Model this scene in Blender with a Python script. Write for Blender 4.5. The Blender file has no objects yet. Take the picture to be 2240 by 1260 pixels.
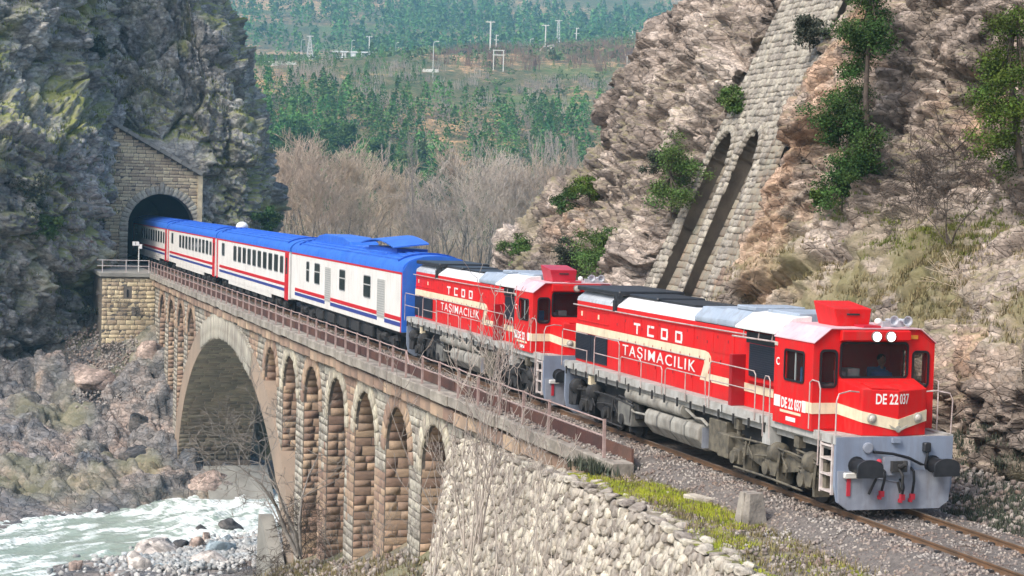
import bpy, math, random
import numpy as np
from mathutils import Matrix, Vector
rad = math.radians
SC = bpy.context.scene
COL = SC.collection
random.seed(7)

# ------------------------------------------------------------------ camera
CAM_LOC = np.array([33.7091, -18.9186, 6.2394])
def cam_axes(yaw=-17.400762567574148, pitch=2.6808370221105835, roll=1.5581828942154323):
    yaw, pitch, roll = rad(yaw), rad(pitch), rad(roll)
    fw = np.array([-math.cos(yaw)*math.cos(pitch), -math.sin(yaw)*math.cos(pitch), -math.sin(pitch)])
    r = np.cross(fw, [0, 0, 1.0]); r /= np.linalg.norm(r)
    up = np.cross(r, fw)
    return r*math.cos(roll)+up*math.sin(roll), -r*math.sin(roll)+up*math.cos(roll), fw
cR, cU, cF = cam_axes()
cam = bpy.data.objects.new('camera', bpy.data.cameras.new('camera'))
COL.objects.link(cam)
m = Matrix.Identity(4)
for i in range(3):
    m[i][0], m[i][1], m[i][2], m[i][3] = cR[i], cU[i], -cF[i], CAM_LOC[i]
cam.matrix_world = m
cam.data.sensor_width = 36.0
cam.data.lens = 4038.888/2240*36.0
cam.data.clip_start = 0.5
cam.data.clip_end = 6000
SC.camera = cam

# ------------------------------------------------------------------ sky, sun, exposure
SUN_DIR = Vector((0.30, -0.60, 0.74)).normalized()      # towards the sun
W = bpy.data.worlds.new('World'); SC.world = W
W.use_nodes = True
nt = W.node_tree
sky = nt.nodes.new('ShaderNodeTexSky'); sky.sky_type = 'NISHITA'; sky.sun_disc = False
sky.sun_elevation = math.asin(SUN_DIR.z)
sky.sun_rotation = math.atan2(SUN_DIR.x, SUN_DIR.y)
sky.air_density = 1.0; sky.dust_density = 3.0; sky.ozone_density = 1.0
bg = nt.nodes['Background']; bg.inputs['Strength'].default_value = 0.115
nt.links.new(sky.outputs[0], bg.inputs[0])
sun = bpy.data.objects.new('sun', bpy.data.lights.new('sun', 'SUN'))
COL.objects.link(sun)
sun.data.energy = 1.5; sun.data.angle = rad(20); sun.data.color = (1.0, 0.95, 0.87)
sun.rotation_euler = SUN_DIR.to_track_quat('Z', 'Y').to_euler()
SC.view_settings.view_transform = 'Standard'; SC.view_settings.look = 'None'
SC.view_settings.exposure = 1.12; SC.view_settings.gamma = 1.0
SC.view_settings.use_curve_mapping = False
SC.cycles.max_bounces = 6; SC.cycles.diffuse_bounces = 3; SC.cycles.glossy_bounces = 3
SC.cycles.transparent_max_bounces = 12; SC.cycles.volume_bounces = 1
SC.cycles.caustics_reflective = False; SC.cycles.caustics_refractive = False
SC.render.engine = 'CYCLES'

# ------------------------------------------------------------------ materials
MATS = {}
def nodes_of(name):
    m = bpy.data.materials.new(name); m.use_nodes = True
    n = m.node_tree
    return m, n, n.nodes['Principled BSDF'], n.nodes.new, n.links.new
def pmat(name, c1, c2=None, scale=3.0, rough=0.6, bump=0.0, bscale=20.0, metal=0.0, rnd=0.0, emit=None, spec=0.5, detail=5.0, coord='Object', lo=.35, hi=.65, attr=None, coat=0):
    """noise mix of two paints/stones, optional per-object brightness spread, optional relief"""
    m, n, b, N, L = nodes_of(name)
    b.inputs['Roughness'].default_value = rough
    b.inputs['Metallic'].default_value = metal
    b.inputs['Specular IOR Level'].default_value = spec
    b.inputs['Coat Weight'].default_value = coat
    out = None
    tc = N('ShaderNodeTexCoord')
    if c2 is not None:
        nz = N('ShaderNodeTexNoise'); nz.inputs['Scale'].default_value = scale; nz.inputs['Detail'].default_value = detail
        L(tc.outputs[coord], nz.inputs['Vector'])
        rp = N('ShaderNodeValToRGB')
        rp.color_ramp.elements[0].position = lo; rp.color_ramp.elements[1].position = hi
        rp.color_ramp.elements[0].color = (*c1, 1); rp.color_ramp.elements[1].color = (*c2, 1)
        L(nz.outputs['Fac'], rp.inputs['Fac']); out = rp.outputs['Color']
    else:
        b.inputs['Base Color'].default_value = (*c1, 1)
    if rnd > 0 or attr:
        hs = N('ShaderNodeHueSaturation')
        mr = N('ShaderNodeMapRange'); mr.inputs['To Min'].default_value = 1-rnd; mr.inputs['To Max'].default_value = 1+rnd
        if attr:
            a = N('ShaderNodeAttribute'); a.attribute_name = attr; L(a.outputs['Fac'], mr.inputs['Value'])
        else:
            oi = N('ShaderNodeObjectInfo'); L(oi.outputs['Random'], mr.inputs['Value'])
        L(mr.outputs[0], hs.inputs['Value'])
        mh = N('ShaderNodeMapRange'); mh.inputs['To Min'].default_value = .5-rnd*.04; mh.inputs['To Max'].default_value = .5+rnd*.04
        L(mr.inputs['Value'].links[0].from_socket, mh.inputs['Value']); L(mh.outputs[0], hs.inputs['Hue'])
        if out is None: hs.inputs['Color'].default_value = (*c1, 1)
        else: L(out, hs.inputs['Color'])
        out = hs.outputs['Color']
    if out is not None: L(out, b.inputs['Base Color'])
    if bump > 0:
        n2 = N('ShaderNodeTexNoise'); n2.inputs['Scale'].default_value = bscale; n2.inputs['Detail'].default_value = 6
        L(tc.outputs[coord], n2.inputs['Vector'])
        bp = N('ShaderNodeBump'); bp.inputs['Strength'].default_value = bump; bp.inputs['Distance'].default_value = 0.05
        L(n2.outputs['Fac'], bp.inputs['Height']); L(bp.outputs[0], b.inputs['Normal'])
    if emit:
        b.inputs['Emission Color'].default_value = (*emit[0], 1); b.inputs['Emission Strength'].default_value = emit[1]
    MATS[name] = m
    return m
M = {}
def P(key, *a, **k): M[key] = pmat(key, *a, **k)
P('red', (.70,.008,.010), (.62,.012,.012), scale=1.3, rough=.38, coat=.08, spec=.3)
P('red_dark', (.30,.010,.016), (.36,.012,.02), scale=2, rough=.4)
P('crimson', (.50,.02,.04), (.42,.015,.035), scale=3, rough=.4)
P('cream', (.80,.70,.50), (.70,.60,.42), scale=4, rough=.45)
P('white_paint', (.82,.82,.80), (.74,.73,.70), scale=3, rough=.45)
P('roof_sky_pale', (.74,.52,.54), (.66,.40,.43), scale=1.6, rough=.35)  # red cab roof with the sky's pale reflection mixed into its colour
P('awning', (.80,.80,.79), (.66,.66,.65), scale=2.5, rough=.45)
P('roof_grey', (.50,.53,.57), (.40,.43,.47), scale=1.8, rough=.4)
P('roof_blue_grey', (.36,.42,.50), (.30,.36,.43), scale=1.8, rough=.4)
P('roof_white', (.76,.77,.78), (.62,.63,.64), scale=1.5, rough=.45)
P('black_metal', (.014,.016,.020), (.030,.032,.036), scale=5, rough=.5)
P('grille', (.012,.016,.030), (.02,.024,.036), scale=8, rough=.45)
P('sill_grey', (.46,.46,.44), (.34,.33,.30), scale=4, rough=.55)
P('plate_grey', (.27,.32,.41), (.21,.25,.33), scale=1.2, rough=.42)
P('plow_grey', (.33,.36,.42), (.25,.27,.32), scale=3, rough=.5)
P('khaki', (.165,.145,.105), (.075,.068,.055), scale=5, rough=.75, bump=.2)
P('dusty_dark', (.042,.040,.038), (.020,.020,.022), scale=4, rough=.75, bump=.2)
P('under_grey', (.19,.185,.165), (.10,.10,.095), scale=4, rough=.7)
P('tank_grey', (.36,.35,.31), (.20,.19,.165), scale=2.6, rough=.6)
P('steel', (.30,.28,.26), (.22,.20,.18), scale=8, rough=.4, metal=.6)
P('handrail', (.66,.60,.56), (.52,.44,.42), scale=6, rough=.45)
P('rubber', (.010,.010,.012), rough=.55)
P('hose_red', (.50,.03,.05), rough=.5)
P('lamp_on', (1,1,1), emit=((1.0,.97,.90), 6.0))
P('lamp_off', (.55,.52,.45), rough=.15)
P('orange', (.65,.25,.03), rough=.4)
P('emblem', (.40,.38,.32), rough=.5)
P('coach_white', (.78,.76,.72), (.70,.68,.64), scale=.8, rough=.4)
P('coach_red', (.60,.012,.022), rough=.4)
P('coach_blue', (.035,.06,.28), rough=.4)
P('roof_blue', (.022,.13,.58), (.035,.17,.64), scale=1.5, rough=.30)
P('roof_blue_dark', (.014,.08,.42), (.018,.10,.48), scale=2, rough=.35)
P('door_grey', (.50,.50,.47), (.44,.44,.41), scale=6, rough=.5)
P('frame_grey', (.30,.31,.31), rough=.5)
P('cloth_blue', (.10,.20,.48), (.08,.16,.40), scale=20, rough=.9)
P('skin', (.42,.24,.16), rough=.6)
P('hair', (.015,.012,.010), rough=.6)
P('interior', (.20,.21,.20), (.15,.155,.15), rough=.8)
P('desk', (.32,.34,.34), (.25,.27,.27), rough=.6)
def grime(key, amount=.35, sc=(1.2, 1.2, .25)):
    """soft vertical streaks and dust over a paint"""
    m = M[key]; n = m.node_tree; b = n.nodes['Principled BSDF']; N, L = n.nodes.new, n.links.new
    src = b.inputs['Base Color'].links[0].from_socket
    tc = N('ShaderNodeTexCoord'); mp = N('ShaderNodeMapping'); mp.inputs['Scale'].default_value = sc
    nz = N('ShaderNodeTexNoise'); nz.inputs['Scale'].default_value = 5; nz.inputs['Detail'].default_value = 7; nz.inputs['Roughness'].default_value = .65
    L(tc.outputs['Object'], mp.inputs['Vector']); L(mp.outputs[0], nz.inputs['Vector'])
    mr = N('ShaderNodeMapRange'); mr.inputs['From Min'].default_value = .48; mr.inputs['From Max'].default_value = .78; mr.inputs['To Max'].default_value = amount; L(nz.outputs['Fac'], mr.inputs['Value'])
    mx = N('ShaderNodeMix'); mx.data_type = 'RGBA'; mx.inputs[7].default_value = (.16, .12, .09, 1)
    L(mr.outputs[0], mx.inputs[0]); L(src, mx.inputs[6]); L(mx.outputs[2], b.inputs['Base Color'])
    m2 = N('ShaderNodeMapRange'); r0 = b.inputs['Roughness'].default_value; m2.inputs['To Min'].default_value = r0; m2.inputs['To Max'].default_value = min(1, r0+.35); L(nz.outputs['Fac'], m2.inputs['Value']); L(m2.outputs[0], b.inputs['Roughness'])
for k_, a_ in (('red', .32), ('coach_white', .22), ('roof_blue', .25), ('roof_white', .55), ('roof_grey', .55), ('roof_blue_grey', .45), ('awning', .3), ('plate_grey', .35), ('plow_grey', .5), ('sill_grey', .5), ('tank_grey', .6), ('cream', .3), ('roof_sky_pale', .3)): grime(k_, a_)
def glass_mat(name, tint, alpha, rough=.06):
    m, n, b, N, L = nodes_of(name)
    b.inputs['Base Color'].default_value = (*tint, 1); b.inputs['Roughness'].default_value = rough
    b.inputs['Alpha'].default_value = alpha
    M[name] = m
glass_mat('cab_glass', (.02,.035,.035), .24)
P('coach_glass', (.012,.022,.022), (.05,.06,.06), scale=.9, rough=.10, rnd=.5)
# masonry and ground
P('mortar', (.20,.175,.145), (.13,.115,.10), scale=2, rough=.95, bump=.5)
P('stone_brown', (.43,.295,.205), (.27,.195,.145), scale=1.3, rough=.9, bump=.5, bscale=14, rnd=.30, coord='Object')
P('stone_pale', (.46,.43,.36), (.24,.21,.17), scale=2.2, rough=.9, bump=.6, bscale=12, rnd=.25)
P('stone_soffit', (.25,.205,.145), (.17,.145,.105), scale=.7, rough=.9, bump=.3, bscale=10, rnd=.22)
P('stone_portal', (.72,.58,.38), (.50,.395,.26), scale=1.6, rough=.9, bump=.5, bscale=12, rnd=.28)
P('voussoir_pale', (.56,.51,.40), (.34,.30,.23), scale=2.6, rough=.9, bump=.5, rnd=.22)
P('concrete', (.36,.325,.275), (.17,.15,.125), scale=2.5, rough=.9, bump=.5, bscale=15, rnd=.12)
P('concrete_grey', (.30,.29,.255), (.21,.20,.175), scale=1.0, rough=.9, bump=.3, bscale=10, rnd=.1)
P('rubble', (.57,.515,.43), (.29,.255,.21), scale=3.0, rough=.95, bump=.8, bscale=16, rnd=.36, spec=.2)
P('rubble_back', (.14,.125,.105), (.08,.07,.06), scale=3, rough=1, bump=.6)
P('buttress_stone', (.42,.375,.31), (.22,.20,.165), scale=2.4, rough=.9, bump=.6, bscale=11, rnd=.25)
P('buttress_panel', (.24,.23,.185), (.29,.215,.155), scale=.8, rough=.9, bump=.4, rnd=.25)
P('rust_board', (.135,.055,.040), (.085,.045,.035), scale=2.0, rough=.8, bump=.3, rnd=.25)
P('rail_rust', (.19,.105,.055), (.12,.075,.045), scale=3, rough=.6)
P('rail_top', (.34,.31,.28), (.24,.20,.17), scale=6, rough=.35, metal=.5)
P('sleeper', (.17,.125,.095), (.10,.08,.065), scale=4, rough=.9, bump=.5, rnd=.25)
P('ballast', (.20,.175,.155), (.12,.105,.095), scale=9, rough=.95, bump=.9, bscale=30)
P('ballast_stone', (.34,.31,.28), (.22,.16,.13), scale=.9, rough=.9, rnd=.4, attr='Tint', coord='Object')
P('bank_soil', (.17,.145,.10), (.105,.10,.06), scale=1.1, rough=1, bump=.7, bscale=12)
P('rail_paint', (.44,.33,.30), (.30,.205,.18), scale=5, rough=.6)
P('white_metal', (.74,.74,.70), (.60,.59,.55), scale=6, rough=.5)
P('pole_concrete', (.72,.70,.64), (.58,.56,.50), scale=3, rough=.8)
P('bark', (.11,.085,.065), (.065,.05,.042), scale=6, rough=.95, bump=.6)
P('bark_grey', (.30,.27,.235), (.17,.15,.13), scale=5, rough=.95)
P('twig_pale', (.50,.44,.38), (.34,.29,.25), scale=3, rough=.9, rnd=.2)
P('twig_tan', (.60,.475,.355), (.43,.34,.255), scale=.7, rough=.95, rnd=.22)
P('twig_russet', (.33,.19,.12), (.22,.14,.10), scale=.5, rough=.95, rnd=.25)
P('twig_grey', (.55,.46,.38), (.38,.32,.27), scale=.7, rough=.95, rnd=.22)
def leaf_mat(name, c1, c2, scale=1.2, rnd=.25):
    m = pmat(name, c1, c2, scale=scale, rough=.7, rnd=rnd, lo=.3, hi=.7, spec=.2)
    M[name] = m
leaf_mat('leaf_pine', (.026,.066,.016), (.075,.13,.030), rnd=.4)
leaf_mat('leaf_pine_far', (.040,.125,.036), (.14,.26,.062), scale=.25, rnd=.42)
leaf_mat('leaf_yellow', (.115,.165,.022), (.05,.095,.018), rnd=.4)
leaf_mat('leaf_far_olive', (.07,.13,.045), (.15,.20,.07), scale=.25, rnd=.35)
leaf_mat('leaf_shrub', (.055,.11,.025), (.12,.18,.045), rnd=.4)
leaf_mat('leaf_dull', (.055,.075,.050), (.085,.085,.060))
leaf_mat('leaf_grass', (.46,.47,.045), (.27,.32,.035), scale=2)
leaf_mat('leaf_moss', (.17,.19,.035), (.11,.13,.035), scale=.6)
P('tunnel_dark', (.012,.013,.016), rough=1)  # near-black colour carries the unlit depth of the tunnel
leaf_mat('leaf_dry', (.28,.22,.12), (.12,.11,.045), scale=2)

def rock_mat(name, ca, cb, cc, moss1, moss2, bump=.5, vs=1.9):
    """three rock tones chosen by the facet tint, stains by noise, moss by the Moss attribute"""
    m, n, b, N, L = nodes_of(name)
    b.inputs['Roughness'].default_value = .95; b.inputs['Specular IOR Level'].default_value = .2
    tc = N('ShaderNodeTexCoord')
    a = N('ShaderNodeAttribute'); a.attribute_name = 'Tint'
    nz = N('ShaderNodeTexNoise'); nz.inputs['Scale'].default_value = .35; nz.inputs['Detail'].default_value = 8; nz.inputs['Roughness'].default_value = .65
    L(tc.outputs['Object'], nz.inputs['Vector'])
    ad = N('ShaderNodeMath'); ad.operation = 'ADD'
    s1 = N('ShaderNodeMath'); s1.operation = 'MULTIPLY'; s1.inputs[1].default_value = .45
    L(a.outputs['Fac'], s1.inputs[0]); L(s1.outputs[0], ad.inputs[0])
    s2 = N('ShaderNodeMath'); s2.operation = 'MULTIPLY_ADD'; s2.inputs[1].default_value = 1.5; s2.inputs[2].default_value = -.5
    L(nz.outputs['Fac'], s2.inputs[0]); L(s2.outputs[0], ad.inputs[1])
    rp = N('ShaderNodeValToRGB'); cr = rp.color_ramp
    cr.elements[0].position = .18; cr.elements[0].color = (*ca, 1)
    cr.elements[1].position = .82; cr.elements[1].color = (*cc, 1)
    e = cr.elements.new(.5); e.color = (*cb, 1)
    L(ad.outputs[0], rp.inputs['Fac'])
    n3 = N('ShaderNodeTexNoise'); n3.inputs['Scale'].default_value = 5; n3.inputs['Detail'].default_value = 6; n3.inputs['Roughness'].default_value = .7
    L(tc.outputs['Object'], n3.inputs['Vector'])
    mr = N('ShaderNodeMapRange'); mr.inputs['From Min'].default_value = .3; mr.inputs['From Max'].default_value = .7
    mr.inputs['To Min'].default_value = .72; mr.inputs['To Max'].default_value = 1.28
    L(n3.outputs['Fac'], mr.inputs['Value'])
    mp = N('ShaderNodeMapping'); mp.inputs['Rotation'].default_value = (.5, .55, .3); mp.inputs['Scale'].default_value = (1, 1, 1.9)
    dn = N('ShaderNodeTexNoise'); dn.inputs['Scale'].default_value = 1.2; dn.inputs['Detail'].default_value = 4
    L(tc.outputs['Object'], dn.inputs['Vector'])
    av = N('ShaderNodeVectorMath'); av.operation = 'MULTIPLY_ADD'; av.inputs[1].default_value = (.06, .06, .06)
    L(dn.outputs['Color'], av.inputs[0]); L(tc.outputs['Object'], av.inputs[2]); L(av.outputs[0], mp.inputs['Vector'])
    val = mr.outputs[0]; hgt = None
    for sc_, lo_, hi_ in ((vs, .72, 1.30), (vs*2.6, .78, 1.25)):
        vo = N('ShaderNodeTexVoronoi'); vo.inputs['Scale'].default_value = sc_; L(mp.outputs[0], vo.inputs['Vector'])
        sx = N('ShaderNodeSeparateColor'); L(vo.outputs['Color'], sx.inputs[0])
        r2 = N('ShaderNodeMapRange'); r2.inputs['To Min'].default_value = lo_; r2.inputs['To Max'].default_value = hi_; L(sx.outputs[0], r2.inputs['Value'])
        mm = N('ShaderNodeMath'); mm.operation = 'MULTIPLY'; L(val, mm.inputs[0]); L(r2.outputs[0], mm.inputs[1]); val = mm.outputs[0]
        ve = N('ShaderNodeTexVoronoi'); ve.feature = 'DISTANCE_TO_EDGE'; ve.inputs['Scale'].default_value = sc_; L(mp.outputs[0], ve.inputs['Vector'])
        r3 = N('ShaderNodeMapRange'); r3.inputs['From Max'].default_value = .06; r3.inputs['To Max'].default_value = 1.0/sc_; L(ve.outputs['Distance'], r3.inputs['Value'])
        r4 = N('ShaderNodeMath'); r4.operation = 'MULTIPLY_ADD'; r4.inputs[1].default_value = .8/sc_; L(sx.outputs[1], r4.inputs[0]); L(r3.outputs[0], r4.inputs[2])
        if hgt is None: hgt = r4.outputs[0]
        else:
            ha = N('ShaderNodeMath'); ha.operation = 'ADD'; L(hgt, ha.inputs[0]); L(r4.outputs[0], ha.inputs[1]); hgt = ha.outputs[0]
    hs = N('ShaderNodeHueSaturation'); L(rp.outputs[0], hs.inputs['Color']); L(val, hs.inputs['Value'])
    ao = N('ShaderNodeAttribute'); ao.attribute_name = 'Ochre'
    mo = N('ShaderNodeMix'); mo.data_type = 'RGBA'; mo.inputs[7].default_value = (.46, .25, .13, 1); L(ao.outputs['Fac'], mo.inputs[0]); L(rp.outputs[0], mo.inputs[6]); L(mo.outputs[2], hs.inputs['Color'])
    am = N('ShaderNodeAttribute'); am.attribute_name = 'Moss'
    n4 = N('ShaderNodeTexNoise'); n4.inputs['Scale'].default_value = 1.5; n4.inputs['Detail'].default_value = 5
    L(tc.outputs['Object'], n4.inputs['Vector'])
    mx = N('ShaderNodeMix'); mx.data_type = 'RGBA'
    mg = N('ShaderNodeMix'); mg.data_type = 'RGBA'
    mg.inputs[6].default_value = (*moss1, 1); mg.inputs[7].default_value = (*moss2, 1)
    L(n4.outputs['Fac'], mg.inputs[0])
    L(am.outputs['Fac'], mx.inputs[0]); L(hs.outputs[0], mx.inputs[6]); L(mg.outputs[2], mx.inputs[7])
    L(mx.outputs[2], b.inputs['Base Color'])
    n5 = N('ShaderNodeTexNoise'); n5.inputs['Scale'].default_value = 9; n5.inputs['Detail'].default_value = 7; n5.inputs['Roughness'].default_value = .7
    L(tc.outputs['Object'], n5.inputs['Vector'])
    bp = N('ShaderNodeBump'); bp.inputs['Strength'].default_value = bump; bp.inputs['Distance'].default_value = .05
    L(n5.outputs['Fac'], bp.inputs['Height'])
    b2 = N('ShaderNodeBump'); sm_ = N('ShaderNodeMath'); sm_.operation = 'MULTIPLY_ADD'; sm_.inputs[1].default_value = -bump*1.0; sm_.inputs[2].default_value = bump*1.1; sm_.use_clamp = True; L(am.outputs['Fac'], sm_.inputs[0]); L(sm_.outputs[0], b2.inputs['Strength']); b2.inputs['Distance'].default_value = .35
    L(hgt, b2.inputs['Height']); L(bp.outputs[0], b2.inputs['Normal']); L(b2.outputs[0], b.inputs['Normal'])
    M[name] = m
rock_mat('rock_dark', (.165,.165,.165), (.36,.345,.32), (.66,.61,.53), (.19,.225,.05), (.33,.32,.09), .6, 1.1)
rock_mat('rock_pink', (.125,.108,.096), (.335,.275,.232), (.58,.495,.43), (.125,.14,.05), (.25,.20,.11), .6, 2.0)
rock_mat('rock_bank', (.10,.11,.125), (.23,.21,.195), (.44,.33,.27), (.15,.16,.06), (.23,.21,.10), .6, 1.3)
rock_mat('boulder_pale', (.34,.32,.30), (.50,.45,.41), (.62,.55,.50), (.3,.3,.2), (.3,.3,.2), .3)
rock_mat('boulder_blue', (.20,.25,.28), (.30,.36,.39), (.42,.46,.47), (.3,.3,.2), (.3,.3,.2), .3)
rock_mat('boulder_dark', (.04,.045,.055), (.075,.075,.08), (.13,.115,.10), (.08,.09,.04), (.1,.1,.04), .3)
rock_mat('boulder_pink', (.25,.19,.16), (.37,.285,.24), (.48,.38,.32), (.3,.3,.2), (.3,.3,.2), .3)
rock_mat('hill_soil', (.07,.095,.04), (.15,.13,.07), (.55,.33,.17), (.09,.20,.03), (.14,.24,.05), .2)
# ------------------------------------------------------------------ object helpers
def tag(o, label=None, cat=None, group=None, kind=None):
    if label: o['label'] = label
    if cat: o['category'] = cat
    if group: o['group'] = group
    if kind: o['kind'] = kind
    return o
def empty(name, loc=(0, 0, 0), rz=0.0):
    o = bpy.data.objects.new(name, None); COL.objects.link(o)
    o.location = loc; o.rotation_euler = (0, 0, rz); o.empty_display_size = .2
    return o
def np_mesh(name, V, F, mat=None, smooth=False, attrs=None):
    """F: (n,3) or (n,4) int array, or list of such arrays"""
    me = bpy.data.meshes.new(name)
    V = np.asarray(V, np.float32)
    Fs = [np.asarray(f, np.int32) for f in (F if isinstance(F, list) else [F]) if len(f)]
    me.vertices.add(len(V)); me.vertices.foreach_set('co', V.ravel())
    nl = sum(f.size for f in Fs); nf = sum(len(f) for f in Fs)
    me.loops.add(nl); me.polygons.add(nf)
    me.loops.foreach_set('vertex_index', np.concatenate([f.ravel() for f in Fs]))
    st = []; s = 0
    for f in Fs:
        st.append(s+np.arange(len(f))*f.shape[1]); s += f.size
    me.polygons.foreach_set('loop_start', np.concatenate(st).astype(np.int32))
    if smooth: me.polygons.foreach_set('use_smooth', np.ones(nf, bool))
    for k, a in (attrs or {}).items():
        at = me.attributes.new(k, 'FLOAT', 'POINT'); at.data.foreach_set('value', np.asarray(a, np.float32).ravel())
    me.update(calc_edges=True); me.validate()
    if mat: me.materials.append(M[mat])
    return me
def add(name, me, parent=None, loc=None, kind=None, label=None):
    o = bpy.data.objects.new(name, me); COL.objects.link(o)
    if parent is not None: o.parent = parent
    if loc is not None: o.location = loc
    if kind: o['kind'] = kind
    if label: o['label'] = label
    return o
def kids(o): return KID.get(o, []) if False else [c for c in o.children]
def copy_tree(o, parent=None):
    c = o.copy(); COL.objects.link(c)
    c.parent = parent
    for ch in list(o.children): copy_tree(ch, c)
    return c

class MB:
    """collects shapes, then links them as one mesh object"""
    def __init__(s): s.v = []; s.f = []
    def _a(s, vs, fs):
        k = len(s.v); s.v += [tuple(map(float, p)) for p in vs]; s.f += [tuple(i+k for i in f) for f in fs]
        return s
    def box(s, x0, x1, y0, y1, z0, z1, bev=0.0):
        if bev <= 0:
            return s._a([(x, y, z) for x in (x0, x1) for y in (y0, y1) for z in (z0, z1)],
                        [(0, 1, 3, 2), (4, 6, 7, 5), (0, 4, 5, 1), (2, 3, 7, 6), (0, 2, 6, 4), (1, 5, 7, 3)])
        b = bev
        ring = lambda x, e: [(x, y0+b+e, z0+e), (x, y1-b-e, z0+e), (x, y1-e, z0+b+e), (x, y1-e, z1-b-e), (x, y1-b-e, z1-e), (x, y0+b+e, z1-e), (x, y0+e, z1-b-e), (x, y0+e, z0+b+e)]
        vs = ring(x0, b*.7)+ring(x0+b, 0)+ring(x1-b, 0)+ring(x1, b*.7)
        fs = [tuple(range(7, -1, -1)), tuple(range(24, 32))]
        for r in range(3):
            for i in range(8): fs.append((r*8+i, r*8+(i+1) % 8, r*8+8+(i+1) % 8, r*8+8+i))
        return s._a(vs, fs)
    def obox(s, c, ax, ay, az):
        """box about c with half-axis vectors"""
        c, ax, ay, az = map(Vector, (c, ax, ay, az))
        return s._a([c+i*ax+j*ay+k*az for i in (-1, 1) for j in (-1, 1) for k in (-1, 1)],
                    [(0, 1, 3, 2), (4, 6, 7, 5), (0, 4, 5, 1), (2, 3, 7, 6), (0, 2, 6, 4), (1, 5, 7, 3)])
    def prism(s, poly, axis, a, b):
        """poly in the other two axes (cyclic order), extruded along axis from a to b"""
        n = len(poly)
        mk = {'x': lambda p, t: (t, p[0], p[1]), 'y': lambda p, t: (p[0], t, p[1]), 'z': lambda p, t: (p[0], p[1], t)}[axis]
        vs = [mk(p, a) for p in poly]+[mk(p, b) for p in poly]
        fs = [tuple(range(n-1, -1, -1)), tuple(range(n, 2*n))]+[(i, (i+1) % n, n+(i+1) % n, n+i) for i in range(n)]
        return s._a(vs, fs)
    def tube(s, pts, r, n=6, cap=True, r2=None):
        pts = [Vector(p) for p in pts]; k = len(pts); vs = []; fs = []
        up = None
        for i, p in enumerate(pts):
            t = (pts[min(i+1, k-1)]-pts[max(i-1, 0)]).normalized()
            if up is None or abs(t.dot(up)) > .95: up = Vector((0, 0, 1)) if abs(t.z) < .9 else Vector((0, 1, 0))
            a = t.cross(up).normalized(); b = a.cross(t).normalized(); up = b
            rr = r if r2 is None else r+(r2-r)*i/(k-1)
            for j in range(n):
                q = 2*math.pi*j/n; vs.append(p+a*math.cos(q)*rr+b*math.sin(q)*rr)
        for i in range(k-1):
            for j in range(n): fs.append((i*n+j, i*n+(j+1) % n, (i+1)*n+(j+1) % n, (i+1)*n+j))
        if cap: fs += [tuple(range(n-1, -1, -1)), tuple((k-1)*n+j for j in range(n))]
        return s._a(vs, fs)
    def cyl(s, a, b, r, n=16, r2=None): return s.tube([a, b], r, n, r2=r2)
    def lathe(s, prof, c, axis='x', n=20):
        """prof: (t along axis, radius) list"""
        vs = []; fs = []
        for t, r in prof:
            for j in range(n):
                q = 2*math.pi*j/n; u, w = math.cos(q)*r, math.sin(q)*r
                d = {'x': (t, u, w), 'y': (u, t, w), 'z': (u, w, t)}[axis]
                vs.append((c[0]+d[0], c[1]+d[1], c[2]+d[2]))
        for i in range(len(prof)-1):
            for j in range(n): fs.append((i*n+j, i*n+(j+1) % n, (i+1)*n+(j+1) % n, (i+1)*n+j))
        fs += [tuple(range(n-1, -1, -1)), tuple((len(prof)-1)*n+j for j in range(n))]
        return s._a(vs, fs)
    def quad(s, *p): return s._a(p, [tuple(range(len(p)))])
    def ball(s, c, r, n=10, k=6, sz=(1, 1, 1)):
        prof = [(-math.cos(math.pi*i/k)*r, max(math.sin(math.pi*i/k)*r, .002)) for i in range(k+1)]
        k0 = len(s.v); s.lathe(prof, (0, 0, 0), 'z', n)
        for i in range(k0, len(s.v)):
            x, y, z = s.v[i]; s.v[i] = (c[0]+x*sz[0], c[1]+y*sz[1], c[2]+z*sz[2])
        return s
    def mesh(s, name, mat, smooth=False, bevel=0.0):
        me = bpy.data.meshes.new(name); me.from_pydata(s.v, [], s.f)
        import bmesh
        bm = bmesh.new(); bm.from_mesh(me); bmesh.ops.recalc_face_normals(bm, faces=bm.faces[:])
        if bevel > 0:
            es = [e for e in bm.edges if len(e.link_faces) == 2 and e.calc_face_angle(0) > .5]
            bmesh.ops.bevel(bm, geom=es, offset=bevel, segments=2, affect='EDGES', profile=.6)
        bm.to_mesh(me); bm.free()
        if smooth:
            me.polygons.foreach_set('use_smooth', [True]*len(me.polygons))
            try: me.set_sharp_from_angle(angle=rad(35))
            except Exception: pass
        me.materials.append(M[mat]); me.update()
        return me
    def build(s, name, mat, parent=None, smooth=False, bevel=0.0, **k):
        return add(name, s.mesh(name, mat, smooth, bevel), parent, **k)

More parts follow.
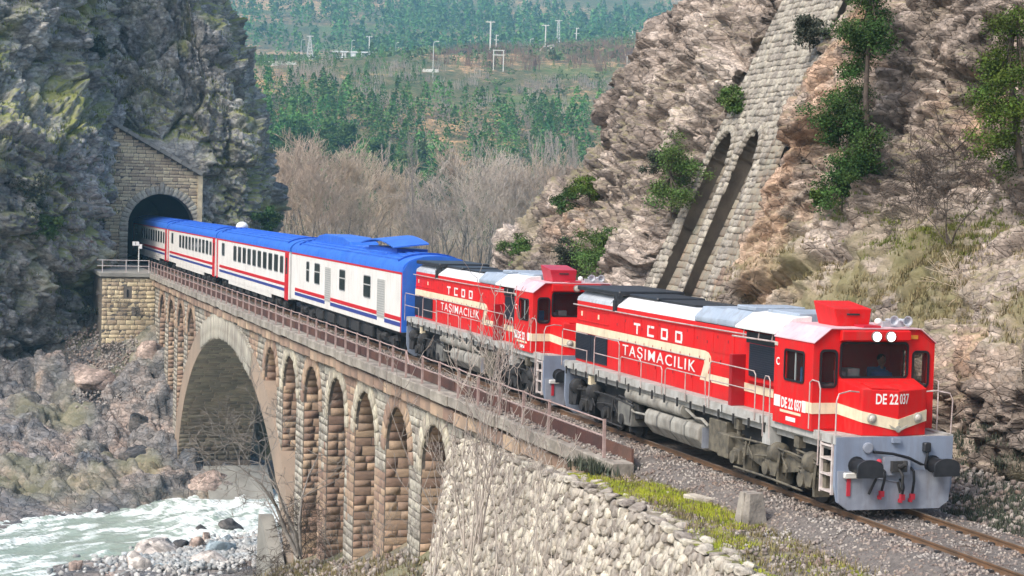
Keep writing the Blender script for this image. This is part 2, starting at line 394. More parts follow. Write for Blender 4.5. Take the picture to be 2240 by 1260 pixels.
# ------------------------------------------------------------------ numpy noise
def _h(ix, iy, s):
    n = (ix.astype(np.int64)*374761393+iy.astype(np.int64)*668265263+int(s)*2147483647) & 0xffffffff
    n = ((n ^ (n >> 13))*1274126177) & 0xffffffff
    return ((n ^ (n >> 16)) & 0xffffff)/float(0xffffff)
def vn(x, y, s=0):
    """smooth value noise in -1..1"""
    ix, iy = np.floor(x), np.floor(y); fx, fy = x-ix, y-iy
    fx = fx*fx*fx*(fx*(fx*6-15)+10); fy = fy*fy*fy*(fy*(fy*6-15)+10)
    a, b = _h(ix, iy, s), _h(ix+1, iy, s); c, d = _h(ix, iy+1, s), _h(ix+1, iy+1, s)
    return (a+(b-a)*fx+(c-a)*fy+(a-b-c+d)*fx*fy)*2-1
def fbm(x, y, s=0, o=5, g=.5, l=2.03):
    r = 0; a = 1; t = 0
    for i in range(o):
        r = r+a*vn(x, y, s+i*17); t += a; a *= g; x, y = x*l+3.1, y*l-1.7
    return r/t
def facets(x, y, s=0, tilt=.8):
    """Voronoi blocks, each with its own height and slope: (height -1..1, block id 0..1, edge distance)"""
    ix, iy = np.floor(x), np.floor(y)
    d1 = np.full(x.shape, 9.0); d2 = d1.copy(); bx = np.zeros_like(d1); by = bx.copy(); bi = bx.copy(); bj = bx.copy()
    for i in (-1, 0, 1):
        for j in (-1, 0, 1):
            cx, cy = ix+i, iy+j
            px, py = cx+.1+.8*_h(cx, cy, s+1), cy+.1+.8*_h(cx, cy, s+2)
            d = (x-px)**2+(y-py)**2
            near = d < d1
            d2 = np.where(near, d1, np.minimum(d2, d))
            d1 = np.where(near, d, d1)
            bx = np.where(near, px, bx); by = np.where(near, py, by); bi = np.where(near, cx, bi); bj = np.where(near, cy, bj)
    h = _h(bi, bj, s+3)*2-1
    tx, ty = _h(bi, bj, s+4)*2-1, _h(bi, bj, s+5)*2-1
    return h*.55+tilt*((x-bx)*tx+(y-by)*ty), _h(bi, bj, s+6), np.sqrt(d2)-np.sqrt(d1)
def rbf(pts, vals, smooth=0.0):
    P = np.asarray(pts, float); sc = P.std(0).max(); P = P/sc; n = len(P)
    K = lambda r2: np.where(r2 > 1e-12, .5*r2*np.log(r2+1e-12), 0)
    r2 = ((P[:, None]-P[None])**2).sum(2)
    A = np.zeros((n+3, n+3)); A[:n, :n] = K(r2)+smooth*np.eye(n); A[:n, n] = 1; A[:n, n+1:] = P; A[n, :n] = 1; A[n+1:, :n] = P.T
    w = np.linalg.solve(A, np.concatenate([vals, [0, 0, 0]]))
    def f(x, y):
        x, y = np.asarray(x, float)/sc, np.asarray(y, float)/sc
        r = w[n]+w[n+1]*x+w[n+2]*y
        for i in range(n): r = r+w[i]*K((x-P[i, 0])**2+(y-P[i, 1])**2)
        return r
    return f
def grid_faces(nu, nv, keep=None):
    i = np.arange(nu*nv).reshape(nu, nv)
    f = np.stack([i[:-1, :-1], i[1:, :-1], i[1:, 1:], i[:-1, 1:]], -1).reshape(-1, 4)
    return f if keep is None else f[keep.reshape(-1)]
def grid_normals(X, Y, Z):
    Pn = np.stack([X, Y, Z], -1)
    du = np.gradient(Pn, axis=0); dv = np.gradient(Pn, axis=1)
    n = np.cross(du, dv); return n/(np.linalg.norm(n, axis=-1, keepdims=True)+1e-12)
def rock_relief(u, v, amp, s, ang=.35, stretch=1.8, cells=(3.2, 1.25, .5, .2), wts=(1, .5, .24, .11)):
    """layered broken-rock displacement over surface metres u,v: (offset, tint)"""
    ca, sa = math.cos(ang), math.sin(ang)
    wu = u+.22*fbm(u*.5, v*.5, s+90, 3); wv = v+.22*fbm(u*.5+9, v*.5, s+91, 3)
    a, b = wu*ca+wv*sa, (-wu*sa+wv*ca)*stretch
    r = fbm(u/9, v/9, s+50, 4)*1.1; tint = 0
    for k, (c, w) in enumerate(zip(cells, wts)):
        h, idv, e = facets(a/c, b/c, s+k*31, 1.25 if k < 2 else .9)
        r = r+w*h-w*.5*np.exp(-(e/.085)**2); tint = tint+idv*(.35, .35, .2, .1)[min(k, 3)]
    return r*amp, tint/sum((.35, .35, .2, .1)[:len(cells)])

# ------------------------------------------------------------------ stone and rock meshes
def ico(sub=1):
    import bmesh
    bm = bmesh.new(); bmesh.ops.create_icosphere(bm, subdivisions=sub, radius=1)
    V = np.array([v.co[:] for v in bm.verts]); F = np.array([[v.index for v in f.verts] for f in bm.faces]); bm.free()
    return V, F
ICO1, ICO2, ICO3 = ico(1), ico(2), ico(3)
def rock_shape(seed, base=ICO1, cuts=9, rough=.06):
    """a convex, plane-cut lump about one unit across"""
    r = np.random.default_rng(seed); V = base[0].copy()
    for _ in range(cuts):
        n = r.normal(size=3); n /= np.linalg.norm(n); d = r.uniform(.34, .66)
        t = V@n-d; V = V-np.where(t > 0, t, 0)[:, None]*n
    V += r.normal(size=V.shape)*rough*.5
    V *= r.uniform(.8, 1.2, 3)
    V /= (V.max(0)-V.min(0)); V -= (V.max(0)+V.min(0))/2
    return V, base[1]
def block_shape(seed):
    """a rough-faced squared stone filling -.5...5 in u and v, its face at w=.5 (18 verts)"""
    r = np.random.default_rng(seed)
    V = []; g = [-.5, 0, .5]
    for i in range(3):
        for j in range(3):
            e = i != 1 or j != 1
            V.append((g[i]*(1-.03*e)+r.normal()*.018, g[j]*(1-.05*e)+r.normal()*.025, .42+r.normal()*.05 if e else .48+r.normal()*.06))
    for (i, j) in ((-.5, -.5), (.5, -.5), (.5, .5), (-.5, .5)): V.append((i, j, -.5))
    q = lambda i, j: i*3+j
    F = []
    for i in range(2):
        for j in range(2): 
            F += [(q(i, j), q(i+1, j), q(i+1, j+1)), (q(i, j), q(i+1, j+1), q(i, j+1))]
    ring = [q(0, 0), q(1, 0), q(2, 0), q(2, 1), q(2, 2), q(1, 2), q(0, 2), q(0, 1)]; bk = [9, 9, 10, 10, 11, 11, 12, 12]
    for k in range(8):
        a, b, c, d = ring[k], ring[(k+1) % 8], bk[(k+1) % 8], bk[k]
        F.append((b, a, d));
        if c != d: F.append((b, d, c))
    return np.array(V), np.array(F)
BLOCKS = [block_shape(100+i) for i in range(6)]
LUMPS = [rock_shape(200+i) for i in range(8)]
LUMPS2 = [rock_shape(300+i, ICO2, 12, .03) for i in range(8)]
_mc = {}
def shared(name, shapes, i, mat):
    k = (name, i, mat, id(shapes))
    if k not in _mc: _mc[k] = np_mesh(name, shapes[i][0], shapes[i][1], mat)
    return _mc[k]
def lay(parent, name, shapes, Ms, mat, cap=300, size=None, smooth=False):
    """place one stone per 4x4 matrix: the `cap` largest as parts, the rest joined as one stuff part"""
    n = len(Ms)
    if n == 0: return
    Ms = np.asarray(Ms); size = np.ones(n) if size is None else np.asarray(size)
    od = np.argsort(-size); rng = np.random.default_rng(n)
    idx = rng.integers(0, len(shapes), n)
    for i in od[:cap]:
        o = bpy.data.objects.new(name, shared(name, shapes, int(idx[i]), mat)); COL.objects.link(o)
        o.parent = parent; o.matrix_local = Matrix(Ms[i].tolist())
    rest = od[cap:]
    if len(rest):
        Vs, Fs, Ts, k = [], [], [], 0
        for i in rest:
            V, F = shapes[int(idx[i])]
            Vs.append(V@Ms[i][:3, :3].T+Ms[i][:3, 3]); Fs.append(F+k); k += len(V); Ts.append(np.full(len(V), rng.random()))
        mk = mat+'_joined'
        if mk not in M: M[mk] = attr_copy(mat, mk)
        me = np_mesh(name, np.concatenate(Vs), np.concatenate(Fs), mk, attrs={'Tint': np.concatenate(Ts)})
        add(name, me, parent, kind='stuff')
def attr_copy(mat, newname):
    """same material, its spread read from the Tint attribute instead of the object"""
    m = M[mat].copy(); m.name = newname; n = m.node_tree
    for nd in list(n.nodes):
        if nd.type == 'OBJECT_INFO':
            a = n.nodes.new('ShaderNodeAttribute'); a.attribute_name = 'Tint'
            for l in list(nd.outputs['Random'].links): n.links.new(a.outputs['Fac'], l.to_socket)
    return m
def frame_m(o, u, v, w, su, sv, sw):
    m = np.eye(4); m[:3, 0] = np.asarray(u)*su; m[:3, 1] = np.asarray(v)*sv; m[:3, 2] = np.asarray(w)*sw; m[:3, 3] = o
    return m
def courses(O, U, V, N, w, h, ch, bl, inside, seed, depth=.16, proud=.035, jit=.25, gap=.022):
    """rows of squared stones over a w x h face, trimmed to the stretches of each row where inside(u,v) holds"""
    O, U, V, N = (np.asarray(a, float) for a in (O, U, V, N)); r = np.random.default_rng(seed); out = []; size = []
    y = 0; us = np.arange(0, w+.001, .04)
    while y < h:
        c = ch*r.uniform(.78, 1.25); v = y+c/2
        ok = np.array([bool(inside(u, v)) for u in us]); e = np.diff(np.concatenate([[0], ok.astype(int), [0]]))
        for a, b in zip(np.where(e == 1)[0], np.where(e == -1)[0]-1):
            u0, u1 = us[a]-.01, us[b]+.01
            if u1-u0 < .08: continue
            x = u0; first = True
            while x < u1-.01:
                bb = bl*r.uniform(1-jit*1.6, 1+jit*1.8)*(r.uniform(.5, 1) if first else 1); first = False
                if u1-x-bb < bl*.4: bb = min(u1-x, bl*1.6)
                p = proud*r.uniform(.5, 1.4)
                out.append(frame_m(O+U*(x+bb/2)+V*v+N*(p-depth*.5), U, V, N, bb-gap, c-gap, depth)); size.append(bb*c)
                x += bb
        y += c
    return out, size
def rubble_shape(seed):
    """an irregular flat-faced wall stone, 5 to 7 corners, filling about one unit, face at w=.5"""
    r = np.random.default_rng(seed); n = int(r.integers(5, 8)); a = np.sort((np.arange(n)+r.uniform(-.32, .32, n))*2*np.pi/n+r.uniform(0, 6))
    R = r.uniform(.46, .60, n); P2 = np.stack([np.cos(a)*R, np.sin(a)*R], 1); P2 /= (P2.max(0)-P2.min(0)); P2 -= (P2.max(0)+P2.min(0))/2
    t = r.normal(size=2)*.3
    lv = [(1.0, -.5), (1.0, .26), (.90, .44), (.0, .5)]; V = []
    for k, z in lv[:3]:
        for p in P2: V.append((*(p*k+r.normal(size=2)*.015*(k < 1)), z+(p@t+r.normal()*.05 if z > 0 else 0)))
    V.append((r.normal()*.12, r.normal()*.12, .5+r.normal()*.08))
    F = []
    for l in range(2):
        for i in range(n):
            p, q = l*n+i, l*n+(i+1) % n; F += [(p, q, q+n), (p, q+n, p+n)]
    F += [(2*n+i, 2*n+(i+1) % n, 3*n) for i in range(n)]
    return np.array(V), np.array(F)
RUBB = [rubble_shape(500+i) for i in range(10)]
# ================================================================== THE SETTING
RIVER_Z = -14.5
def make_terrain():
    pts = [(-78,-15.5,-14.4),(-72,-22,-14.6),(-87,-6.5,-14.3),(-90.5,-3.3,-14.2),(-94,1,-14.0),(-97,8,-13.6),
           (-84,-3,-16),(-77,-11,-16),(-68,-20,-16),(-89,3,-16),(-92,12,-16),(-92,25,-16),
           (-70,-13,-14.3),(-74,-7,-14.35),(-79,-2.8,-14.4),(-85,4,-14.4),(-86,14,-14.2),
           (-64,-12,-13.9),(-66,-5,-13.8),(-68,1,-13.6),(-70,7,-13),
           (-100,-9,-12.2),(-96,-15,-12.4),(-90,-22,-12.6),(-106,-9,-9.7),(-104,-16,-9.8),(-113,-10,-7.6),(-112,-16,-7.6),(-110,-24,-7.8),(-122,-12,-5),
           (-113,-4.5,-4.6),(-119,-5,-3.2),(-109,-2.5,-6.2),(-104,-2.5,-8.2),(-98.5,-2.5,-11.2),(-95,-2.5,-12.2),(-106,2.5,-6.5),(-99,3,-10.6),(-106,9,-5),(-120,9,-3),
           (-57.5,-2.5,-13.2),(-51,-2.5,-10.6),(-46,-2.5,-9.9),(-39,-2.5,-8.5),(-33.6,-2.5,-7.2),(-26,-2.5,-5.9),(-20,-2.5,-5.5),
           (-46,-7,-12),(-36,-7,-10.2),(-27,-7,-8.6),(-18,-7,-8.5),(-60,-7,-13.9),(-50,-12,-13.5),(-30,-14,-13),(-10,-12,-11),(5,-9,-9),
           (-24,4.6,-1.2),(-15,4.6,-1),(0,4.6,-1),(-32,5,-2.2),(-42,5.5,-3),(-52,7,-5),(-38,2.5,-6),(-50,3,-9),(-60,6,-11),(-60,14,-5),(-75,16,-12),(-100,20,-6),
           (-140,-20,-4),(-150,15,-4),(-120,35,-5),(-80,38,-8),(-170,40,-4.5),(-200,0,-3.5),(-200,60,-5),(-270,30,-4.2),(-270,100,-4.2),(-150,100,-4),(-60,110,-2),(-260,-20,-3),(-55,30,-4),(-30,30,2),(8,6,-1),(8,-20,-12),(-90,-40,-14),(-60,-36,-15),(-20,-36,-14)]
    P_ = np.array(pts, float)
    f = rbf(P_[:, :2], P_[:, 2], .01)
    x = np.concatenate([np.arange(-270, -130, 1.2), np.arange(-130, -118, .3), np.arange(-118, -84, .17), np.arange(-84, 12.01, .34)]); y = np.concatenate([np.arange(-34, -18, .4), np.arange(-18, 9, .17), np.arange(9, 24, .4), np.arange(24, 130, 1.2)])
    X, Y = np.meshgrid(x, y, indexing='ij'); Z = f(X, Y)
    bank = np.clip((-86-X)/6, 0, 1)*np.clip((10-Y)/6, 0, 1)
    d, tint = rock_relief(X, Y*1.0, 1.0, 400, ang=.9, stretch=1.7, cells=(6.0, 2.6, 1.1, .5), wts=(1.6, .95, .42, .14))
    sm = fbm(X/2.2, Y/2.2, 77, 5)
    Z = Z+d*bank*.72+sm*(.28+.2*bank)
    # keep clear of the viaduct's plinth and the gravel bar flat
    moss = np.clip(fbm(X/5, Y/5, 88, 4)*2.2+.05, 0, 1)*bank*.55+(1-bank)*np.clip(.35+fbm(X/4, Y/4, 12, 4), 0, 1)
    bar = np.clip((X+90)/4, 0, 1)*np.clip((-58-X)/3, 0, 1)
    moss = moss*(1-bar)
    tint = tint*.75+.15*fbm(X/7, Y/7, 5, 3)+.12
    me = np_mesh('riverbank', np.stack([X, Y, Z], -1).reshape(-1, 3), grid_faces(*X.shape), 'rock_bank', attrs={'Tint': np.clip(tint, 0, 1), 'Moss': moss})
    o = add('riverbank', me, kind='structure'); tag(o, 'broken grey and pink rock bank falling to the river')
    return f
ground = make_terrain()
def gz(x, y): return float(ground(np.array([float(x)]), np.array([float(y)]))[0])

def make_river():
    x = np.arange(-108, -56, .2); y = np.arange(-30, 24, .2)
    X, Y = np.meshgrid(x, y, indexing='ij')
    # flow coordinates: along the channel, across it
    al = (X*-.62+Y*.78); ac = (X*.78+Y*.62)
    w = fbm(al*.5, ac*1.3, 61, 5)
    rapid = np.clip(fbm(al*.22+4, ac*.45, 63, 4)*1.6+.45, 0, 1)
    near = np.exp(-((Y-1.5)/5)**2)*.75
    Z = RIVER_Z+w*.16+np.abs(fbm(al*.8, ac*2.4, 64, 4))*.34*rapid+near*.22*(1+w)
    foam = np.clip((np.abs(fbm(al*.35, ac*1.7, 66, 5))-.07)*6.5*(rapid*1.3+near)-.06+near*.7, 0, 1)
    me = np_mesh('river', np.stack([X, Y, Z], -1).reshape(-1, 3), grid_faces(*X.shape), None, True, {'Foam': foam})
    m, n, b, N, L = nodes_of('water')
    b.inputs['Roughness'].default_value = .12
    a = N('ShaderNodeAttribute'); a.attribute_name = 'Foam'
    tc = N('ShaderNodeTexCoord'); nz = N('ShaderNodeTexNoise'); nz.inputs['Scale'].default_value = 3.2; nz.inputs['Detail'].default_value = 8; nz.inputs['Distortion'].default_value = .8
    L(tc.outputs['Object'], nz.inputs['Vector'])
    mu = N('ShaderNodeMapRange'); mu.inputs['From Min'].default_value = .32; mu.inputs['From Max'].default_value = .62; mu.inputs['To Min'].default_value = .35; mu.inputs['To Max'].default_value = 1.25
    L(nz.outputs['Fac'], mu.inputs['Value'])
    ml = N('ShaderNodeMath'); ml.operation = 'MULTIPLY'; ml.use_clamp = True; L(a.outputs['Fac'], ml.inputs[0]); L(mu.outputs[0], ml.inputs[1])
    mx = N('ShaderNodeMix'); mx.data_type = 'RGBA'; mx.inputs[6].default_value = (.33, .41, .35, 1); mx.inputs[7].default_value = (.86, .90, .88, 1)
    L(ml.outputs[0], mx.inputs[0]); L(mx.outputs[2], b.inputs['Base Color'])
    mr = N('ShaderNodeMapRange'); mr.inputs['To Min'].default_value = .10; mr.inputs['To Max'].default_value = .8; L(ml.outputs[0], mr.inputs['Value']); L(mr.outputs[0], b.inputs['Roughness'])
    bp = N('ShaderNodeBump'); bp.inputs['Strength'].default_value = .5; bp.inputs['Distance'].default_value = .1; L(nz.outputs['Fac'], bp.inputs['Height']); L(bp.outputs[0], b.inputs['Normal'])
    me.materials.append(m)
    o = add('river', me, kind='structure'); tag(o, 'pale green river foaming white over rapids')
make_river()

def interp_tab(z, tab):
    t = np.array(tab, float); return np.interp(z, t[:, 0], t[:, 1])
def make_cliff_left():
    zs = np.concatenate([np.arange(-9.5, 26, .118), np.arange(26, 40, .35)])
    ysil = interp_tab(zs, [(-9, 10.6), (0, 9.6), (4.5, 9.0), (8, 8.9), (12, 8.0), (17.6, 6.6), (22.5, 4.9), (32, 2.5), (40, 1)])
    t = np.clip((zs-9)/6, 0, 1); back = .26*np.clip(zs-11, 0, 99)+.04*np.clip(zs, 0, 99)
    mk = lambda a, b: a+(b-a)*t
    px = [mk(-106, -108)-back, mk(-109.5, -112)-back, mk(-113, -117)-back, mk(-116.5, -122)-back, mk(-121.5, -127)-back, -130.6-back, -130.7-back, -130.7-back, -130.9-back, -133.5-back, -146-back, -172-back]
    py = [-30+0*zs, -20+0*zs, -12.5+0*zs, -8+0*zs, -5.9+0*zs, -4.7+0*zs, -1.5+0*zs, 2+0*zs, ysil-1.6, ysil, ysil+3.5, ysil+7]
    px, py = np.array(px), np.array(py)
    k = len(px); dens = [26, 56, 44, 40, 62, 44, 44, 40, 34, 50, 40]
    cols = np.concatenate([np.linspace(i, i+1, d, endpoint=False) for i, d in enumerate(dens)]+[[k-1]])
    i0 = np.clip(np.floor(cols).astype(int), 0, k-2); f = (cols-i0)[:, None]
    im, i2 = np.clip(i0-1, 0, k-1), np.clip(i0+2, 0, k-1)
    def cr(p):
        a, b, c, d = p[im], p[i0], p[i0+1], p[i2]
        return b+.5*f*(c-a+f*(2*a-5*b+4*c-d+f*(3*(b-c)+d-a)))
    X, Y = cr(px), cr(py); Z = np.broadcast_to(zs, X.shape).copy()
    U = np.concatenate([[0], np.cumsum(np.hypot(np.diff(X[:, 90]), np.diff(Y[:, 90])))])[:, None]+0*Z
    n = -grid_normals(X, Y, Z)
    if n[len(cols)//2, 100, 0] < 0: n = -n
    d, tint = rock_relief(U, Z, 1.0, 700, ang=-.5, stretch=1.35, cells=(5.0, 2.1, .95, .45), wts=(1.2, .75, .42, .22))
    d = d+.55*fbm(U/5, Z/3.2, 40, 4)
    # mossy ledges stepping out of the left buttress, an undercut foot
    led = np.exp(-((Z-9.4-.8*fbm(U/4, Z*0, 3, 2))/1.0)**2)*np.clip((34-U)/10, 0, 1)
    d = d+led*1.3-np.exp(-((Z+6.8)/.8)**2)*1.6*np.clip((30-U)/8, 0, 1)
    # stand back from the portal wall
    pm = np.exp(-((Y+.6)/4.4)**6)*np.clip((12.5-Z)/2, 0, 1)*(X < -126)
    d = d*(1-pm)
    X2, Y2, Z2 = X+n[..., 0]*d, Y+n[..., 1]*d, Z+n[..., 2]*d
    n2 = grid_normals(X2, Y2, Z2); n2 = n2*np.sign((n2*n).sum(-1, keepdims=True))
    moss = np.clip((n2[..., 2]-.25)*1.6, 0, 1)*np.clip(fbm(U/4, Z/3, 8, 4)*2+.55, 0, 1)+np.clip(fbm(U/3.4, Z/4.5, 21, 5)*2.4-.6, 0, 1)*.75
    xc = (X2[:-1, :-1]+X2[1:, 1:])/2; yc = (Y2[:-1, :-1]+Y2[1:, 1:])/2; zc = (Z2[:-1, :-1]+Z2[1:, 1:])/2
    hole = (np.abs(yc) < 3.3) & (zc < 6.9) & (xc < -126)
    tint = np.clip(tint*.7+.22*fbm(U/6, Z/7, 31, 4)+.12, 0, 1)
    o = add('left_cliff', np_mesh('left_cliff', np.stack([X2, Y2, Z2], -1).reshape(-1, 3), grid_faces(*X.shape, keep=~hole), 'rock_dark',
            attrs={'Tint': tint, 'Moss': np.clip(moss, 0, .9)}), kind='structure')
    tag(o, 'dark blue grey mossy cliff pierced by the tunnel')
    return X2, Y2, Z2, n2
CL = make_cliff_left()

def xs_of(z): return interp_tab(z, [(-2, -52), (0, -50), (3.8, -47), (5.3, -45.2), (6.9, -42.6), (8.5, -40.2), (10, -41.6), (11.8, -42.6), (12.8, -39.6), (13.6, -37.6), (15, -37.2), (20, -36)])
def but_plane(z): return 6+.4*(z-3)
def cliff_y(x, z):
    """smooth right-hand cliff face: y for metres along the track and height"""
    y = 4.7+.40*z
    tal = np.clip((x+21)/5, 0, 1)
    y = y+tal*(np.clip(z-2.6, 0, 3.0)*.42-np.clip(z-6.4, 0, 9)*.10)
    y = y-.9*np.exp(-((x+9)/2.6)**2-((z-4.6)/1.5)**2)-.7*np.exp(-((x+4)/3.0)**2-((z-2.2)/1.0)**2)
    y = y+.5*np.exp(-((x+12)/2.5)**2-((z-10)/1.6)**2)
    y = y-.85*np.exp(-((x+21.35)/1.2)**2)*np.clip((13.5-z)/4, 0, 1)*np.clip((z+1)/2, 0, 1)
    xs = xs_of(z); t = np.clip(xs+1.0-x, 0, None)
    y = y+1.7*t*t/(t+2.2)
    # behind the masonry buttress
    xlz = -29.95+.19*np.clip((z-3)*1.077, 0, 99)
    b = np.clip((x-xlz+1.0)/.6, 0, 1)*np.clip((-22.35-x)/.3, 0, 1)
    return y*(1-b)+b*np.maximum(y, but_plane(z)+.9)
def make_cliff_right():
    x = np.concatenate([np.arange(-64, -46, .16), np.arange(-46, 3, .085), np.arange(3, 14, .4)]); z = np.concatenate([np.arange(-1.6, 15.6, .065), np.arange(15.6, 24, .3)])
    X, Z = np.meshgrid(x, z, indexing='ij'); Y = cliff_y(X, Z)
    n = grid_normals(X, Y, Z); n = n*np.where(n[..., 1:2] > 0, -1, 1)
    d, tint = rock_relief(X, Z*1.08, 1.0, 900, ang=.62, stretch=1.35, cells=(5.2, 2.2, .95, .45, .21), wts=(.85, .50, .40, .27, .11))
    tal = np.clip((X+21)/4, 0, 1)*np.exp(-((Z-4.3)/1.7)**4)
    d = d*(1-.55*tal)+.12*fbm(X/3, Z/2, 44, 4)
    xlz = -29.95+.19*np.clip((Z-3)*1.077, 0, 99)
    b = np.clip((X-xlz+.8)/.6, 0, 1)*np.clip((-22.45-X)/.3, 0, 1)
    d = d*(1-b*.95)
    d = d*(1-.6*np.exp(-((X+21.5)/1.0)**2))
    d = np.where(Z < 1.2, d*np.clip((Z+.8)/1.6, .25, 1), d)
    # shadowed overhang under the ochre scar high on the face
    d = d-.8*np.exp(-((X+13.2)/1.7)**2-((Z-8.6)/.35)**2)-.35*np.exp(-((X+12.6)/2.4)**2-((Z-9.9)/1.0)**2)
    X2, Y2, Z2 = X+n[..., 0]*d, Y+n[..., 1]*d, Z+n[..., 2]*d
    n2 = grid_normals(X2, Y2, Z2); n2 = n2*np.where(n2[..., 1:2] > 0, -1, 1)
    moss = np.clip((n2[..., 2]-.45)*2.0, 0, 1)*np.clip(fbm(X/2.5, Z/2, 18, 4)*2+.25, 0, 1)+tal*np.clip(fbm(X/2.6, Z/1.3, 28, 5)*1.8+.15, 0, 1)*.8+np.clip((1.0-Z)/1.5, 0, 1)*np.clip(fbm(X/2, Z/1.3, 29, 4)*2+.5, 0, 1)*.9
    left = np.clip((-33-X)/5, 0, 1)*np.clip((6.5-Z)/2, 0, 1)
    moss = moss+left*np.clip(fbm(X/2.6, Z/1.8, 68, 5)*1.8+.1, 0, 1)*.8
    moss = moss+np.clip((X+22)/3, 0, 1)*np.clip((-6-X)/4, 0, 1)*np.exp(-((Z-3.9)/2.0)**4)*np.clip(fbm(X/1.8, Z/1.1, 69, 5)*1.6+.45, 0, 1)*.9
    och = np.exp(-((X+13)/2.3)**2-((Z-9.6)/1.0)**2)+.8*np.exp(-((X+20.8)/.9)**2)*np.clip((Z-3)/2, 0, 1)+.7*np.exp(-((X+20.2)/1.6)**2-((Z-4.2)/.7)**2)+.7*np.exp(-((X+6.5)/1.6)**2-((Z-2.6)/.9)**2)+.6*np.exp(-((X+40)/1.5)**2-((Z-5.4)/1.2)**2)+.5*np.exp(-((X+8)/2)**2-((Z-11)/.8)**2)
    och = np.clip(och*(.55+1.3*fbm(X/.7, Z/.7, 70, 5)), 0, .42)
    tint = np.clip(tint*.7+.25*fbm(X/5, Z/4, 33, 4)+.15-.22*np.clip((1.8-Z)/2, 0, 1), 0, 1)
    o = add('right_cliff', np_mesh('right_cliff', np.stack([X2, Y2, Z2], -1).reshape(-1, 3), grid_faces(*X.shape), 'rock_pink',
            attrs={'Tint': tint, 'Moss': np.clip(moss, 0, .85), 'Ochre': och}), kind='structure')
    tag(o, 'fractured pink and grey rock face above the track')
    return X2, Y2, Z2, n2
CR = make_cliff_right()

# ------------------------------------------------------------------ far valley and hillside
FH = cF*np.array([1, 1, 0]); FH /= np.linalg.norm(FH); RH = np.array([-FH[1], FH[0], 0])*-1
if RH@cR < 0: RH = -RH
def far_xy(u, D):
    """ground point seen at picture column u (of 2240), D metres out along the camera's heading"""
    p = CAM_LOC+FH*D+RH*((u-1120)/4038.9*D); return p[0], p[1]
_hp = []
for u, D, z in [(500,150,-5),(1120,150,-6),(1700,150,-5),(500,240,-2.6),(900,240,-3.4),(1300,240,-3.6),(1700,240,-2),(500,340,0),(900,345,-2.0),(1250,350,-2.5),(1700,340,3),
                (500,420,14),(800,420,10),(1100,430,8),(1400,430,12),(1700,420,20),
                (500,520,36),(700,520,36),(935,561,44.5),(1100,560,41),(1400,560,42),(1700,560,50),
                (650,640,52),(800,640,54),(1058,692,61),(1300,692,62),(1600,692,68),
                (650,880,70),(760,920,75),(860,962,78),(1178,793,71),(1245,898,81),(1206,965,85),(1367,1092,98),(1700,1000,100),
                (500,1250,130),(900,1250,126),(1300,1350,138),(1700,1350,150),(500,1700,235),(900,1700,240),(1300,1750,245),(1700,1750,260),(400,2200,370),(1100,2200,390),(1900,2200,400)]:
    x_, y_ = far_xy(u, D); _hp.append((x_, y_, z))
_hp = np.array(_hp); hill_f = rbf(_hp[:, :2], _hp[:, 2], .0)
def hz(x, y): return float(hill_f(np.array([float(x)]), np.array([float(y)]))[0])
def make_hills():
    us = np.linspace(250, 2000, 230); Ds = np.concatenate([np.linspace(205, 700, 180), np.linspace(706, 1680, 90)])
    Ug, Dg = np.meshgrid(us, Ds, indexing='ij')
    X = CAM_LOC[0]+FH[0]*Dg+RH[0]*((Ug-1120)/4038.9*Dg); Y = CAM_LOC[1]+FH[1]*Dg+RH[1]*((Ug-1120)/4038.9*Dg)
    Z = hill_f(X, Y)+fbm(X/40, Y/40, 55, 4)*3.0*np.clip((Dg-350)/200, 0, 1)+fbm(X/9, Y/9, 56, 4)*.8
    soil = fbm(X/45, Y/60, 57, 5)
    tint = np.clip(.42+soil*.9+fbm(X/7, Y/7, 58, 4)*.3, 0, 1)
    meadow = np.exp(-((Dg-262)/16)**2-((Ug-915)/60)**2)+np.exp(-((Dg-735)/26)**2-((Ug-1130)/55)**2)
    bare = np.exp(-((Ug-690)/75)**2-((Dg-780)/110)**2)+np.exp(-((Ug-1010)/40)**2-((Dg-610)/35)**2)+.8*np.exp(-((Ug-1320)/110)**2-((Dg-760)/80)**2)+.7*np.exp(-((Ug-1010)/45)**2-((Dg-450)/22)**2)+.7*np.exp(-((Ug-820)/35)**2-((Dg-985)/45)**2)
    tint = np.clip(tint+bare*.55, 0, 1)
    grass = np.clip(meadow*1.3+np.clip(fbm(X/30, Y/30, 59, 4)*1.4-.2, 0, 1)*.5-bare, 0, 1)
    Z = Z-.6
    o = add('hillside', np_mesh('hillside', np.stack([X, Y, Z], -1).reshape(-1, 3), grid_faces(*X.shape), 'hill_soil', True, {'Tint': tint, 'Moss': grass}), kind='structure')
    tag(o, 'hazy wooded hillside closing the valley')
make_hills()
# ================================================================== VIADUCT
SMALL_R = [-27.1, -32.5, -37.9, -43.35, -48.85, -54.3, -59.6]
SMALL_L = [-90.4, -95.8, -101.2, -106.8]
HW, ZS, MC, MZ = 1.85, -3.35, -74.8, -14.2
XA, XB = -111.6, -23.75               # ends of the arcade
YF, YB = -2.45, 2.45
def ell(x, a, b): 
    t = 1-((x-MC)/a)**2
    return MZ+b*math.sqrt(t) if t > 0 else -99
def zlow_small(x):
    for c in SMALL_R+SMALL_L:
        if abs(x-c) < HW: return ZS+math.sqrt(max(HW*HW-(x-c)**2, 0))
    return None
def pier_bottom(x):
    b = gz(x, -2.5)-1.2
    e = ell(x, 23.2, 13.2)
    return max(b, e-.15) if e > -50 else b
def zlow(x):
    z = zlow_small(x)
    return pier_bottom(x) if z is None else z
viaduct = empty('stone_viaduct', (MC, 0, -8))
tag(viaduct, 'tall brown stone railway viaduct with one great arch over the river', 'viaduct')
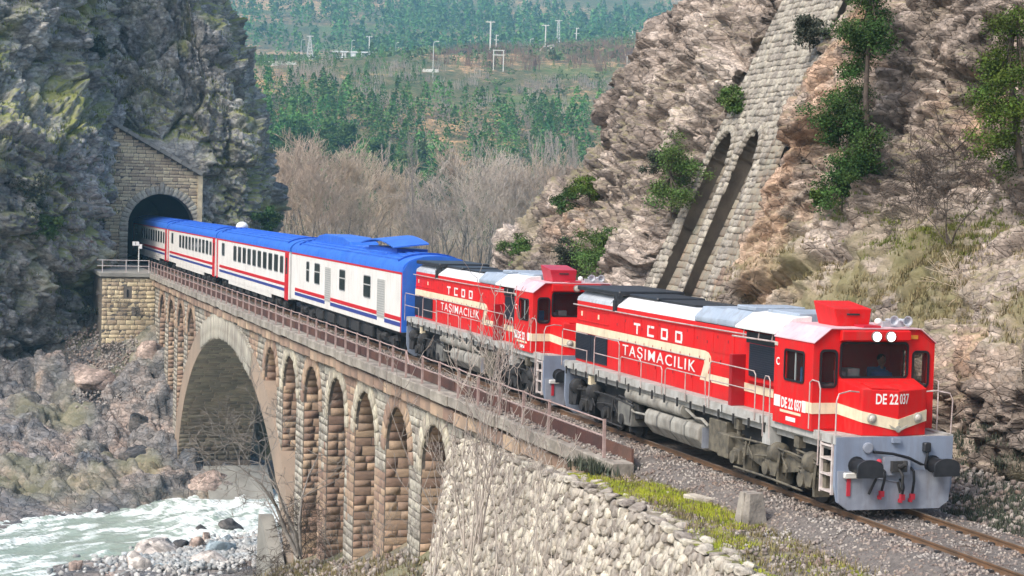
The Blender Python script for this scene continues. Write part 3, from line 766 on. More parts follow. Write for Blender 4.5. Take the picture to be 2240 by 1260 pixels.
def local(o):                       # world-built meshes hang under an empty that is not at the origin
    o.matrix_parent_inverse = o.parent.matrix_world.inverted() if False else Matrix.Translation(-Vector(o.parent.location)); return o
def columns(name, xs, low, top, y0, y1, mat, parent):
    mb = MB(); v = mb.v; f = mb.f
    for x in xs:
        l = low(x); v += [(x, y0, l), (x, y1, l), (x, y0, top(x)), (x, y1, top(x))]
    for i in range(len(xs)-1):
        a, b = 4*i, 4*i+4
        f += [(a, b, b+2, a+2), (a+1, a+3, b+3, b+1), (a, a+1, b+1, b), (a+2, b+2, b+3, a+3)]
    f += [(0, 2, 3, 1)]; e = 4*(len(xs)-1); f += [(e, e+1, e+3, e+2)]
    return local(mb.build(name, mat, parent))
xs = set(np.arange(XA, XB, .35).round(3))
for c in SMALL_R+SMALL_L:
    for q in np.linspace(0, math.pi, 19): xs.add(round(c-HW*.9995*math.cos(q), 4))
    xs |= {round(c-HW-.001, 4), round(c+HW+.001, 4)}
xs = sorted(xs | {XB})
columns('wall_core', xs, zlow, lambda x: -1.0, YF, YB, 'mortar', viaduct)
ax = [MC+20.99*math.cos(math.pi*(1-i/90)) for i in range(91)]
ax = [MC-20.95]+ax[1:-1]+[MC+20.95]
def ring_low(x): return max(ell(x, 21, 11.8), -14.4)
def ring_top(x): return max(ell(x, 23.2, 13.2), ring_low(x)+.05)
P('ring_brown', (.36, .27, .20), (.27, .215, .165), scale=.5, rough=.9, bump=.4, bscale=8)
axx = [MC-23.15]+[MC-22.6, MC-22.0, MC-21.4]+ax+[MC+21.4, MC+22.0, MC+22.6, MC+23.15]
columns('main_arch', axx, lambda x: -14.4 if abs(x-MC) > 20.97 else ring_low(x), lambda x: max(ell(x, 23.2, 13.2), -14.3), YF-.10, YB+.10, 'ring_brown', viaduct)

FU, FV, FN = (1, 0, 0), (0, 0, 1), (0, -1, 0)
def in_wall(x, z, marg=.0):
    if z > -1.02: return False
    for c in SMALL_R+SMALL_L:
        if abs(x-c) < HW+marg:
            if z < ZS+math.sqrt(max((HW+marg)**2-(x-c)**2, 0)): return False
    e = ell(x, 23.0, 13.0)
    if e > -50 and z < e: return False
    return z > pier_bottom(x)
def patch(x, z): return vn(np.array([x*.23]), np.array([z*.11]), 9)[0]
B0 = np.array(viaduct.location)
def off(Ms):
    Ms = [m.copy() for m in Ms]
    for m in Ms: m[:3, 3] -= B0
    return Ms
Ms, sz = courses((XA, YF, -15), FU, FV, FN, XB-XA, 14.0, .34, .52, lambda u, v: in_wall(XA+u, v-15, .5 if v-15 > ZS+.35 else .0), 11, depth=.10, proud=.022, gap=.016)
brown, pale = [], []
for m, s in zip(Ms, sz):
    x, z = m[0, 3], m[2, 3]
    k = (.25 if x > -41 else -.35 if x < -46 else 0)+(.0 if z < -5 else -.12)
    (brown if patch(x, z)+k > 0 else pale).append((m, s*(1/(40-x)**2)*1e3))
FLATB = []
for i in range(4):
    V, F = block_shape(150+i); V = V.copy(); V[:9, 2] = .45+(V[:9, 2]-.4)*.3; FLATB.append((V, F))
rng = np.random.default_rng(3)
lay(viaduct, 'stone', FLATB, off([m for m, _ in brown]), 'stone_brown', 170, [s for _, s in brown])
lay(viaduct, 'stone', FLATB, off([m for m, _ in pale]), 'stone_pale', 130, [s for _, s in pale])
# pier flanks seen through the openings, and the intrados
Ms, sz = [], []
for c in SMALL_R+SMALL_L:
    x0 = c-HW; zb = pier_bottom(x0-.01)
    a, b = courses((x0, YF+.03, zb), (0, 1, 0), (0, 0, 1), (1, 0, 0), YB-YF-.06, ZS-zb, .33, .72, lambda u, v: True, int(-c*10), depth=.10, proud=.022, gap=.014)
    Ms += a; sz += [s/(40-c)**2*1e3 for s in b]
lay(viaduct, 'pier_stone', FLATB, off(Ms), 'stone_brown', 300, sz)
Ms = []
for c in SMALL_R+SMALL_L:
    for i in range(8):
        q = math.pi*(i+.5)/15; 
        for j in range(6):
            y = YF+.1+(j+.5)*.78; rr = HW+.06
            rad_ = np.array([-math.cos(q), 0, math.sin(q)]); tg = np.array([math.sin(q), 0, math.cos(q)])
            Ms.append(frame_m(np.array([c, y, ZS])+rad_*rr, (0, 1, 0), tg, -rad_, .76, math.pi*HW/15*.96, .2))
lay(viaduct, 'soffit_stone', FLATB, off(Ms), 'stone_brown', 0)
# arch fronts
Ms, sz = [], []
for n_, c in enumerate(SMALL_R+SMALL_L):
    for i in range(13):
        q = math.pi*(i+.5)/13; L_ = .62 if i != 6 else .8
        rd = np.array([math.cos(q), 0, math.sin(q)]); tg = np.array([-math.sin(q), 0, math.cos(q)])
        Ms.append(frame_m(np.array([c, YF+.02, ZS])+rd*(HW+L_/2), -tg, rd, FN, math.pi*(HW+.2)/13*.95, L_, .2)); sz.append(1/(40-c))
pal = [i for i in range(len(Ms)) if (i//13) in (0, 2, 3, 5)]; bro = [i for i in range(len(Ms)) if i not in pal]
lay(viaduct, 'voussoir', BLOCKS, off([Ms[i] for i in pal]), 'voussoir_pale')
lay(viaduct, 'voussoir', BLOCKS, off([Ms[i] for i in bro]), 'stone_brown')
Ms = []
x = MC-9.6
while x < MC+9.2:
    w = rng.uniform(.28, .52); xm = x+w/2; t = (xm-MC)/21
    lo = ring_low(xm); hi = min(ring_top(xm)+rng.uniform(-.05, .12), -1.05)
    nx, nz = (xm-MC)/21**2, (lo-MZ)/11.8**2; nl = math.hypot(nx, nz); nx /= nl; nz /= nl
    h = (hi-lo)*nz+.05
    Ms.append(frame_m(np.array([xm, YF-.12, lo])+np.array([nx, 0, nz])*h/2, (nz, 0, -nx), (nx, 0, nz), FN, w*.95, h, .18+rng.uniform(0, .06))); x += w
lay(viaduct, 'arch_slab', BLOCKS, off(Ms), 'stone_pale')
# rows of flat stones lining the barrel
Ms, sz = [], []
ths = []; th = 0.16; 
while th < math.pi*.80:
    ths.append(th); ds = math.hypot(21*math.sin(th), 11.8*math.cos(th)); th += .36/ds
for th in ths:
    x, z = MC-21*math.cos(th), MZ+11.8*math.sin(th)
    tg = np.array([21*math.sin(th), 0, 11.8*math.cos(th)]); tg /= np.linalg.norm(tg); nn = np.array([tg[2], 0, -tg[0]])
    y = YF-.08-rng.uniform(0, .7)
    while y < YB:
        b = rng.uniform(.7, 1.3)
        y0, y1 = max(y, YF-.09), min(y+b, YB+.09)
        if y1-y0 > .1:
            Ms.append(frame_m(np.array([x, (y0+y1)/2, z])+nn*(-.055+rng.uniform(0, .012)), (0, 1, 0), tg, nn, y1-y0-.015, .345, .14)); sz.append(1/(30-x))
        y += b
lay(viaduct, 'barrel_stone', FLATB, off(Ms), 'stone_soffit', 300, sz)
# cornice: a rough pale kerb over a string course
for nm, y0, y1, z0, z1, mt, ln in (('kerb_slab', -2.90, -2.30, -.52, -.15, 'concrete', 1.9), ('string_course', -2.72, -2.20, -1.04, -.62, 'stone_brown', 1.4)):
    x = XA-.2; sh = [MB().box(0, 1, y0, y1, z0, z1, .03).mesh(nm, mt) for _ in range(1)]
    while x < (-10.9 if nm == 'kerb_slab' else -12.0):
        l = ln*rng.uniform(.8, 1.2)
        o = add(nm, sh[0], viaduct); o.scale = (l-.035, 1+rng.uniform(-.006, .01), 1+rng.uniform(-.03, .05)); o.location = Vector((x, rng.uniform(-.02, .02), rng.uniform(-.015, .015)))-Vector(B0); x += l
local(MB().box(XA-.5, -9.2, -2.3, 2.6, -1.4, -.26).build('deck', 'mortar', viaduct))
# abutment under the kerb, right-hand end
columns('abutment', [XB, -9.3], lambda x: -9.0, lambda x: -1.0, YF+.05, YB, 'mortar', viaduct)
Ms, sz = courses((XB-.05, YF+.05, -6), FU, FV, FN, 14.3, 5.0, .30, .46, lambda u, v: v > .2, 31, proud=.04)
lay(viaduct, 'abutment_stone', BLOCKS, off(Ms), 'rubble', 260, sz)
# concrete plinth at the far springing and the toe wall on the gravel side
MB().box(-99.0, -93.6, -3.4, 3.6, -15.5, -11.25).build('plinth', 'concrete_grey', viaduct); local(viaduct.children[-1])
pl = MB(); pl.prism([(-93.7, -15.5), (-93.7, -12.6), (-90.2, -14.4), (-90.2, -15.5)], 'y', -1.0, 3.4); local(pl.build('plinth_apron', 'concrete_grey', viaduct))
tw = empty('toe_wall', (-55.5, -3, -12)); tag(tw, 'low weathered concrete wall at the foot of the piers beside the gravel', 'wall')
mb = MB(); mb.prism([(-57.6, -15.2), (-56.9, -9.6), (-56.2, -9.6), (-52.6, -11.6), (-50.5, -15.2)], 'y', -3.4, -2.75)
o = mb.build('concrete_body', 'concrete_grey', tw); local(o)

# ------------------------------------------------------------------ railing, rusty ballast boards
rail = empty('bridge_railing', (-60, -2.75, -.14)); tag(rail, 'long pale metal railing with two bars along the viaduct edge', 'railing')
RB = np.array(rail.location)
post = MB().box(-.035, .035, -.035, .035, 0, .98).mesh('post', 'rail_paint')
gaps = [(-30.4, -27.9)]
x = -111.9; px = []
while x > -120 and x < -9.6: px.append(x); x += 2.04 if x < -32 else 2.3
px[-1] = -9.75
for q in px:
    o = add('post', post, rail); o.location = Vector((q, -2.75, -.15))-Vector(RB); o.rotation_euler = (rng.normal()*.012, rng.normal()*.015, 0)
for q0, q1 in zip(px[:-1], px[1:]):
    for z in (.80, .40):
        sag = -.02+rng.normal()*.008
        if abs((q0+q1)/2+29.2) < 1.2:
            if z > .6: continue
            pts = [(q0, -2.75, .79), (q0+.5, -2.78, .40), (q1, -2.75, .36)]
        else: pts = [(q0-.02, -2.75, z+rng.normal()*.008), ((q0+q1)/2, -2.75+rng.normal()*.012, z+sag), (q1+.02, -2.75, z+rng.normal()*.008)]
        local(MB().tube(pts, .024, 5).build('bar', 'rail_paint', rail))
brd = empty('ballast_boards', (-60, -2.3, 0)); tag(brd, 'row of rust brown steel boards holding the ballast behind the railing', 'boards')
bm_ = MB().box(0, 1, -.03, .03, -.30, .18).mesh('board', 'rust_board'); x = -111.4
while x < -9.2:
    o = add('board', bm_, brd); o.scale = (2.02, 1, 1+rng.uniform(-.04, .05)); o.location = (x+60, rng.uniform(-.015, .015), rng.uniform(-.02, .02)); o.rotation_euler = (rng.normal()*.02, 0, 0); x += 2.05

# ================================================================== TUNNEL PORTAL
PX = -129.0
portal = empty('tunnel_portal', (PX, 0, 0)); tag(portal, 'pale stone tunnel portal with sloping coping set into the dark cliff', 'tunnel')
PC, PR, PS = -.1, 2.85, 3.2
def ptop(y): return 12.3+(y+4.95)*(7.75-12.3)/(3.35+4.95)
def plow(y):
    return PS+math.sqrt(max(PR**2-(y-PC)**2, 0)) if abs(y-PC) < PR else -1.2
ys = sorted(set(np.linspace(-4.95, 3.35, 30).round(3)) | {round(PC-PR*.9995*math.cos(q), 4) for q in np.linspace(0, math.pi, 25)} | {PC-PR-.001, PC+PR+.001})
mb = MB()
for y in ys: mb.v += [(0, y, plow(y)), (-2.2, y, plow(y)), (0, y, ptop(y)-.05), (-2.2, y, ptop(y)-.05)]
for i in range(len(ys)-1):
    a, b = 4*i, 4*i+4; mb.f += [(a, b, b+2, a+2), (a+1, a+3, b+3, b+1), (a, a+1, b+1, b), (a+2, b+2, b+3, a+3)]
mb.f += [(0, 2, 3, 1)]; e = 4*(len(ys)-1); mb.f += [(e, e+1, e+3, e+2)]
mb.build('wall_core', 'mortar', portal)
def in_portal(u, v):
    y = u-4.95; z = v-1.0
    return z < ptop(y)-.2 and y < 3.3 and (abs(y-PC) > PR+.05 if z < PS else math.hypot(y-PC, z-PS) > PR+.55)
Ms, sz = courses((0, -4.95, -1.0), (0, 1, 0), (0, 0, 1), (1, 0, 0), 8.25, 13.2, .30, .62, in_portal, 41, proud=.03, jit=.3)
lay(portal, 'stone', BLOCKS, Ms, 'stone_portal', 300, sz)
Ms = []
for i in range(25):
    q = math.pi*(i+.5)/25; L_ = .72 if i != 12 else 1.05
    rd = np.array([0, math.cos(q), math.sin(q)]); tg = np.array([0, -math.sin(q), math.cos(q)])
    Ms.append(frame_m(np.array([.05 if i != 12 else .14, PC, PS])+rd*(PR+L_/2), -tg, rd, (1, 0, 0), math.pi*(PR+.3)/25*.95, L_, .24))
for i in range(9):
    for s in (-1, 1): Ms.append(frame_m((.05, PC+s*(PR+.36), -.9+i*.46+.2), (0, 1, 0), (0, 0, 1), (1, 0, 0), .70, .44, .24))
lay(portal, 'voussoir', BLOCKS, Ms, 'voussoir_pale')
n_ = 9; sl = math.atan2(7.75-12.3, 8.3); L_ = math.hypot(8.3, 4.55)/n_
cp = MB().obox((0, 0, 0), (.85, 0, 0), (0, L_/2-.02, 0), (0, 0, .16)).mesh('coping_slab', 'concrete_grey')
for i in range(n_):
    t = (i+.5)/n_; o = add('coping_slab', cp, portal); o.location = (-.35, -4.95+8.3*t, ptop(-4.95+8.3*t)+.12); o.rotation_euler = (sl, 0, 0)
MB().box(-.3, .22, 2.98, 3.42, -1.2, 7.75, .04).build('pilaster', 'stone_portal', portal)
mb = MB(); n_ = 18
for x in (-.05, -26):
    mb.v += [(x, PC+(PR+.02), -1.2)]+[(x, PC+(PR+.02)*math.cos(math.pi*i/n_), PS+(PR+.02)*math.sin(math.pi*i/n_)) for i in range(n_+1)]+[(x, PC-(PR+.02), -1.2)]
k = n_+3; mb.f += [(i, i+1, k+i+1, k+i) for i in range(k-1)]+[tuple(range(k, 2*k))]
mb.build('tunnel_lining', 'tunnel_dark', portal)

# wing wall and landing beside the portal
wing = empty('wing_wall', (-112, -4.5, -2)); tag(wing, 'old yellowish stone wing wall with two slit drains below the tunnel mouth', 'wall')
local(MB().box(-130, -112.0, -6.5, -2.4, -6.5, -.42).build('wall_core', 'mortar', wing))
local(MB().box(-130, -111.8, -6.7, -2.4, -.42, -.10, .03).build('kerb_slab', 'concrete_grey', wing))
slits = [(1.0+.95, 3.9), (1.0+1.6, 2.45)]
Ms, sz = courses((-112, -6.5, -5.6), (0, 1, 0), (0, 0, 1), (1, 0, 0), 4.05, 5.15, .33, .6, lambda u, v: v < 5.05 and not any(abs(u-a) < .3 and abs(v-b) < .42 for a, b in slits), 51, proud=.03)
for m in Ms: m[:3, 3] -= np.array(wing.location)
lay(wing, 'stone', BLOCKS, Ms, 'stone_portal')
for a, b in slits: local(MB().box(-112.2, -111.96, -6.5+a-.07, -6.5+a+.07, -5.6+b-.3, -5.6+b+.3).build('slit', 'rubber', wing))
wr = empty('landing_railing', (-112, -4.6, -.1)); tag(wr, 'short pale railing across the landing left of the tunnel', 'railing')
for y in (-6.5, -4.7, -2.95): local(MB().box(-112.03, -111.97, y-.03, y+.03, -.1, .9).build('post', 'handrail', wr))
for z in (.86, .42): local(MB().tube([(-112, -6.9, z), (-112, -2.9, z)], .026, 5).build('bar', 'handrail', wr))
sg = empty('track_sign', (-113.5, -3.6, -.1)); tag(sg, 'small white board on a post beside the tunnel mouth', 'sign')
MB().box(-.04, .04, -.04, .04, 0, 2.3).build('post', 'white_metal', sg)
MB().box(.04, .08, -.50, .0, 2.08, 2.40).build('board', 'white_paint', sg)
MB().box(.081, .085, -.27, -.23, 2.14, 2.34).build('mark', 'rubber', sg)
MB().box(.04, .10, .03, .24, 1.85, 2.2).build('box', 'white_paint', sg)

# ================================================================== TRACK
def make_ballast():
    x = np.concatenate([np.arange(-150, -24, .5), np.arange(-24, 14.01, .13)]); y = np.concatenate([np.arange(-2.35, 4.6, .13)])
    X, Y = np.meshgrid(x, y, indexing='ij')
    Z = np.full(X.shape, -.13)
    out = X > -9.3
    Z = np.where(out, -.13-.32*np.clip((np.abs(Y)-1.65)/.75, 0, 1), Z)
    Z = np.where(Y > 2.2, -.30+np.clip(Y-2.4, 0, 9)*.22, Z)
    Z = Z+fbm(X*5, Y*5, 71, 3)*.03+fbm(X, Y, 72, 3)*.02
    return add('ballast_bed', np_mesh('ballast_bed', np.stack([X, Y, Z], -1).reshape(-1, 3), grid_faces(*X.shape), 'ballast'), kind='structure', label='grey and rusty ballast bed under the rails')
make_ballast()
track = empty('railway_track', (0, 0, 0)); tag(track, 'single railway track with rusty brown rails', 'railway track')
prof = [(-.065, -.15), (.065, -.15), (.065, -.135), (.012, -.115), (.012, -.045), (.036, -.03), (.036, -.002), (-.036, -.002), (-.036, -.03), (-.012, -.045), (-.012, -.115), (-.065, -.135)]
for s in (-1, 1):
    r_ = MB().prism([(s*.753+a, b) for a, b in prof], 'x', -150, 15).build('rail', 'rail_rust', track)
    MB().box(-150, 15, s*.753-.030, s*.753+.030, -.002, .002).build('railhead', 'rail_top', r_)
sl_ = MB().box(-.12, .12, -1.25, 1.25, -.30, -.135, .015).mesh('sleeper', 'sleeper')
clip = MB().box(-.06, .06, -.045, .045, 0, .045).mesh('rail_clip', 'dusty_dark')
x = 14.7
while x > -16:
    o = add('sleeper', sl_, track); o.location = (x, rng.uniform(-.02, .02), 0)
    for s in (-1, 1):
        for t in (-1, 1):
            c_ = add('rail_clip', clip, o); c_.location = (0, s*.753+t*.105, -.135)
    x -= .60
def stones(name, n, xy, z, s0, s1, mat, seed, label, kind='stuff', sq=.7):
    r = np.random.default_rng(seed); Vs, Fs, T, k = [], [], [], 0
    pts = xy(r, n)
    for (x, y) in pts:
        V, F = LUMPS[r.integers(8)]; s = r.uniform(s0, s1)
        q = r.normal(size=(3, 3)); q, _ = np.linalg.qr(q)
        V = (V*s*r.uniform(.7, 1.2, 3))@q.T+np.array([x, y, z(x, y)+s*.12])
        Vs.append(V); Fs.append(F+k); k += len(V); T.append(np.full(len(V), r.random()))
    return add(name, np_mesh(name, np.concatenate(Vs), np.concatenate(Fs), mat, attrs={'Tint': np.concatenate(T)}), kind=kind, label=label)
def bal_z(x, y): return -.13 if (x < -9.3 or abs(y) < 1.65) else -.13-.32*min((abs(y)-1.65)/.75, 1)
stones('ballast_stones', 7000, lambda r, n: np.stack([r.uniform(-24, 15, n), -(.82+1.9*r.random(n)**1.15)], 1), bal_z, .035, .085, 'ballast_stone', 5, 'crushed grey and reddish stone beside the near rail')
stones('ballast_stones', 4200, lambda r, n: np.stack([r.uniform(-2, 15, n), r.uniform(-.68, 2.4, n)], 1), bal_z, .03, .075, 'ballast_stone', 6, 'crushed stone between and beyond the rails')
stones('ballast_stones', 3200, lambda r, n: np.stack([r.uniform(-70, -22, n), r.uniform(-2.25, -.85, n)], 1), bal_z, .05, .10, 'ballast_stone', 7, 'crushed stone on the viaduct deck')

# ------------------------------------------------------------------ verge ground and the rubble wall
EDGE = [(-24.2, -2.75, -1.6), (-21, -2.85, -1.35), (-17.5, -3.0, -1.2), (-13.5, -3.3, -1.0), (-10.5, -3.75, -.72), (-8.3, -4.12, -.5), (-5.5, -4.15, -.45), (-3, -4.25, -.45), (0, -4.5, -.45), (3.2, -4.75, -.45), (8, -5.1, -.45), (15, -5.6, -.45)]
EA = np.array(EDGE); ES = np.concatenate([[0], np.cumsum(np.linalg.norm(np.diff(EA, axis=0), axis=1))])
def edge(s): return np.array([np.interp(s, ES, EA[:, i]) for i in range(3)])
def edge_y(x): return np.interp(x, EA[:, 0], EA[:, 1])
def make_verge():
    x = np.arange(-14, 15.6, .12); t = np.linspace(0, 1, 30)
    X, T_ = np.meshgrid(x, t, indexing='ij'); y0 = np.interp(X, EA[:, 0], EA[:, 1])
    Y = y0+(-2.15-y0)*T_
    Z = np.interp(X, EA[:, 0], EA[:, 2])+.02+fbm(X*1.3, Y*1.3, 81, 4)*.06
    g = np.clip(fbm(X*.35, Y*.8, 83, 4)*2.2+.25, 0, 1)*np.clip((1-T_)*3-.3, 0, 1)
    me = np_mesh('verge', np.stack([X, Y, Z], -1).reshape(-1, 3), grid_faces(*X.shape), 'verge_soil', True, {'Tint': fbm(X, Y, 84, 4)*.5+.5, 'Moss': g})
    add('verge', me, kind='structure', label='stony grass verge beside the track')
rock_mat('verge_soil', (.13, .115, .085), (.21, .185, .14), (.30, .27, .22), (.17, .19, .03), (.22, .24, .035), .3)
make_verge()
rw = empty('rubble_wall', (0, -4.5, -.5)); tag(rw, 'white rubble retaining wall below the track', 'wall'); RW0 = np.array(rw.location)
DN = np.array([0, -.30, -1.0]); DN /= np.linalg.norm(DN)
def wall_frame(s):
    a, b = edge(s-.3), edge(s+.3); u = b-a; u[2] = 0; u /= np.linalg.norm(u)
    n = np.cross(u, -DN); n /= np.linalg.norm(n)
    if n[1] > 0: n = -n
    return edge(s), u, n
mb = MB(); ss = np.linspace(.0, ES[-1], 60)
for s in ss:
    p, u, n = wall_frame(s)
    for d in (0, 4, 9): p2, u2, n2 = wall_frame(max(s, .56*d)); mb.v.append(tuple(p2+DN*d-n2*.10))
for i in range(len(ss)-1):
    for j in range(2): mb.f.append((i*3+j, i*3+j+1, i*3+j+4, i*3+j+3))
local(mb.build('wall_core', 'rubble_back', rw))
Ms, sz = [], []; r = np.random.default_rng(77)
d = .16; row = 0
while d < 8.2:
    s = .56*d+r.uniform(0, .3); hrow = r.uniform(.13, .22)
    while s < ES[-1]-.2:
        w = r.uniform(.11, .33)*(1.1 if s > 20 else 1); h = hrow*r.uniform(.85, 1.5)
        p, u, n = wall_frame(s+w/2)
        c = p+DN*(d+r.normal()*.05)+n*r.uniform(-.05, .06); q_ = c-CAM_LOC
        if 576*.5-1846.3*(q_@cU)/(q_@cF) > 660: s += w*.97; continue
        a = r.normal()*.5; uu = u*math.cos(a)+(-DN)*math.sin(a); vv = -u*math.sin(a)+(-DN)*math.cos(a)
        Ms.append(frame_m(c-RW0, uu, vv, n, w*1.14, h*1.2, .13)); sz.append(w*h/np.linalg.norm(c-CAM_LOC)**2 if c[2] > -6.5 else 0); s += w*.97
    d += hrow*.93; row += 1
lay(rw, 'rubble_stone', RUBB, Ms, 'rubble', 300, sz)
Ms = []; s = .1
while s < ES[-1]-.3:
    w = r.uniform(.35, .8); p, u, n = wall_frame(s+w/2); hn = np.array([n[0], n[1], 0]); hn /= np.linalg.norm(hn)
    for k_ in range(2):
        Ms.append(frame_m(p-RW0-hn*(.08+.34*k_+r.uniform(-.05, .05))+np.array([0, 0, .02-.02*k_+r.uniform(-.04, .04)]), u, -hn, (0, 0, 1), w*1.02, .42, .2))
    s += w
lay(rw, 'cap_stone', LUMPS2, Ms, 'rubble', 300)

# ================================================================== MASONRY BUTTRESS ON THE CLIFF
but = empty('stone_buttress', (-26.4, 6, 3)); tag(but, 'tall leaning masonry buttress with twin blind arches on the right cliff', 'buttress')
BO = np.array([-26.4, 6.0, 3.0]); SV = np.array([0, .4, 1.0]); SV /= np.linalg.norm(SV); NB = np.array([0, -1.0, .4]); NB /= np.linalg.norm(NB)
SL = lambda z: (z-3)*math.sqrt(1+.16)          # slope metres for a height
OP = [(-27.70, .88), (-25.34, .78)]            # opening centres and half widths, x
ST = SL(8.95)
def xl(s): return -29.95+np.clip(s, 0, 99)*.19
def xr(s): return -22.5-np.clip(s, 0, 99)*.03
def in_open(x, s):
    for c, h in OP:
        w = h*(1+.02*(ST-s))
        if s < ST-w*1.5 and abs(x-c) < w: return True
        if s >= ST-w*1.5 and ((x-c)/w)**2+((s-ST+w*1.5)/(w*1.5))**2 < 1: return True
    return False
def bp(x, s, d=0.0): return np.array([x-BO[0], 0, 0])+SV*s+NB*d
# backing, panels, reveals
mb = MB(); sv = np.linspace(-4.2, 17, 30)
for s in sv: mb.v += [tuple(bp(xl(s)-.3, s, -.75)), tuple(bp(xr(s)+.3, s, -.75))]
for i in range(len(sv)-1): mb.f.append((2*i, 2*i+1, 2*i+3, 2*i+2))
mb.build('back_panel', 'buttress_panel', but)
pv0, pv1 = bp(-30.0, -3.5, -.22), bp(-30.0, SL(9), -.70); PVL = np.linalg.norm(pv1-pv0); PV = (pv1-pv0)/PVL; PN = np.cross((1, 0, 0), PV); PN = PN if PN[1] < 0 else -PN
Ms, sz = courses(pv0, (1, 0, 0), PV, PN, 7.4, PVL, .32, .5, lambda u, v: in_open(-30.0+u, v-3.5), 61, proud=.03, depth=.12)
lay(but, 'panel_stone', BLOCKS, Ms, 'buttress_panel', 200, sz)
mb = MB(); mb.v = [tuple(pv0+np.array([0, 0, 0])-PN*.06), tuple(pv0+np.array([7.4, 0, 0])-PN*.06), tuple(pv1+np.array([7.4, 0, 0])-PN*.06), tuple(pv1-PN*.06)]; mb.f = [(0, 1, 2, 3)]; mb.build('panel_bed', 'mortar', but)
gx = np.arange(-30.4, -22.3, .09); gs = np.arange(-4.2, 17, .09)
GX, GS = np.meshgrid((gx[:-1]+gx[1:])/2, (gs[:-1]+gs[1:])/2, indexing='ij')
solid = np.vectorize(lambda x, s: (not in_open(x, s)) and xl(s) < x < xr(s))(GX, GS)
def sheet(d): 
    A, B = np.meshgrid(gx, gs, indexing='ij'); return np.stack([A-BO[0], 0*A, 0*A], -1)+SV*B[..., None]+NB*d
F0 = sheet(-.04).reshape(-1, 3); F1 = sheet(-.8).reshape(-1, 3); idx = np.arange(len(gx)*len(gs)).reshape(len(gx), len(gs)); ff = [grid_faces(len(gx), len(gs), keep=solid)]
k = len(F0); side = []
for (dx, ds) in ((1, 0), (-1, 0), (0, 1), (0, -1)):
    sh_ = np.zeros_like(solid); 
    if dx == 1: sh_[:-1] = solid[1:]
    if dx == -1: sh_[1:] = solid[:-1]
    if ds == 1: sh_[:, :-1] = solid[:, 1:]
    if ds == -1: sh_[:, 1:] = solid[:, :-1]
    I, J = np.where(solid & ~sh_)
    a = {(1, 0): (idx[I+1, J], idx[I+1, J+1]), (-1, 0): (idx[I, J], idx[I, J+1]), (0, 1): (idx[I, J+1], idx[I+1, J+1]), (0, -1): (idx[I, J], idx[I+1, J])}[(dx, ds)]
    side.append(np.stack([a[0], a[1], a[1]+k, a[0]+k], -1))
np_ = np_mesh('masonry_face', np.concatenate([F0, F1]), np.concatenate(ff+side), 'mortar'); add('masonry_face', np_, but)
SH = []
for i in range(6):
    V, F = BLOCKS[i]; SH.append((V, F))
def but_in(u, v):
    x = -30.4+u; s = v-3.5
    return xl(s)-.02 < x < xr(s)+.02 and not in_open(x, s)
Ms, sz = courses(bp(-30.4, -3.5, 0), (1, 0, 0), SV, NB, 8, 20, .23, .29, but_in, 62, proud=.02, jit=.35, depth=.10)
sz = [a/np.linalg.norm(m[:3, 3]+BO-CAM_LOC)**2 if m[2, 3] > -.2 else 0 for a, m in zip(sz, Ms)]
r = np.random.default_rng(5)
for m in Ms:
    a = r.normal()*.09; u, v = m[:3, 0].copy(), m[:3, 1].copy(); lu, lv = np.linalg.norm(u), np.linalg.norm(v); k = r.uniform(.96, 1.1)
    m[:3, 0] = (u/lu*math.cos(a)+v/lv*math.sin(a))*lu*k; m[:3, 1] = (v/lv*math.cos(a)-u/lu*math.sin(a))*lv*k; m[:3, 3] += u/lu*r.normal()*.02+v/lv*r.normal()*.02
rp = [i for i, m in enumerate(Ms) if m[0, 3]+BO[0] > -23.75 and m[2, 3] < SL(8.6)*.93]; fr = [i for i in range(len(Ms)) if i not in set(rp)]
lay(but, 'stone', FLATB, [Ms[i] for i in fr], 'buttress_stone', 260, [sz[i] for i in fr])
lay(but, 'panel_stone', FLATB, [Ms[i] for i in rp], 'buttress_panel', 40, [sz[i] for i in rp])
Ms = []
for c, h in OP:
    for i in range(15):
        q = math.pi*(i+.5)/15; cx, cs = h*math.cos(q), h*1.5*math.sin(q); nl = math.hypot(cx*1.5, cs/1.5)
        rd = np.array([1.0, 0, 0])*cx*1.5/nl+SV*(cs/1.5)/nl; tg = np.cross(rd, NB)
        Ms.append(frame_m(bp(c+cx, ST-h*1.5+cs, .03)+rd*.13, tg, rd, NB, .20, .27, .16))
lay(but, 'voussoir', BLOCKS, Ms, 'buttress_stone')
# ================================================================== TRAIN
def font_mesh(txt, size, mat, bold=.012, depth=.004, sx=1.0, spc=1.0):
    """flat lettering in the XY plane, left-bottom at the origin, as a mesh"""
    c = bpy.data.curves.new('lettering', 'FONT'); c.body = txt; c.size = size; c.offset = bold*size; c.extrude = depth; c.resolution_u = 3; c.space_character = spc
    o = bpy.data.objects.new('lettering', c); COL.objects.link(o)
    me = bpy.data.meshes.new_from_object(o.evaluated_get(bpy.context.evaluated_depsgraph_get()))
    bpy.data.objects.remove(o)
    co = np.empty(len(me.vertices)*3, np.float32); me.vertices.foreach_get('co', co); co = co.reshape(-1, 3)
    co[:, 0] -= co[:, 0].min(); co[:, 0] *= sx; co[:, 1] -= co[:, 1].min() if 'Ş' not in txt else 0
    me.vertices.foreach_set('co', co.ravel()); me.materials.clear(); me.materials.append(M[mat]); me.update()
    return me, float(co[:, 0].max())
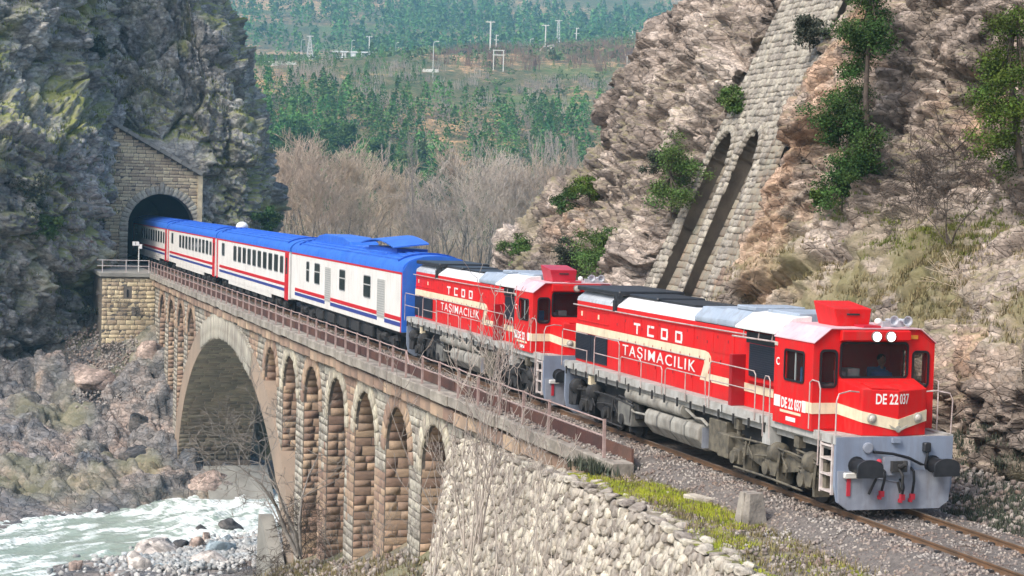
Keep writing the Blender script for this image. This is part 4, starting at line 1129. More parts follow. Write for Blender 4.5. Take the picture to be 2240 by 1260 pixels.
def fit_text(txt, width, height, mat, parent, loc, rot, name='lettering', bold=.02, spc=1.0):
    me, w = font_mesh(txt, 1.0, mat, bold, .003, spc=spc)
    co = np.empty(len(me.vertices)*3, np.float32); me.vertices.foreach_get('co', co); co = co.reshape(-1, 3)
    h = co[:, 1].max(); co[:, 0] *= width/w; co[:, 1] *= height/h
    me.vertices.foreach_set('co', co.ravel()); me.update()
    o = add(name, me, parent); o.location = loc; o.rotation_euler = rot; return o
SIDE = (rad(90), 0, 0)                       # lettering on the side facing -y, reading along +x

def holed(mb, axis, at, th, u0, u1, v0, v1, holes):
    """a plate in the plane axis=at (thickness th) with rectangular holes (u0,u1,v0,v1)"""
    us = sorted({u0, u1, *[h[0] for h in holes], *[h[1] for h in holes]}); vs = sorted({v0, v1, *[h[2] for h in holes], *[h[3] for h in holes]})
    for a, b in zip(us[:-1], us[1:]):
        for c, d in zip(vs[:-1], vs[1:]):
            um, vm = (a+b)/2, (c+d)/2
            if any(h[0] < um < h[1] and h[2] < vm < h[3] for h in holes): continue
            if axis == 'x': mb.box(at-th, at, a, b, c, d)
            else: mb.box(a, b, at, at+th, c, d)
def ring(mb, axis, at, th, u0, u1, v0, v1, w, r=.07):
    """rounded window rubber"""
    def path(k):
        R = r+k; pts = []
        for cx, cy, q in ((u1-r, v1-r, 0), (u0+r, v1-r, 1), (u0+r, v0+r, 2), (u1-r, v0+r, 3)):
            for i in range(5):
                t = (q+i/4)*math.pi/2; pts.append((cx+math.cos(t)*R, cy+math.sin(t)*R))
        return pts
    A, B = path(0), path(w); n = len(A); k = len(mb.v)
    for (p, d) in ((A, 0), (B, 0), (A, th), (B, th)):
        for (a, b) in p: mb.v.append((at+d, a, b) if axis == 'x' else (a, at+d, b))
    for i in range(n):
        j = (i+1) % n
        for (p, q) in ((0, 1), (2, 3), (0, 2), (1, 3)): mb.f.append((k+p*n+i, k+p*n+j, k+q*n+j, k+q*n+i))

def bogie(parent, xc, wheels, mat, drums, front):
    b = MB(); s = parent
    b_ = add('bogie', MB().prism([(wheels[0]-.95, .62), (wheels[0]-.9, .98), (wheels[0]-.3, 1.0), (wheels[0]+.3, .80), (wheels[1]-.45, .98), (wheels[1]+.45, .98), (wheels[2]-.3, .80), (wheels[2]+.3, 1.0), (wheels[2]+.9, .98), (wheels[2]+.95, .62), (wheels[2]+.45, .52), (wheels[2]-.35, .62), (wheels[1]+.5, .46), (wheels[1]-.5, .46), (wheels[0]+.35, .62), (wheels[0]-.45, .52)], 'y', -1.16, -1.02).mesh('bogie', mat), s)
    MB().prism([(wheels[0]-.9, .60), (wheels[0]-.9, .98), (wheels[2]+.9, .98), (wheels[2]+.9, .60)], 'y', 1.02, 1.16).build('far_side_frame', mat, b_)
    for x in wheels:
        for sd in (-1, 1):
            w = MB().lathe([(-.07, .50), (-.045, .545), (-.03, .50), (.05, .50), (.07, .46), (.07, .18), (.12, .14), (.12, .02)], (0, 0, 0), 'y', 22)
            if sd < 0: w.v = [(a, -c, d) for a, c, d in w.v]
            o = w.build('wheel', 'dusty_dark', b_, smooth=True); o.location = (x, sd*.76, .50)
        MB().cyl((x, -.76, .5), (x, .76, .5), .09, 10).build('axle', 'dusty_dark', b_)
        a = MB().box(x-.19, x+.19, -1.24, -1.00, .33, .70, .03); a.lathe([(0, .15), (.07, .15), (.09, .08)], (x, -1.32, .50), 'y', 14)
        a.build('axle_box', mat, b_)
        sp = MB()
        for dx in (-.33, .33):
            for k in range(5): sp.lathe([(0, .085), (.022, .10), (.044, .085)], (x+dx, -1.10, .42+k*.07), 'z', 10)
        sp.build('spring', mat, b_)
    for x, z in drums:
        d = MB().lathe([(0, .05), (0, .20), (.03, .225), (.30, .225), (.33, .18), (.36, .07), (.52, .05)], (x-.12, -1.18, z), 'x', 18)
        d.build('brake_cylinder', mat, b_, smooth=True)
        MB().prism([(x-.25, z-.2), (x+.25, z-.2), (x+.12, z-.52), (x-.12, z-.52)], 'y', -1.28, -1.20).build('brake_hanger', mat, b_)
    rd_ = MB()
    for (x0, z0, x1, z1) in [(wheels[0]-.8, .9, wheels[1], 1.02), (wheels[1], 1.02, wheels[2]+.8, .92), (wheels[0], .28, wheels[2], .27), (wheels[1]-.6, .7, wheels[1]+.6, .78), (wheels[2]-.3, 1.1, wheels[2]+.7, 1.0)]:
        rd_.tube([(x0, -1.26, z0), ((x0+x1)/2, -1.28, (z0+z1)/2+.03), (x1, -1.26, z1)], .026, 6)
    for x in wheels: rd_.tube([(x+.62, -1.25, .95), (x+.60, -1.28, .6), (x+.52, -1.22, .30)], .03, 6); rd_.box(x+.47, x+.57, -1.25, -.9, .22, .62)
    for x in wheels[:2]: rd_.tube([(x+.9, -1.27, 1.08), (x+.85, -1.3, .85), (x+1.05, -1.28, .62), (x+.95, -1.25, .4)], .02, 6)
    rd_.build('brake_rigging', mat, b_)
    sb = wheels[0]-.98 if not front else wheels[2]+1.02
    MB().box(sb-.14, sb+.12, -1.30, -.95, .42, 1.02, .02).build('sand_box', mat, b_)
    return b_

def cab_person(parent, loc, cloth, name='person', label=None, rz=0.0):
    root = empty(name, loc, rz); tag(root, label, 'person')
    bm_ = MB()
    bm_.lathe([(0, .17), (.10, .19), (.30, .185), (.44, .20), (.52, .17), (.57, .075), (.64, .062)], (0, 0, 0), 'z', 14)
    k = len(bm_.v)
    bm_.v = [(x*.68, y*1.12, z) for x, y, z in bm_.v]
    for s in (-1, 1): bm_.tube([(.0, s*.19, .48), (.03, s*.25, .30), (.10, s*.26, .14), (.30, s*.19, .16)], .062, 8, r2=.045)
    bm_.tube([(.0, -.09, .03), (.40, -.10, .04), (.44, -.10, -.38)], .085, 8, r2=.06); bm_.tube([(.0, .09, .03), (.40, .10, .04), (.44, .10, -.38)], .085, 8, r2=.06)
    b = bm_.build('body', cloth, root, smooth=True)
    h = MB().ball((.02, 0, .76), .105, 14, 10, (.95, .80, 1.18)); h.tube([(.105, 0, .77), (.14, 0, .735)], .016, 6); h.cyl((.0, 0, .58), (.0, 0, .68), .055, 10)
    for s in (-1, 1): h.ball((.02, s*.088, .755), .028, 6, 5, (.5, .5, 1))
    h.build('head', 'skin', root, smooth=True)
    MB().ball((-.005, 0, .80), .108, 14, 8, (.98, .86, .92)).build('hair', 'hair', root, smooth=True)
    hd = MB()
    for s in (-1, 1):
        hd.ball((.34, s*.185, .165), .042, 8, 6, (1.1, .8, .6))
        for i in range(4): hd.tube([(.36, s*(.165+.016*i), .17), (.40, s*(.165+.014*i), .165), (.415, s*(.167+.014*i), .14)], .009, 5)
        hd.tube([(.34, s*.15, .17), (.37, s*.13, .165)], .010, 5)
    hd.build('hands', 'skin', root, smooth=True)
    return root

P('loco_rail', (.52,.44,.41), (.36,.28,.26), scale=6, rough=.5)
def make_loco():
    L = empty('diesel_locomotive')
    # --- frame and ends
    f = MB()
    for s in (-1, 1):
        f.box(-17.0, -.02, min(s*1.36, s*1.22), max(s*1.36, s*1.22), 1.47, 1.655)
    f.box(-17.0, -.06, -1.21, 1.21, 1.30, 1.62)
    fr = f.build('frame', 'sill_grey', L)
    MB().box(-17.0, -1.0, -1.35, 1.35, 1.656, 1.668).build('running_board', 'sill_grey', fr)
    t = MB(); x = -16.8
    while x < -3.0: t.box(x, x+.05, -1.40, -1.361, 1.30, 1.52); x += .84
    t.build('bracket', 'dusty_dark', fr)
    t = MB()
    for x in np.arange(-16.2, -2, 2.1): t.tube([(x, -1.372, 1.645), (x+.02, -1.376, 1.475)], .012, 4)
    t.build('dirt_seam', 'dusty_dark', fr)
    plate = [(-1.345, 1.62), (-1.345, .60), (-1.27, .28), (-1.05, .13), (1.05, .13), (1.27, .28), (1.345, .60), (1.345, 1.62)]
    pf = MB().prism(plate, 'x', -.09, 0).build('end_plate', 'plate_grey', L)
    MB().prism([(-1.30, .93), (-1.27, .28), (-1.05, .125), (1.05, .125), (1.27, .28), (1.30, .93)], 'x', .002, .035).build('plow_panel', 'plow_grey', pf)
    MB().prism(plate, 'x', -17.0, -16.92).build('end_plate', 'plate_grey', L)
    MB().lathe([(0, .115), (.05, .115), (.06, .09)], (0, -.63, 1.40), 'x', 14).build('marker_lamp', 'plow_grey', pf)
    MB().box(0, .08, -.09, .09, 1.50, 1.6).build('bracket', 'plate_grey', pf)
    for e, d in ((0, 1), (-17.0, -1)):
        for s in (-1, 1):
            bf = MB().lathe([(0, .19), (.03, .19), (.04, .155), (.36, .155), (.37, .13), (.58, .13)], (0, 0, 0), 'x', 16)
            if d < 0: bf.v = [(-a, b, c) for a, b, c in bf.v]
            o = bf.build('buffer', 'rubber', L, smooth=True); o.location = (e, s*.875, 1.04)
            hd = []
            for q in np.linspace(0, math.pi, 13): hd.append((.285*math.cos(q), .04+.155*math.sin(q)))
            hd = [(.285, -.17)]+hd+[(-.285, -.17)]
            hd = [(-a, b) for a, b in hd]
            MB().prism(hd, 'x', d*.56, d*.62).build('buffer_head', 'black_metal', o)
        c = MB().box(min(e, e+d*.12), max(e, e+d*.12), -.30, .30, .84, 1.22); c.build('coupler_pocket', 'plow_grey', L)
        h = MB().tube([(e+d*.05, 0, 1.03), (e+d*.34, 0, 1.05), (e+d*.46, 0, 1.12), (e+d*.44, 0, 1.17)], .05, 8)
        h.tube([(e+d*.2, 0, 1.0), (e+d*.32, .02, .86), (e+d*.30, .03, .58), (e+d*.24, .02, .50), (e+d*.22, -.03, .72)], .032, 6); h.box(e+min(d*.1, d*.22), e+max(d*.1, d*.22), -.16, .18, .92, 1.14)
        h.build('drawhook', 'dusty_dark', L)
    for (y0, z0, y1, z1, rc) in ((-.30, .98, -.33, .52, 1), (-.42, 1.02, -.62, .46, 0), (.36, .98, .38, .45, 1), (.12, .74, .15, .44, 1)):
        hs = MB().tube([(.04, y0, z0), (.16, y0, z0-.06), (.17, (y0+y1)/2, (z0+z1)/2), (.10, y1, z1)], .028, 7).build('air_hose', 'rubber', L, smooth=True)
        if rc:
            v = MB().box(.06, .14, y1-.045, y1+.045, z1-.12, z1); v.box(.05, .15, y1-.07, y1-.02, z1-.17, z1-.10); v.build('hose_tap', 'hose_red', hs)
    MB().ball((.08, -.40, 1.12), .06, 8, 6).build('valve', 'hose_red', L)
    MB().box(.01, .10, -1.18, -.86, .78, .90, .02).build('step_bracket', 'white_metal', L); MB().box(.02, .06, -1.10, -1.02, .42, .78).build('strap', 'hose_red', L)
    MB().tube([(.05, -.52, 1.32), (.10, -.1, 1.28), (.12, .25, 1.20), (.10, .55, 1.06), (.10, .66, 1.04), (.10, .70, 1.26), (.05, .70, 1.38)], .03, 7).build('jumper_cable', 'rubber', L, smooth=True)
    MB().box(.0, .12, .62, .78, 1.30, 1.50, .02).build('jumper_socket', 'black_metal', L)
    MB().tube([(.05, -.85, .86), (.05, .1, .68)], .016, 5).build('uncoupling_rod', 'plow_grey', L)
    # --- steps and grab rails at the cab corner
    for s in (-1, 1):
        st = MB()
        for x in (-.66, -.16): st.box(x-.025, x+.025, min(s*1.30, s*1.36), max(s*1.30, s*1.36), .42, 1.62)
        for z in (.46, .80, 1.12, 1.40): st.box(-.66, -.16, min(s*1.08, s*1.37), max(s*1.08, s*1.37), z, z+.035)
        st.build('step_ladder', 'handrail', L)
        MB().box(-.62, -.20, min(s*1.0, s*1.06), max(s*1.0, s*1.06), .42, 1.5).build('step_back', 'dusty_dark', L)
    hr = 'loco_rail'
    for s in (-1, 1):
        MB().tube([(-.74, s*1.38, .95), (-.72, s*1.38, 2.55), (-.76, s*1.40, 2.68), (-.98, s*1.43, 2.70), (-1.10, s*1.43, 2.64), (-1.12, s*1.42, 1.66)], .016, 6).build('grab_rail', hr, L, smooth=True)
        MB().tube([(-.10, s*1.32, 1.05), (-.06, s*1.34, 2.36), (-.08, s*1.28, 2.50), (-.16, s*1.0, 2.55), (-.24, s*.74, 2.52)], .016, 6).build('grab_rail', hr, L, smooth=True)
    # --- long hood
    z1 = 3.42
    hd = MB().prism([(-1.0, 1.66), (-1.0, z1), (1.0, z1), (1.0, 1.66)], 'x', -17.05, -2.92).build('hood', 'red', L, bevel=.02)
    MB().prism([(-1.004, z1+.002), (-.98, z1+.10), (-.70, 3.72), (.70, 3.72), (.98, z1+.10), (1.004, z1+.002)], 'x', -17.05, -14.3).build('hood_roof', 'roof_grey', hd)
    MB().prism([(-1.004, z1+.002), (-.98, z1+.06), (-.68, 3.70), (.68, 3.70), (.98, z1+.06), (1.004, z1+.002)], 'x', -14.295, -8.3).build('hood_roof', 'roof_white', hd)
    MB().prism([(-1.03, z1+.01), (-1.03, 3.55), (-.78, 3.80), (.78, 3.80), (1.03, 3.55), (1.03, z1+.01)], 'x', -8.29, -6.9).build('exhaust_housing', 'roof_blue_grey', hd, bevel=.04)
    MB().prism([(-1.03, z1+.01), (-1.03, 3.58), (-.80, 3.84), (.80, 3.84), (1.03, 3.58), (1.03, z1+.01)], 'x', -6.88, -5.0).build('exhaust_housing', 'roof_blue_grey', hd, bevel=.04)
    MB().prism([(-1.0, z1+.01), (-1.0, 3.62), (-.9, 3.70), (.9, 3.70), (1.0, 3.62), (1.0, z1+.01)], 'x', -4.98, -2.9).build('hood_roof', 'roof_blue_grey', hd)
    MB().box(-17.15, -13.7, -.98, .98, 3.725, 3.86, .03).build('radiator_cover', 'black_metal', hd)
    MB().box(-13.66, -11.6, -.70, .70, 3.705, 3.80, .03).build('radiator_cover', 'black_metal', hd)
    MB().box(-11.5, -9.2, -.62, .62, 3.705, 3.76).build('roof_hatch', 'black_metal', hd); MB().box(-9.0, -8.4, -.5, .5, 3.705, 3.75).build('roof_hatch', 'roof_blue_grey', hd)
    for x0, x1 in ((-6.4, -5.4), (-4.7, -3.1)): MB().box(x0, x1, -.75, .55, 3.845 if x0 < -5 else 3.71, 3.95, .02).build('roof_box', 'roof_blue_grey', hd)
    v = MB().box(-13.95, -13.72, -1.03, -.86, 3.46, 3.72); v.box(-13.90, -13.75, -1.08, -1.0, 3.30, 3.60); v.box(-13.98, -13.68, -1.02, -.9, 3.70, 3.78); v.build('roof_bracket', 'black_metal', hd)
    MB().tube([(-17.2, -1.06, 3.30), (-10, -1.06, 3.30), (-3.2, -1.06, 3.34)], .02, 6).build('hood_handrail', hr, hd)
    # doors: thin raised leaves with recessed joints
    xs_ = [-14.3, -13.1, -11.9, -10.7, -9.5, -8.3, -7.1, -5.9]
    for a, b in zip(xs_[:-1], xs_[1:]):
        d = MB().box(a+.016, b-.016, -1.013, -1.0005, 1.72, 2.44).build('hood_door', 'red', hd, bevel=.004)
        g = MB(); g.box(b-.10, b-.06, -1.03, -1.014, 2.0, 2.08); g.build('latch', 'red_dark', d)
        MB().box(a+.016, b-.016, -1.013, -1.0005, 2.76, 3.24).build('hood_door', 'red', hd, bevel=.004)
    g = MB()
    for x in np.arange(-13.7, -5.9, .62): g.box(x, x+.05, -1.02, -1.0, 3.02+.1*math.sin(x*7), 3.09+.1*math.sin(x*7)); g.box(x+.2, x+.235, -1.024, -1.0, 2.50, 2.60)
    g.build('door_hinge', 'red_dark', hd)
    gl = MB().box(-17.02, -15.74, -1.03, -1.001, 1.74, 2.50).build('grille_door', 'grille', hd, bevel=.008); gl2 = MB().box(-15.70, -14.42, -1.03, -1.001, 1.74, 2.50).build('grille_door', 'grille', hd, bevel=.008)
    for o, x0 in ((gl, -17.0), (gl2, -15.68)):
        g = MB()
        for k in range(17): g.box(x0, x0+1.24, -1.045, -1.03, 1.78+k*.042, 1.795+k*.042)
        g.build('louvre', 'grille', o)
    for x0, z in ((-16.6, 3.0), (-15.2, 2.98)): MB().box(x0-.05, x0+.05, -1.012, -1.0, z, z+.13).build('reflector', 'cream', hd)
    g = MB()
    for z in (2.86, 3.19): g.box(-17.0, -14.4, -1.02, -1.0, z, z+.025)
    g.build('trim_strip', 'red', hd)
    # cream lining
    c = MB()
    c.box(-17.06, -16.98, -1.018, -1.0, 2.30, 2.52); c.box(-17.06, -7.62, -1.018, -1.0, 2.521, 2.745)
    yy = (-1.018, -1.0)
    c.prism([(-7.619, 2.745), (-7.40, 2.715), (-7.26, 2.62), (-7.22, 2.50), (-7.50, 2.02), (-7.86, 2.02), (-7.619, 2.44)], 'y', *yy)
    c.box(-7.499, -5.56, -1.018, -1.0, 2.02, 2.21); c.box(-5.40, -2.93, -1.018, -1.0, 2.02, 2.21)
    c.build('lining', 'cream', hd)
    # T C D D in squared strokes, half lost to a door gap on the second engine
    def strokes(name, rects, x):
        mb = MB()
        for (a, b, e, h) in rects: mb.box(x+a, x+b, -1.020, -1.001, 2.80+e, 2.80+h)
        mb.build(name, 'white_paint', hd)
    strokes('lettering', [(0, .46, .23, .29), (.19, .28, 0, .229)], -12.4)
    strokes('lettering', [(0, .46, .23, .29), (0, .085, .061, .229), (0, .46, 0, .06)], -11.42)
    strokes('lettering', [(0, .44, .23, .29), (0, .085, .061, .229), (0, .44, 0, .06), (.36, .46, .061, .229)], -10.46)
    strokes('lettering', [(0, .44, .23, .29), (0, .085, .061, .229), (0, .44, 0, .06), (.36, .46, .061, .229)], -9.5)
    fit_text('TAŞIMACILIK', 5.05, .30, 'white_paint', hd, (-13.2, -1.018, 2.17), SIDE, bold=.004, spc=1.2)
    # --- air intake beside the cab
    it = MB().box(-5.42, -5.26, -1.34, -1.0, 1.67, 2.86).build('bulkhead', 'red_dark', L, bevel=.01)
    ib = MB().box(-5.0, -2.93, -1.12, -1.001, 2.30, 3.42).build('intake_box', 'red', L, bevel=.01)
    ig = MB().box(-4.75, -3.35, -1.16, -1.12, 2.42, 3.16).build('intake_grille', 'grille', ib, bevel=.01)
    g = MB(); 
    for k in range(14): g.box(-4.72, -3.38, -1.172, -1.16, 2.45+k*.05, 2.465+k*.05)
    g.build('louvre', 'grille', ig)
    MB().box(-4.98, -2.95, -1.13, -1.121, 3.17, 3.42).build('recess', 'black_metal', ib)
    aw = MB().prism([(-1.44, 3.50), (-1.44, 3.56), (-1.0, 3.86), (-.55, 3.90), (-.55, 3.72), (-1.0, 3.66)], 'x', -4.95, -2.86).build('awning', 'awning', L, bevel=.012)
    for x in (-4.95, -2.89): MB().prism([(-1.42, 3.50), (-1.0, 3.70), (-1.0, 3.36)], 'x', x, x+.03).build('gusset', 'red_dark', aw)
    g = MB().tube([(-5.2, -1.38, 3.30), (-2.86, -1.40, 3.34)], .022, 6)
    for x in (-4.6, -3.8, -3.1): g.tube([(x, -1.39, 3.31), (x, -1.36, 3.50)], .014, 5)
    g.build('awning_rail', hr, aw)
    # --- cab
    cb = MB(); sw = [(-2.33, -1.42, 2.60, 3.22)]
    holed(cb, 'y', -1.42, .05, -2.86, -1.0, 1.62, 3.47, sw); holed(cb, 'y', 1.37, .05, -2.86, -1.0, 1.62, 3.47, sw)
    fh = [(-1.24, -.90, 2.56, 3.30), (-.78, .76, 2.76, 3.46), (.92, 1.26, 2.56, 3.28)]
    holed(cb, 'x', -1.0, .05, -1.37, 1.37, 1.62, 3.469, [(a, b, c_, min(d_, 3.4685)) for a, b, c_, d_ in fh])
    cb.prism([(-1.37, 3.47), (-1.42, 3.47), (-1.05, 3.76), (1.05, 3.76), (1.42, 3.47), (1.37, 3.47), (1.03, 3.70), (-1.03, 3.70)], 'x', -2.86, -1.0)
    cb.prism([(-1.36, 3.469), (-1.03, 3.70), (1.03, 3.70), (1.36, 3.469)], 'x', -1.05, -1.003)
    cb.box(-2.86, -2.81, -1.36, 1.36, 1.62, 3.46)
    cab = cb.build('cab', 'red', L)
    rf = MB().quad((-2.88, -1.43, 3.472), (-.97, -1.43, 3.472), (-.97, -1.055, 3.772), (-2.88, -1.055, 3.772)); rf.quad((-2.88, 1.43, 3.472), (-2.88, 1.055, 3.772), (-.97, 1.055, 3.772), (-.97, 1.43, 3.472))
    o = MB().prism([(-1.44, 3.462), (-1.44, 3.482), (-1.055, 3.785), (1.055, 3.785), (1.44, 3.482), (1.44, 3.462), (1.05, 3.765), (-1.05, 3.765)], 'x', -2.88, -.94).build('cab_roof', 'roof_sky_pale', cab)
    MB().prism([(-.995, 3.50), (-.84, 3.54), (-.84, 3.73), (-.995, 3.755)], 'y', -.84, .76).build('visor', 'red', cab, bevel=.012)
    for y in (-.07, .265):
        hl = MB().lathe([(0, .115), (.05, .12), (.06, .095)], (-.85, y, 3.62), 'x', 18).build('headlight', 'steel', L, smooth=True)
        MB().lathe([(0, .092), (.012, .086), (.02, .045)], (-.785, y, 3.62), 'x', 18).build('lens', 'lamp_on', hl)
    MB().box(-.84, -.82, .70, .76, 3.6, 3.6+.05).build('number_light', 'orange', L) if False else MB().box(-.996, -.975, .80, 1.0, 3.56, 3.64).build('number_light', 'orange', L)
    for u0, u1, v0, v1 in fh:
        r_ = MB(); ring(r_, 'x', -1.0, .022, u0+.012, u1-.012, v0+.012, v1-.012, .05, .06); w = r_.build('window', 'rubber', cab)
        MB().box(-1.03, -1.024, u0, u1, v0, v1).build('pane', 'cab_glass', w)
    for u0, u1, v0, v1 in sw:
        for y, d in ((-1.42, -1), (1.42, 1)):
            r_ = MB(); ring(r_, 'y', y, .02*d, u0+.012, u1-.012, v0+.012, v1-.012, .045, .05); w = r_.build('window', 'rubber', cab)
            MB().box(u0, u1, y-.04*d-.003, y-.04*d+.003, v0, v1).build('pane', 'cab_glass', w)
            MB().box((u0+u1)/2-.02, (u0+u1)/2+.02, y-.025*d-.01, y-.025*d+.01, v0, v1).build('mullion', 'frame_grey', w)
    # short nose
    P0, P1, P2, P3, P4 = (-1.0, -.84), (-.20, -.68), (-.02, .06), (-.20, .80), (-1.0, .94)
    pl_ = [P0, P1, P2, P3, P4]; zt = lambda p: 2.73+(p[0]+1)*-.17
    ns = MB(); ns.v = [(x, y, 1.62) for x, y in pl_]+[(x, y, zt((x, y))) for x, y in pl_]
    ns.f = [(0, 1, 6, 5), (1, 2, 7, 6), (2, 3, 8, 7), (3, 4, 9, 8), (5, 6, 7, 8, 9), (4, 3, 2, 1, 0), (0, 5, 9, 4)]
    nose = ns.build('nose', 'red', L, bevel=.025)
    hat = MB(); hat.v = [(-.62, -.52, zt((-.62, 0))+.008), (-.16, -.50, zt((-.16, 0))+.008), (-.045, .06, zt((-.045, 0))+.008), (-.62, .06, zt((-.62, 0))+.008), (-.62, -.52, zt((-.62, 0))+.03), (-.16, -.50, zt((-.16, 0))+.03), (-.045, .06, zt((-.045, 0))+.03), (-.62, .06, zt((-.62, 0))+.03)]
    hat.f = [(0, 1, 2, 3), (4, 5, 6, 7), (0, 1, 5, 4), (1, 2, 6, 5), (2, 3, 7, 6), (3, 0, 4, 7)]; hat.build('nose_hatch', 'red', nose)
    # cream band round cab and nose, dipping to a V
    path = [((-1.0, -1.424), 2.215, 1.985), ((-.997, -.84), 2.215, 1.985), (P1, 2.13, 1.90), (P2, 1.975, 1.735), (P3, 2.15, 1.92), (P4, 2.2, 1.98)]
    bd = MB(); k = 0
    offs = []
    pts = [p for p, _, _ in path]
    for i in range(len(pts)):
        a = Vector(pts[max(i-1, 0)]); b = Vector(pts[min(i+1, len(pts)-1)]); t = (b-a).normalized(); offs.append(Vector((t.y, -t.x)))
    for (p, za, zb_), o in zip(path, offs):
        for d in (.001, .012):
            q = Vector(p)+o*d*1.25; bd.v += [(q.x, q.y, zb_), (q.x, q.y, za)]
    for i in range(len(path)-1):
        a, b = 4*i, 4*i+4; bd.f += [(a+2, b+2, b+3, a+3), (a, b, b+2, a+2), (a+1, a+3, b+3, b+1), (a, a+1, b+1, b)]
    bd.build('lining', 'cream', nose)
    MB().box(-1.27, -.99, -1.432, -1.421, 1.985, 2.215).build('lining', 'cream', cab)
    MB().box(-2.80, -2.50, -1.432, -1.421, 1.97, 2.215).build('white_block', 'white_paint', cab); MB().box(-1.44, -1.275, -1.432, -1.421, 1.97, 2.215).build('white_block', 'white_paint', cab)
    MB().box(-2.5, -1.5, -1.428, -1.421, 1.87, 1.925).build('data_strip', 'cream', cab); MB().box(-2.2, -1.75, -1.430, -1.421, 1.71, 1.80).build('maker_plate', 'white_paint', cab)
    fit_text('C', .16, .17, 'white_paint', cab, (-2.76, -1.424, 2.86), SIDE); MB().box(-2.84, -2.70, -1.44, -1.421, 3.28, 3.36).build('marker_lamp', 'lamp_off', cab)
    # lamps, emblem
    e1, e2 = Vector(P1), Vector(P2)
    def on_left(t, z, d): 
        p = e1.lerp(e2, t); n = Vector((e2.y-e1.y, -(e2.x-e1.x))).normalized(); return (p.x+n.x*d, p.y+n.y*d, z)
    for y, z in ((-.49, 1.985), (.56, 2.0)):
        xx = -.155 if y < 0 else -.145
        lm = MB().lathe([(0, .10), (.05, .105), (.06, .085)], (xx, y, z), 'x', 16).build('marker_lamp', 'emblem', nose, smooth=True)
        MB().lathe([(0, .075), (.03, .05), (.04, .01)], (xx+.055, y, z), 'x', 12).build('lens', 'lamp_off', lm)
    em = MB()
    for s in (-1, 1): em.prism([(.06+s*.02, 1.77), (.06+s*.22, 1.87), (.06+s*.17, 1.815), (.06+s*.19, 1.81), (.06+s*.03, 1.735)], 'x', .0, .02)
    em.lathe([(0, .07), (.012, .07), (.014, .05)], (-.005, .06, 1.775), 'x', 14); em.box(0, .02, .05, .07, 1.885, 1.905)
    em.build('winged_wheel_emblem', 'emblem', nose)
    # --- roof gear
    ac = MB(); ac.v = [(-2.42, -.62, 3.785), (-1.52, -.62, 3.785), (-1.52, .12, 3.785), (-2.42, .12, 3.785), (-2.5, -.72, 4.28), (-1.50, -.72, 4.16), (-1.50, .16, 4.16), (-2.5, .16, 4.28)]
    ac.f = [(0, 3, 2, 1), (4, 5, 6, 7), (0, 1, 5, 4), (1, 2, 6, 5), (2, 3, 7, 6), (3, 0, 4, 7)]
    a = ac.build('air_conditioner', 'red', L, bevel=.02); MB().box(-1.515, -1.49, -.42, -.12, 4.02, 4.06).build('vent', 'black_metal', a)
    MB().box(-1.5, -1.05, -.25, .15, 3.787, 3.83).build('roof_plate', 'crimson', L)
    hn = MB(); 
    for y, ln in ((.55, .34), (.82, .44)):
        hn.lathe([(0, .03), (ln*.6, .04), (ln*.9, .08), (ln, .115), (ln, .09), (ln*.8, .04)], (-1.55, y, 3.93), 'x', 14)
    hn.box(-1.5, -1.42, .40, .90, 3.785, 3.90); hn.build('horn', 'roof_grey', L, smooth=True)
    MB().ball((-1.25, .19, 3.90), .085, 12, 8).build('antenna_dome', 'white_paint', L, smooth=True); MB().cyl((-1.25, .19, 3.78), (-1.25, .19, 3.84), .03, 8).build('antenna_stem', 'white_paint', L)
    # --- inside the cab
    MB().box(-2.80, -1.06, -1.36, 1.36, 1.63, 1.72).build('cab_floor', 'interior', L)
    MB().box(-1.45, -1.06, -1.3, 1.3, 1.72, 2.60).build('driving_desk', 'interior', L); MB().box(-1.42, -1.12, -.55, -.28, 2.60, 2.92).build('desk_screen', 'desk', L); MB().box(-1.40, -1.12, -.74, -.6, 2.60, 2.86).build('desk_screen', 'desk', L)
    for y in (-.85, .75):
        s_ = MB().box(-2.25, -1.85, y-.22, y+.22, 2.12, 2.2, .03); s_.box(-2.32, -2.24, y-.22, y+.22, 2.2, 2.85, .02); s_.cyl((-2.05, y, 1.7), (-2.05, y, 2.12), .06, 8); s_.build('seat', 'cloth_blue', L)
    # --- walkway rails
    def loop(pts, nm='walkway_rail'): MB().tube(pts, .0145, 6).build(nm, hr, L, smooth=True)
    Y = -1.38; zb = 1.50
    for a, b in ((-17.2, -15.05), (-14.45, -12.5)):
        loop([(a, Y, zb), (a, Y, 2.48), (a+.08, Y, 2.57), (b-.08, Y, 2.57), (b, Y, 2.49), (b, Y, 2.06)] if a > -16 else [(a, Y, zb), (a, Y, 2.50), (a+.08, Y, 2.57), (b, Y, 2.57)])
        loop([(a, Y, 2.10), (b, Y, 2.10)]); loop([(b, Y, zb), (b, Y, 2.12)])
    loop([(-12.4, Y, zb), (-12.4, Y, 2.12), (-12.3, Y, 2.18), (-9.5, Y, 2.18), (-9.42, Y, 2.1), (-9.42, Y, zb)]); loop([(-9.2, Y, zb), (-9.2, Y, 2.12), (-9.1, Y, 2.18), (-6.7, Y, 2.18), (-6.62, Y, zb)])
    loop([(-10.86, Y, zb), (-10.86, Y, 2.18)]); loop([(-7.9, Y, zb), (-7.9, Y, 2.18)])
    loop([(-13.0, Y+.02, 2.60), (-6.8, Y+.02, 2.60)]); loop([(-6.45, Y, zb), (-6.42, Y, 2.52), (-6.34, Y, 2.60), (-3.98, Y, 2.60), (-3.88, Y, 2.52), (-3.88, Y, zb)]); loop([(-6.42, Y, 2.16), (-3.88, Y, 2.16)])
    loop([(-3.44, Y, 1.2), (-3.42, Y, 2.46), (-3.36, Y, 2.55), (-3.2, Y, 2.55), (-3.12, Y, 2.46), (-3.1, Y, 1.2)])
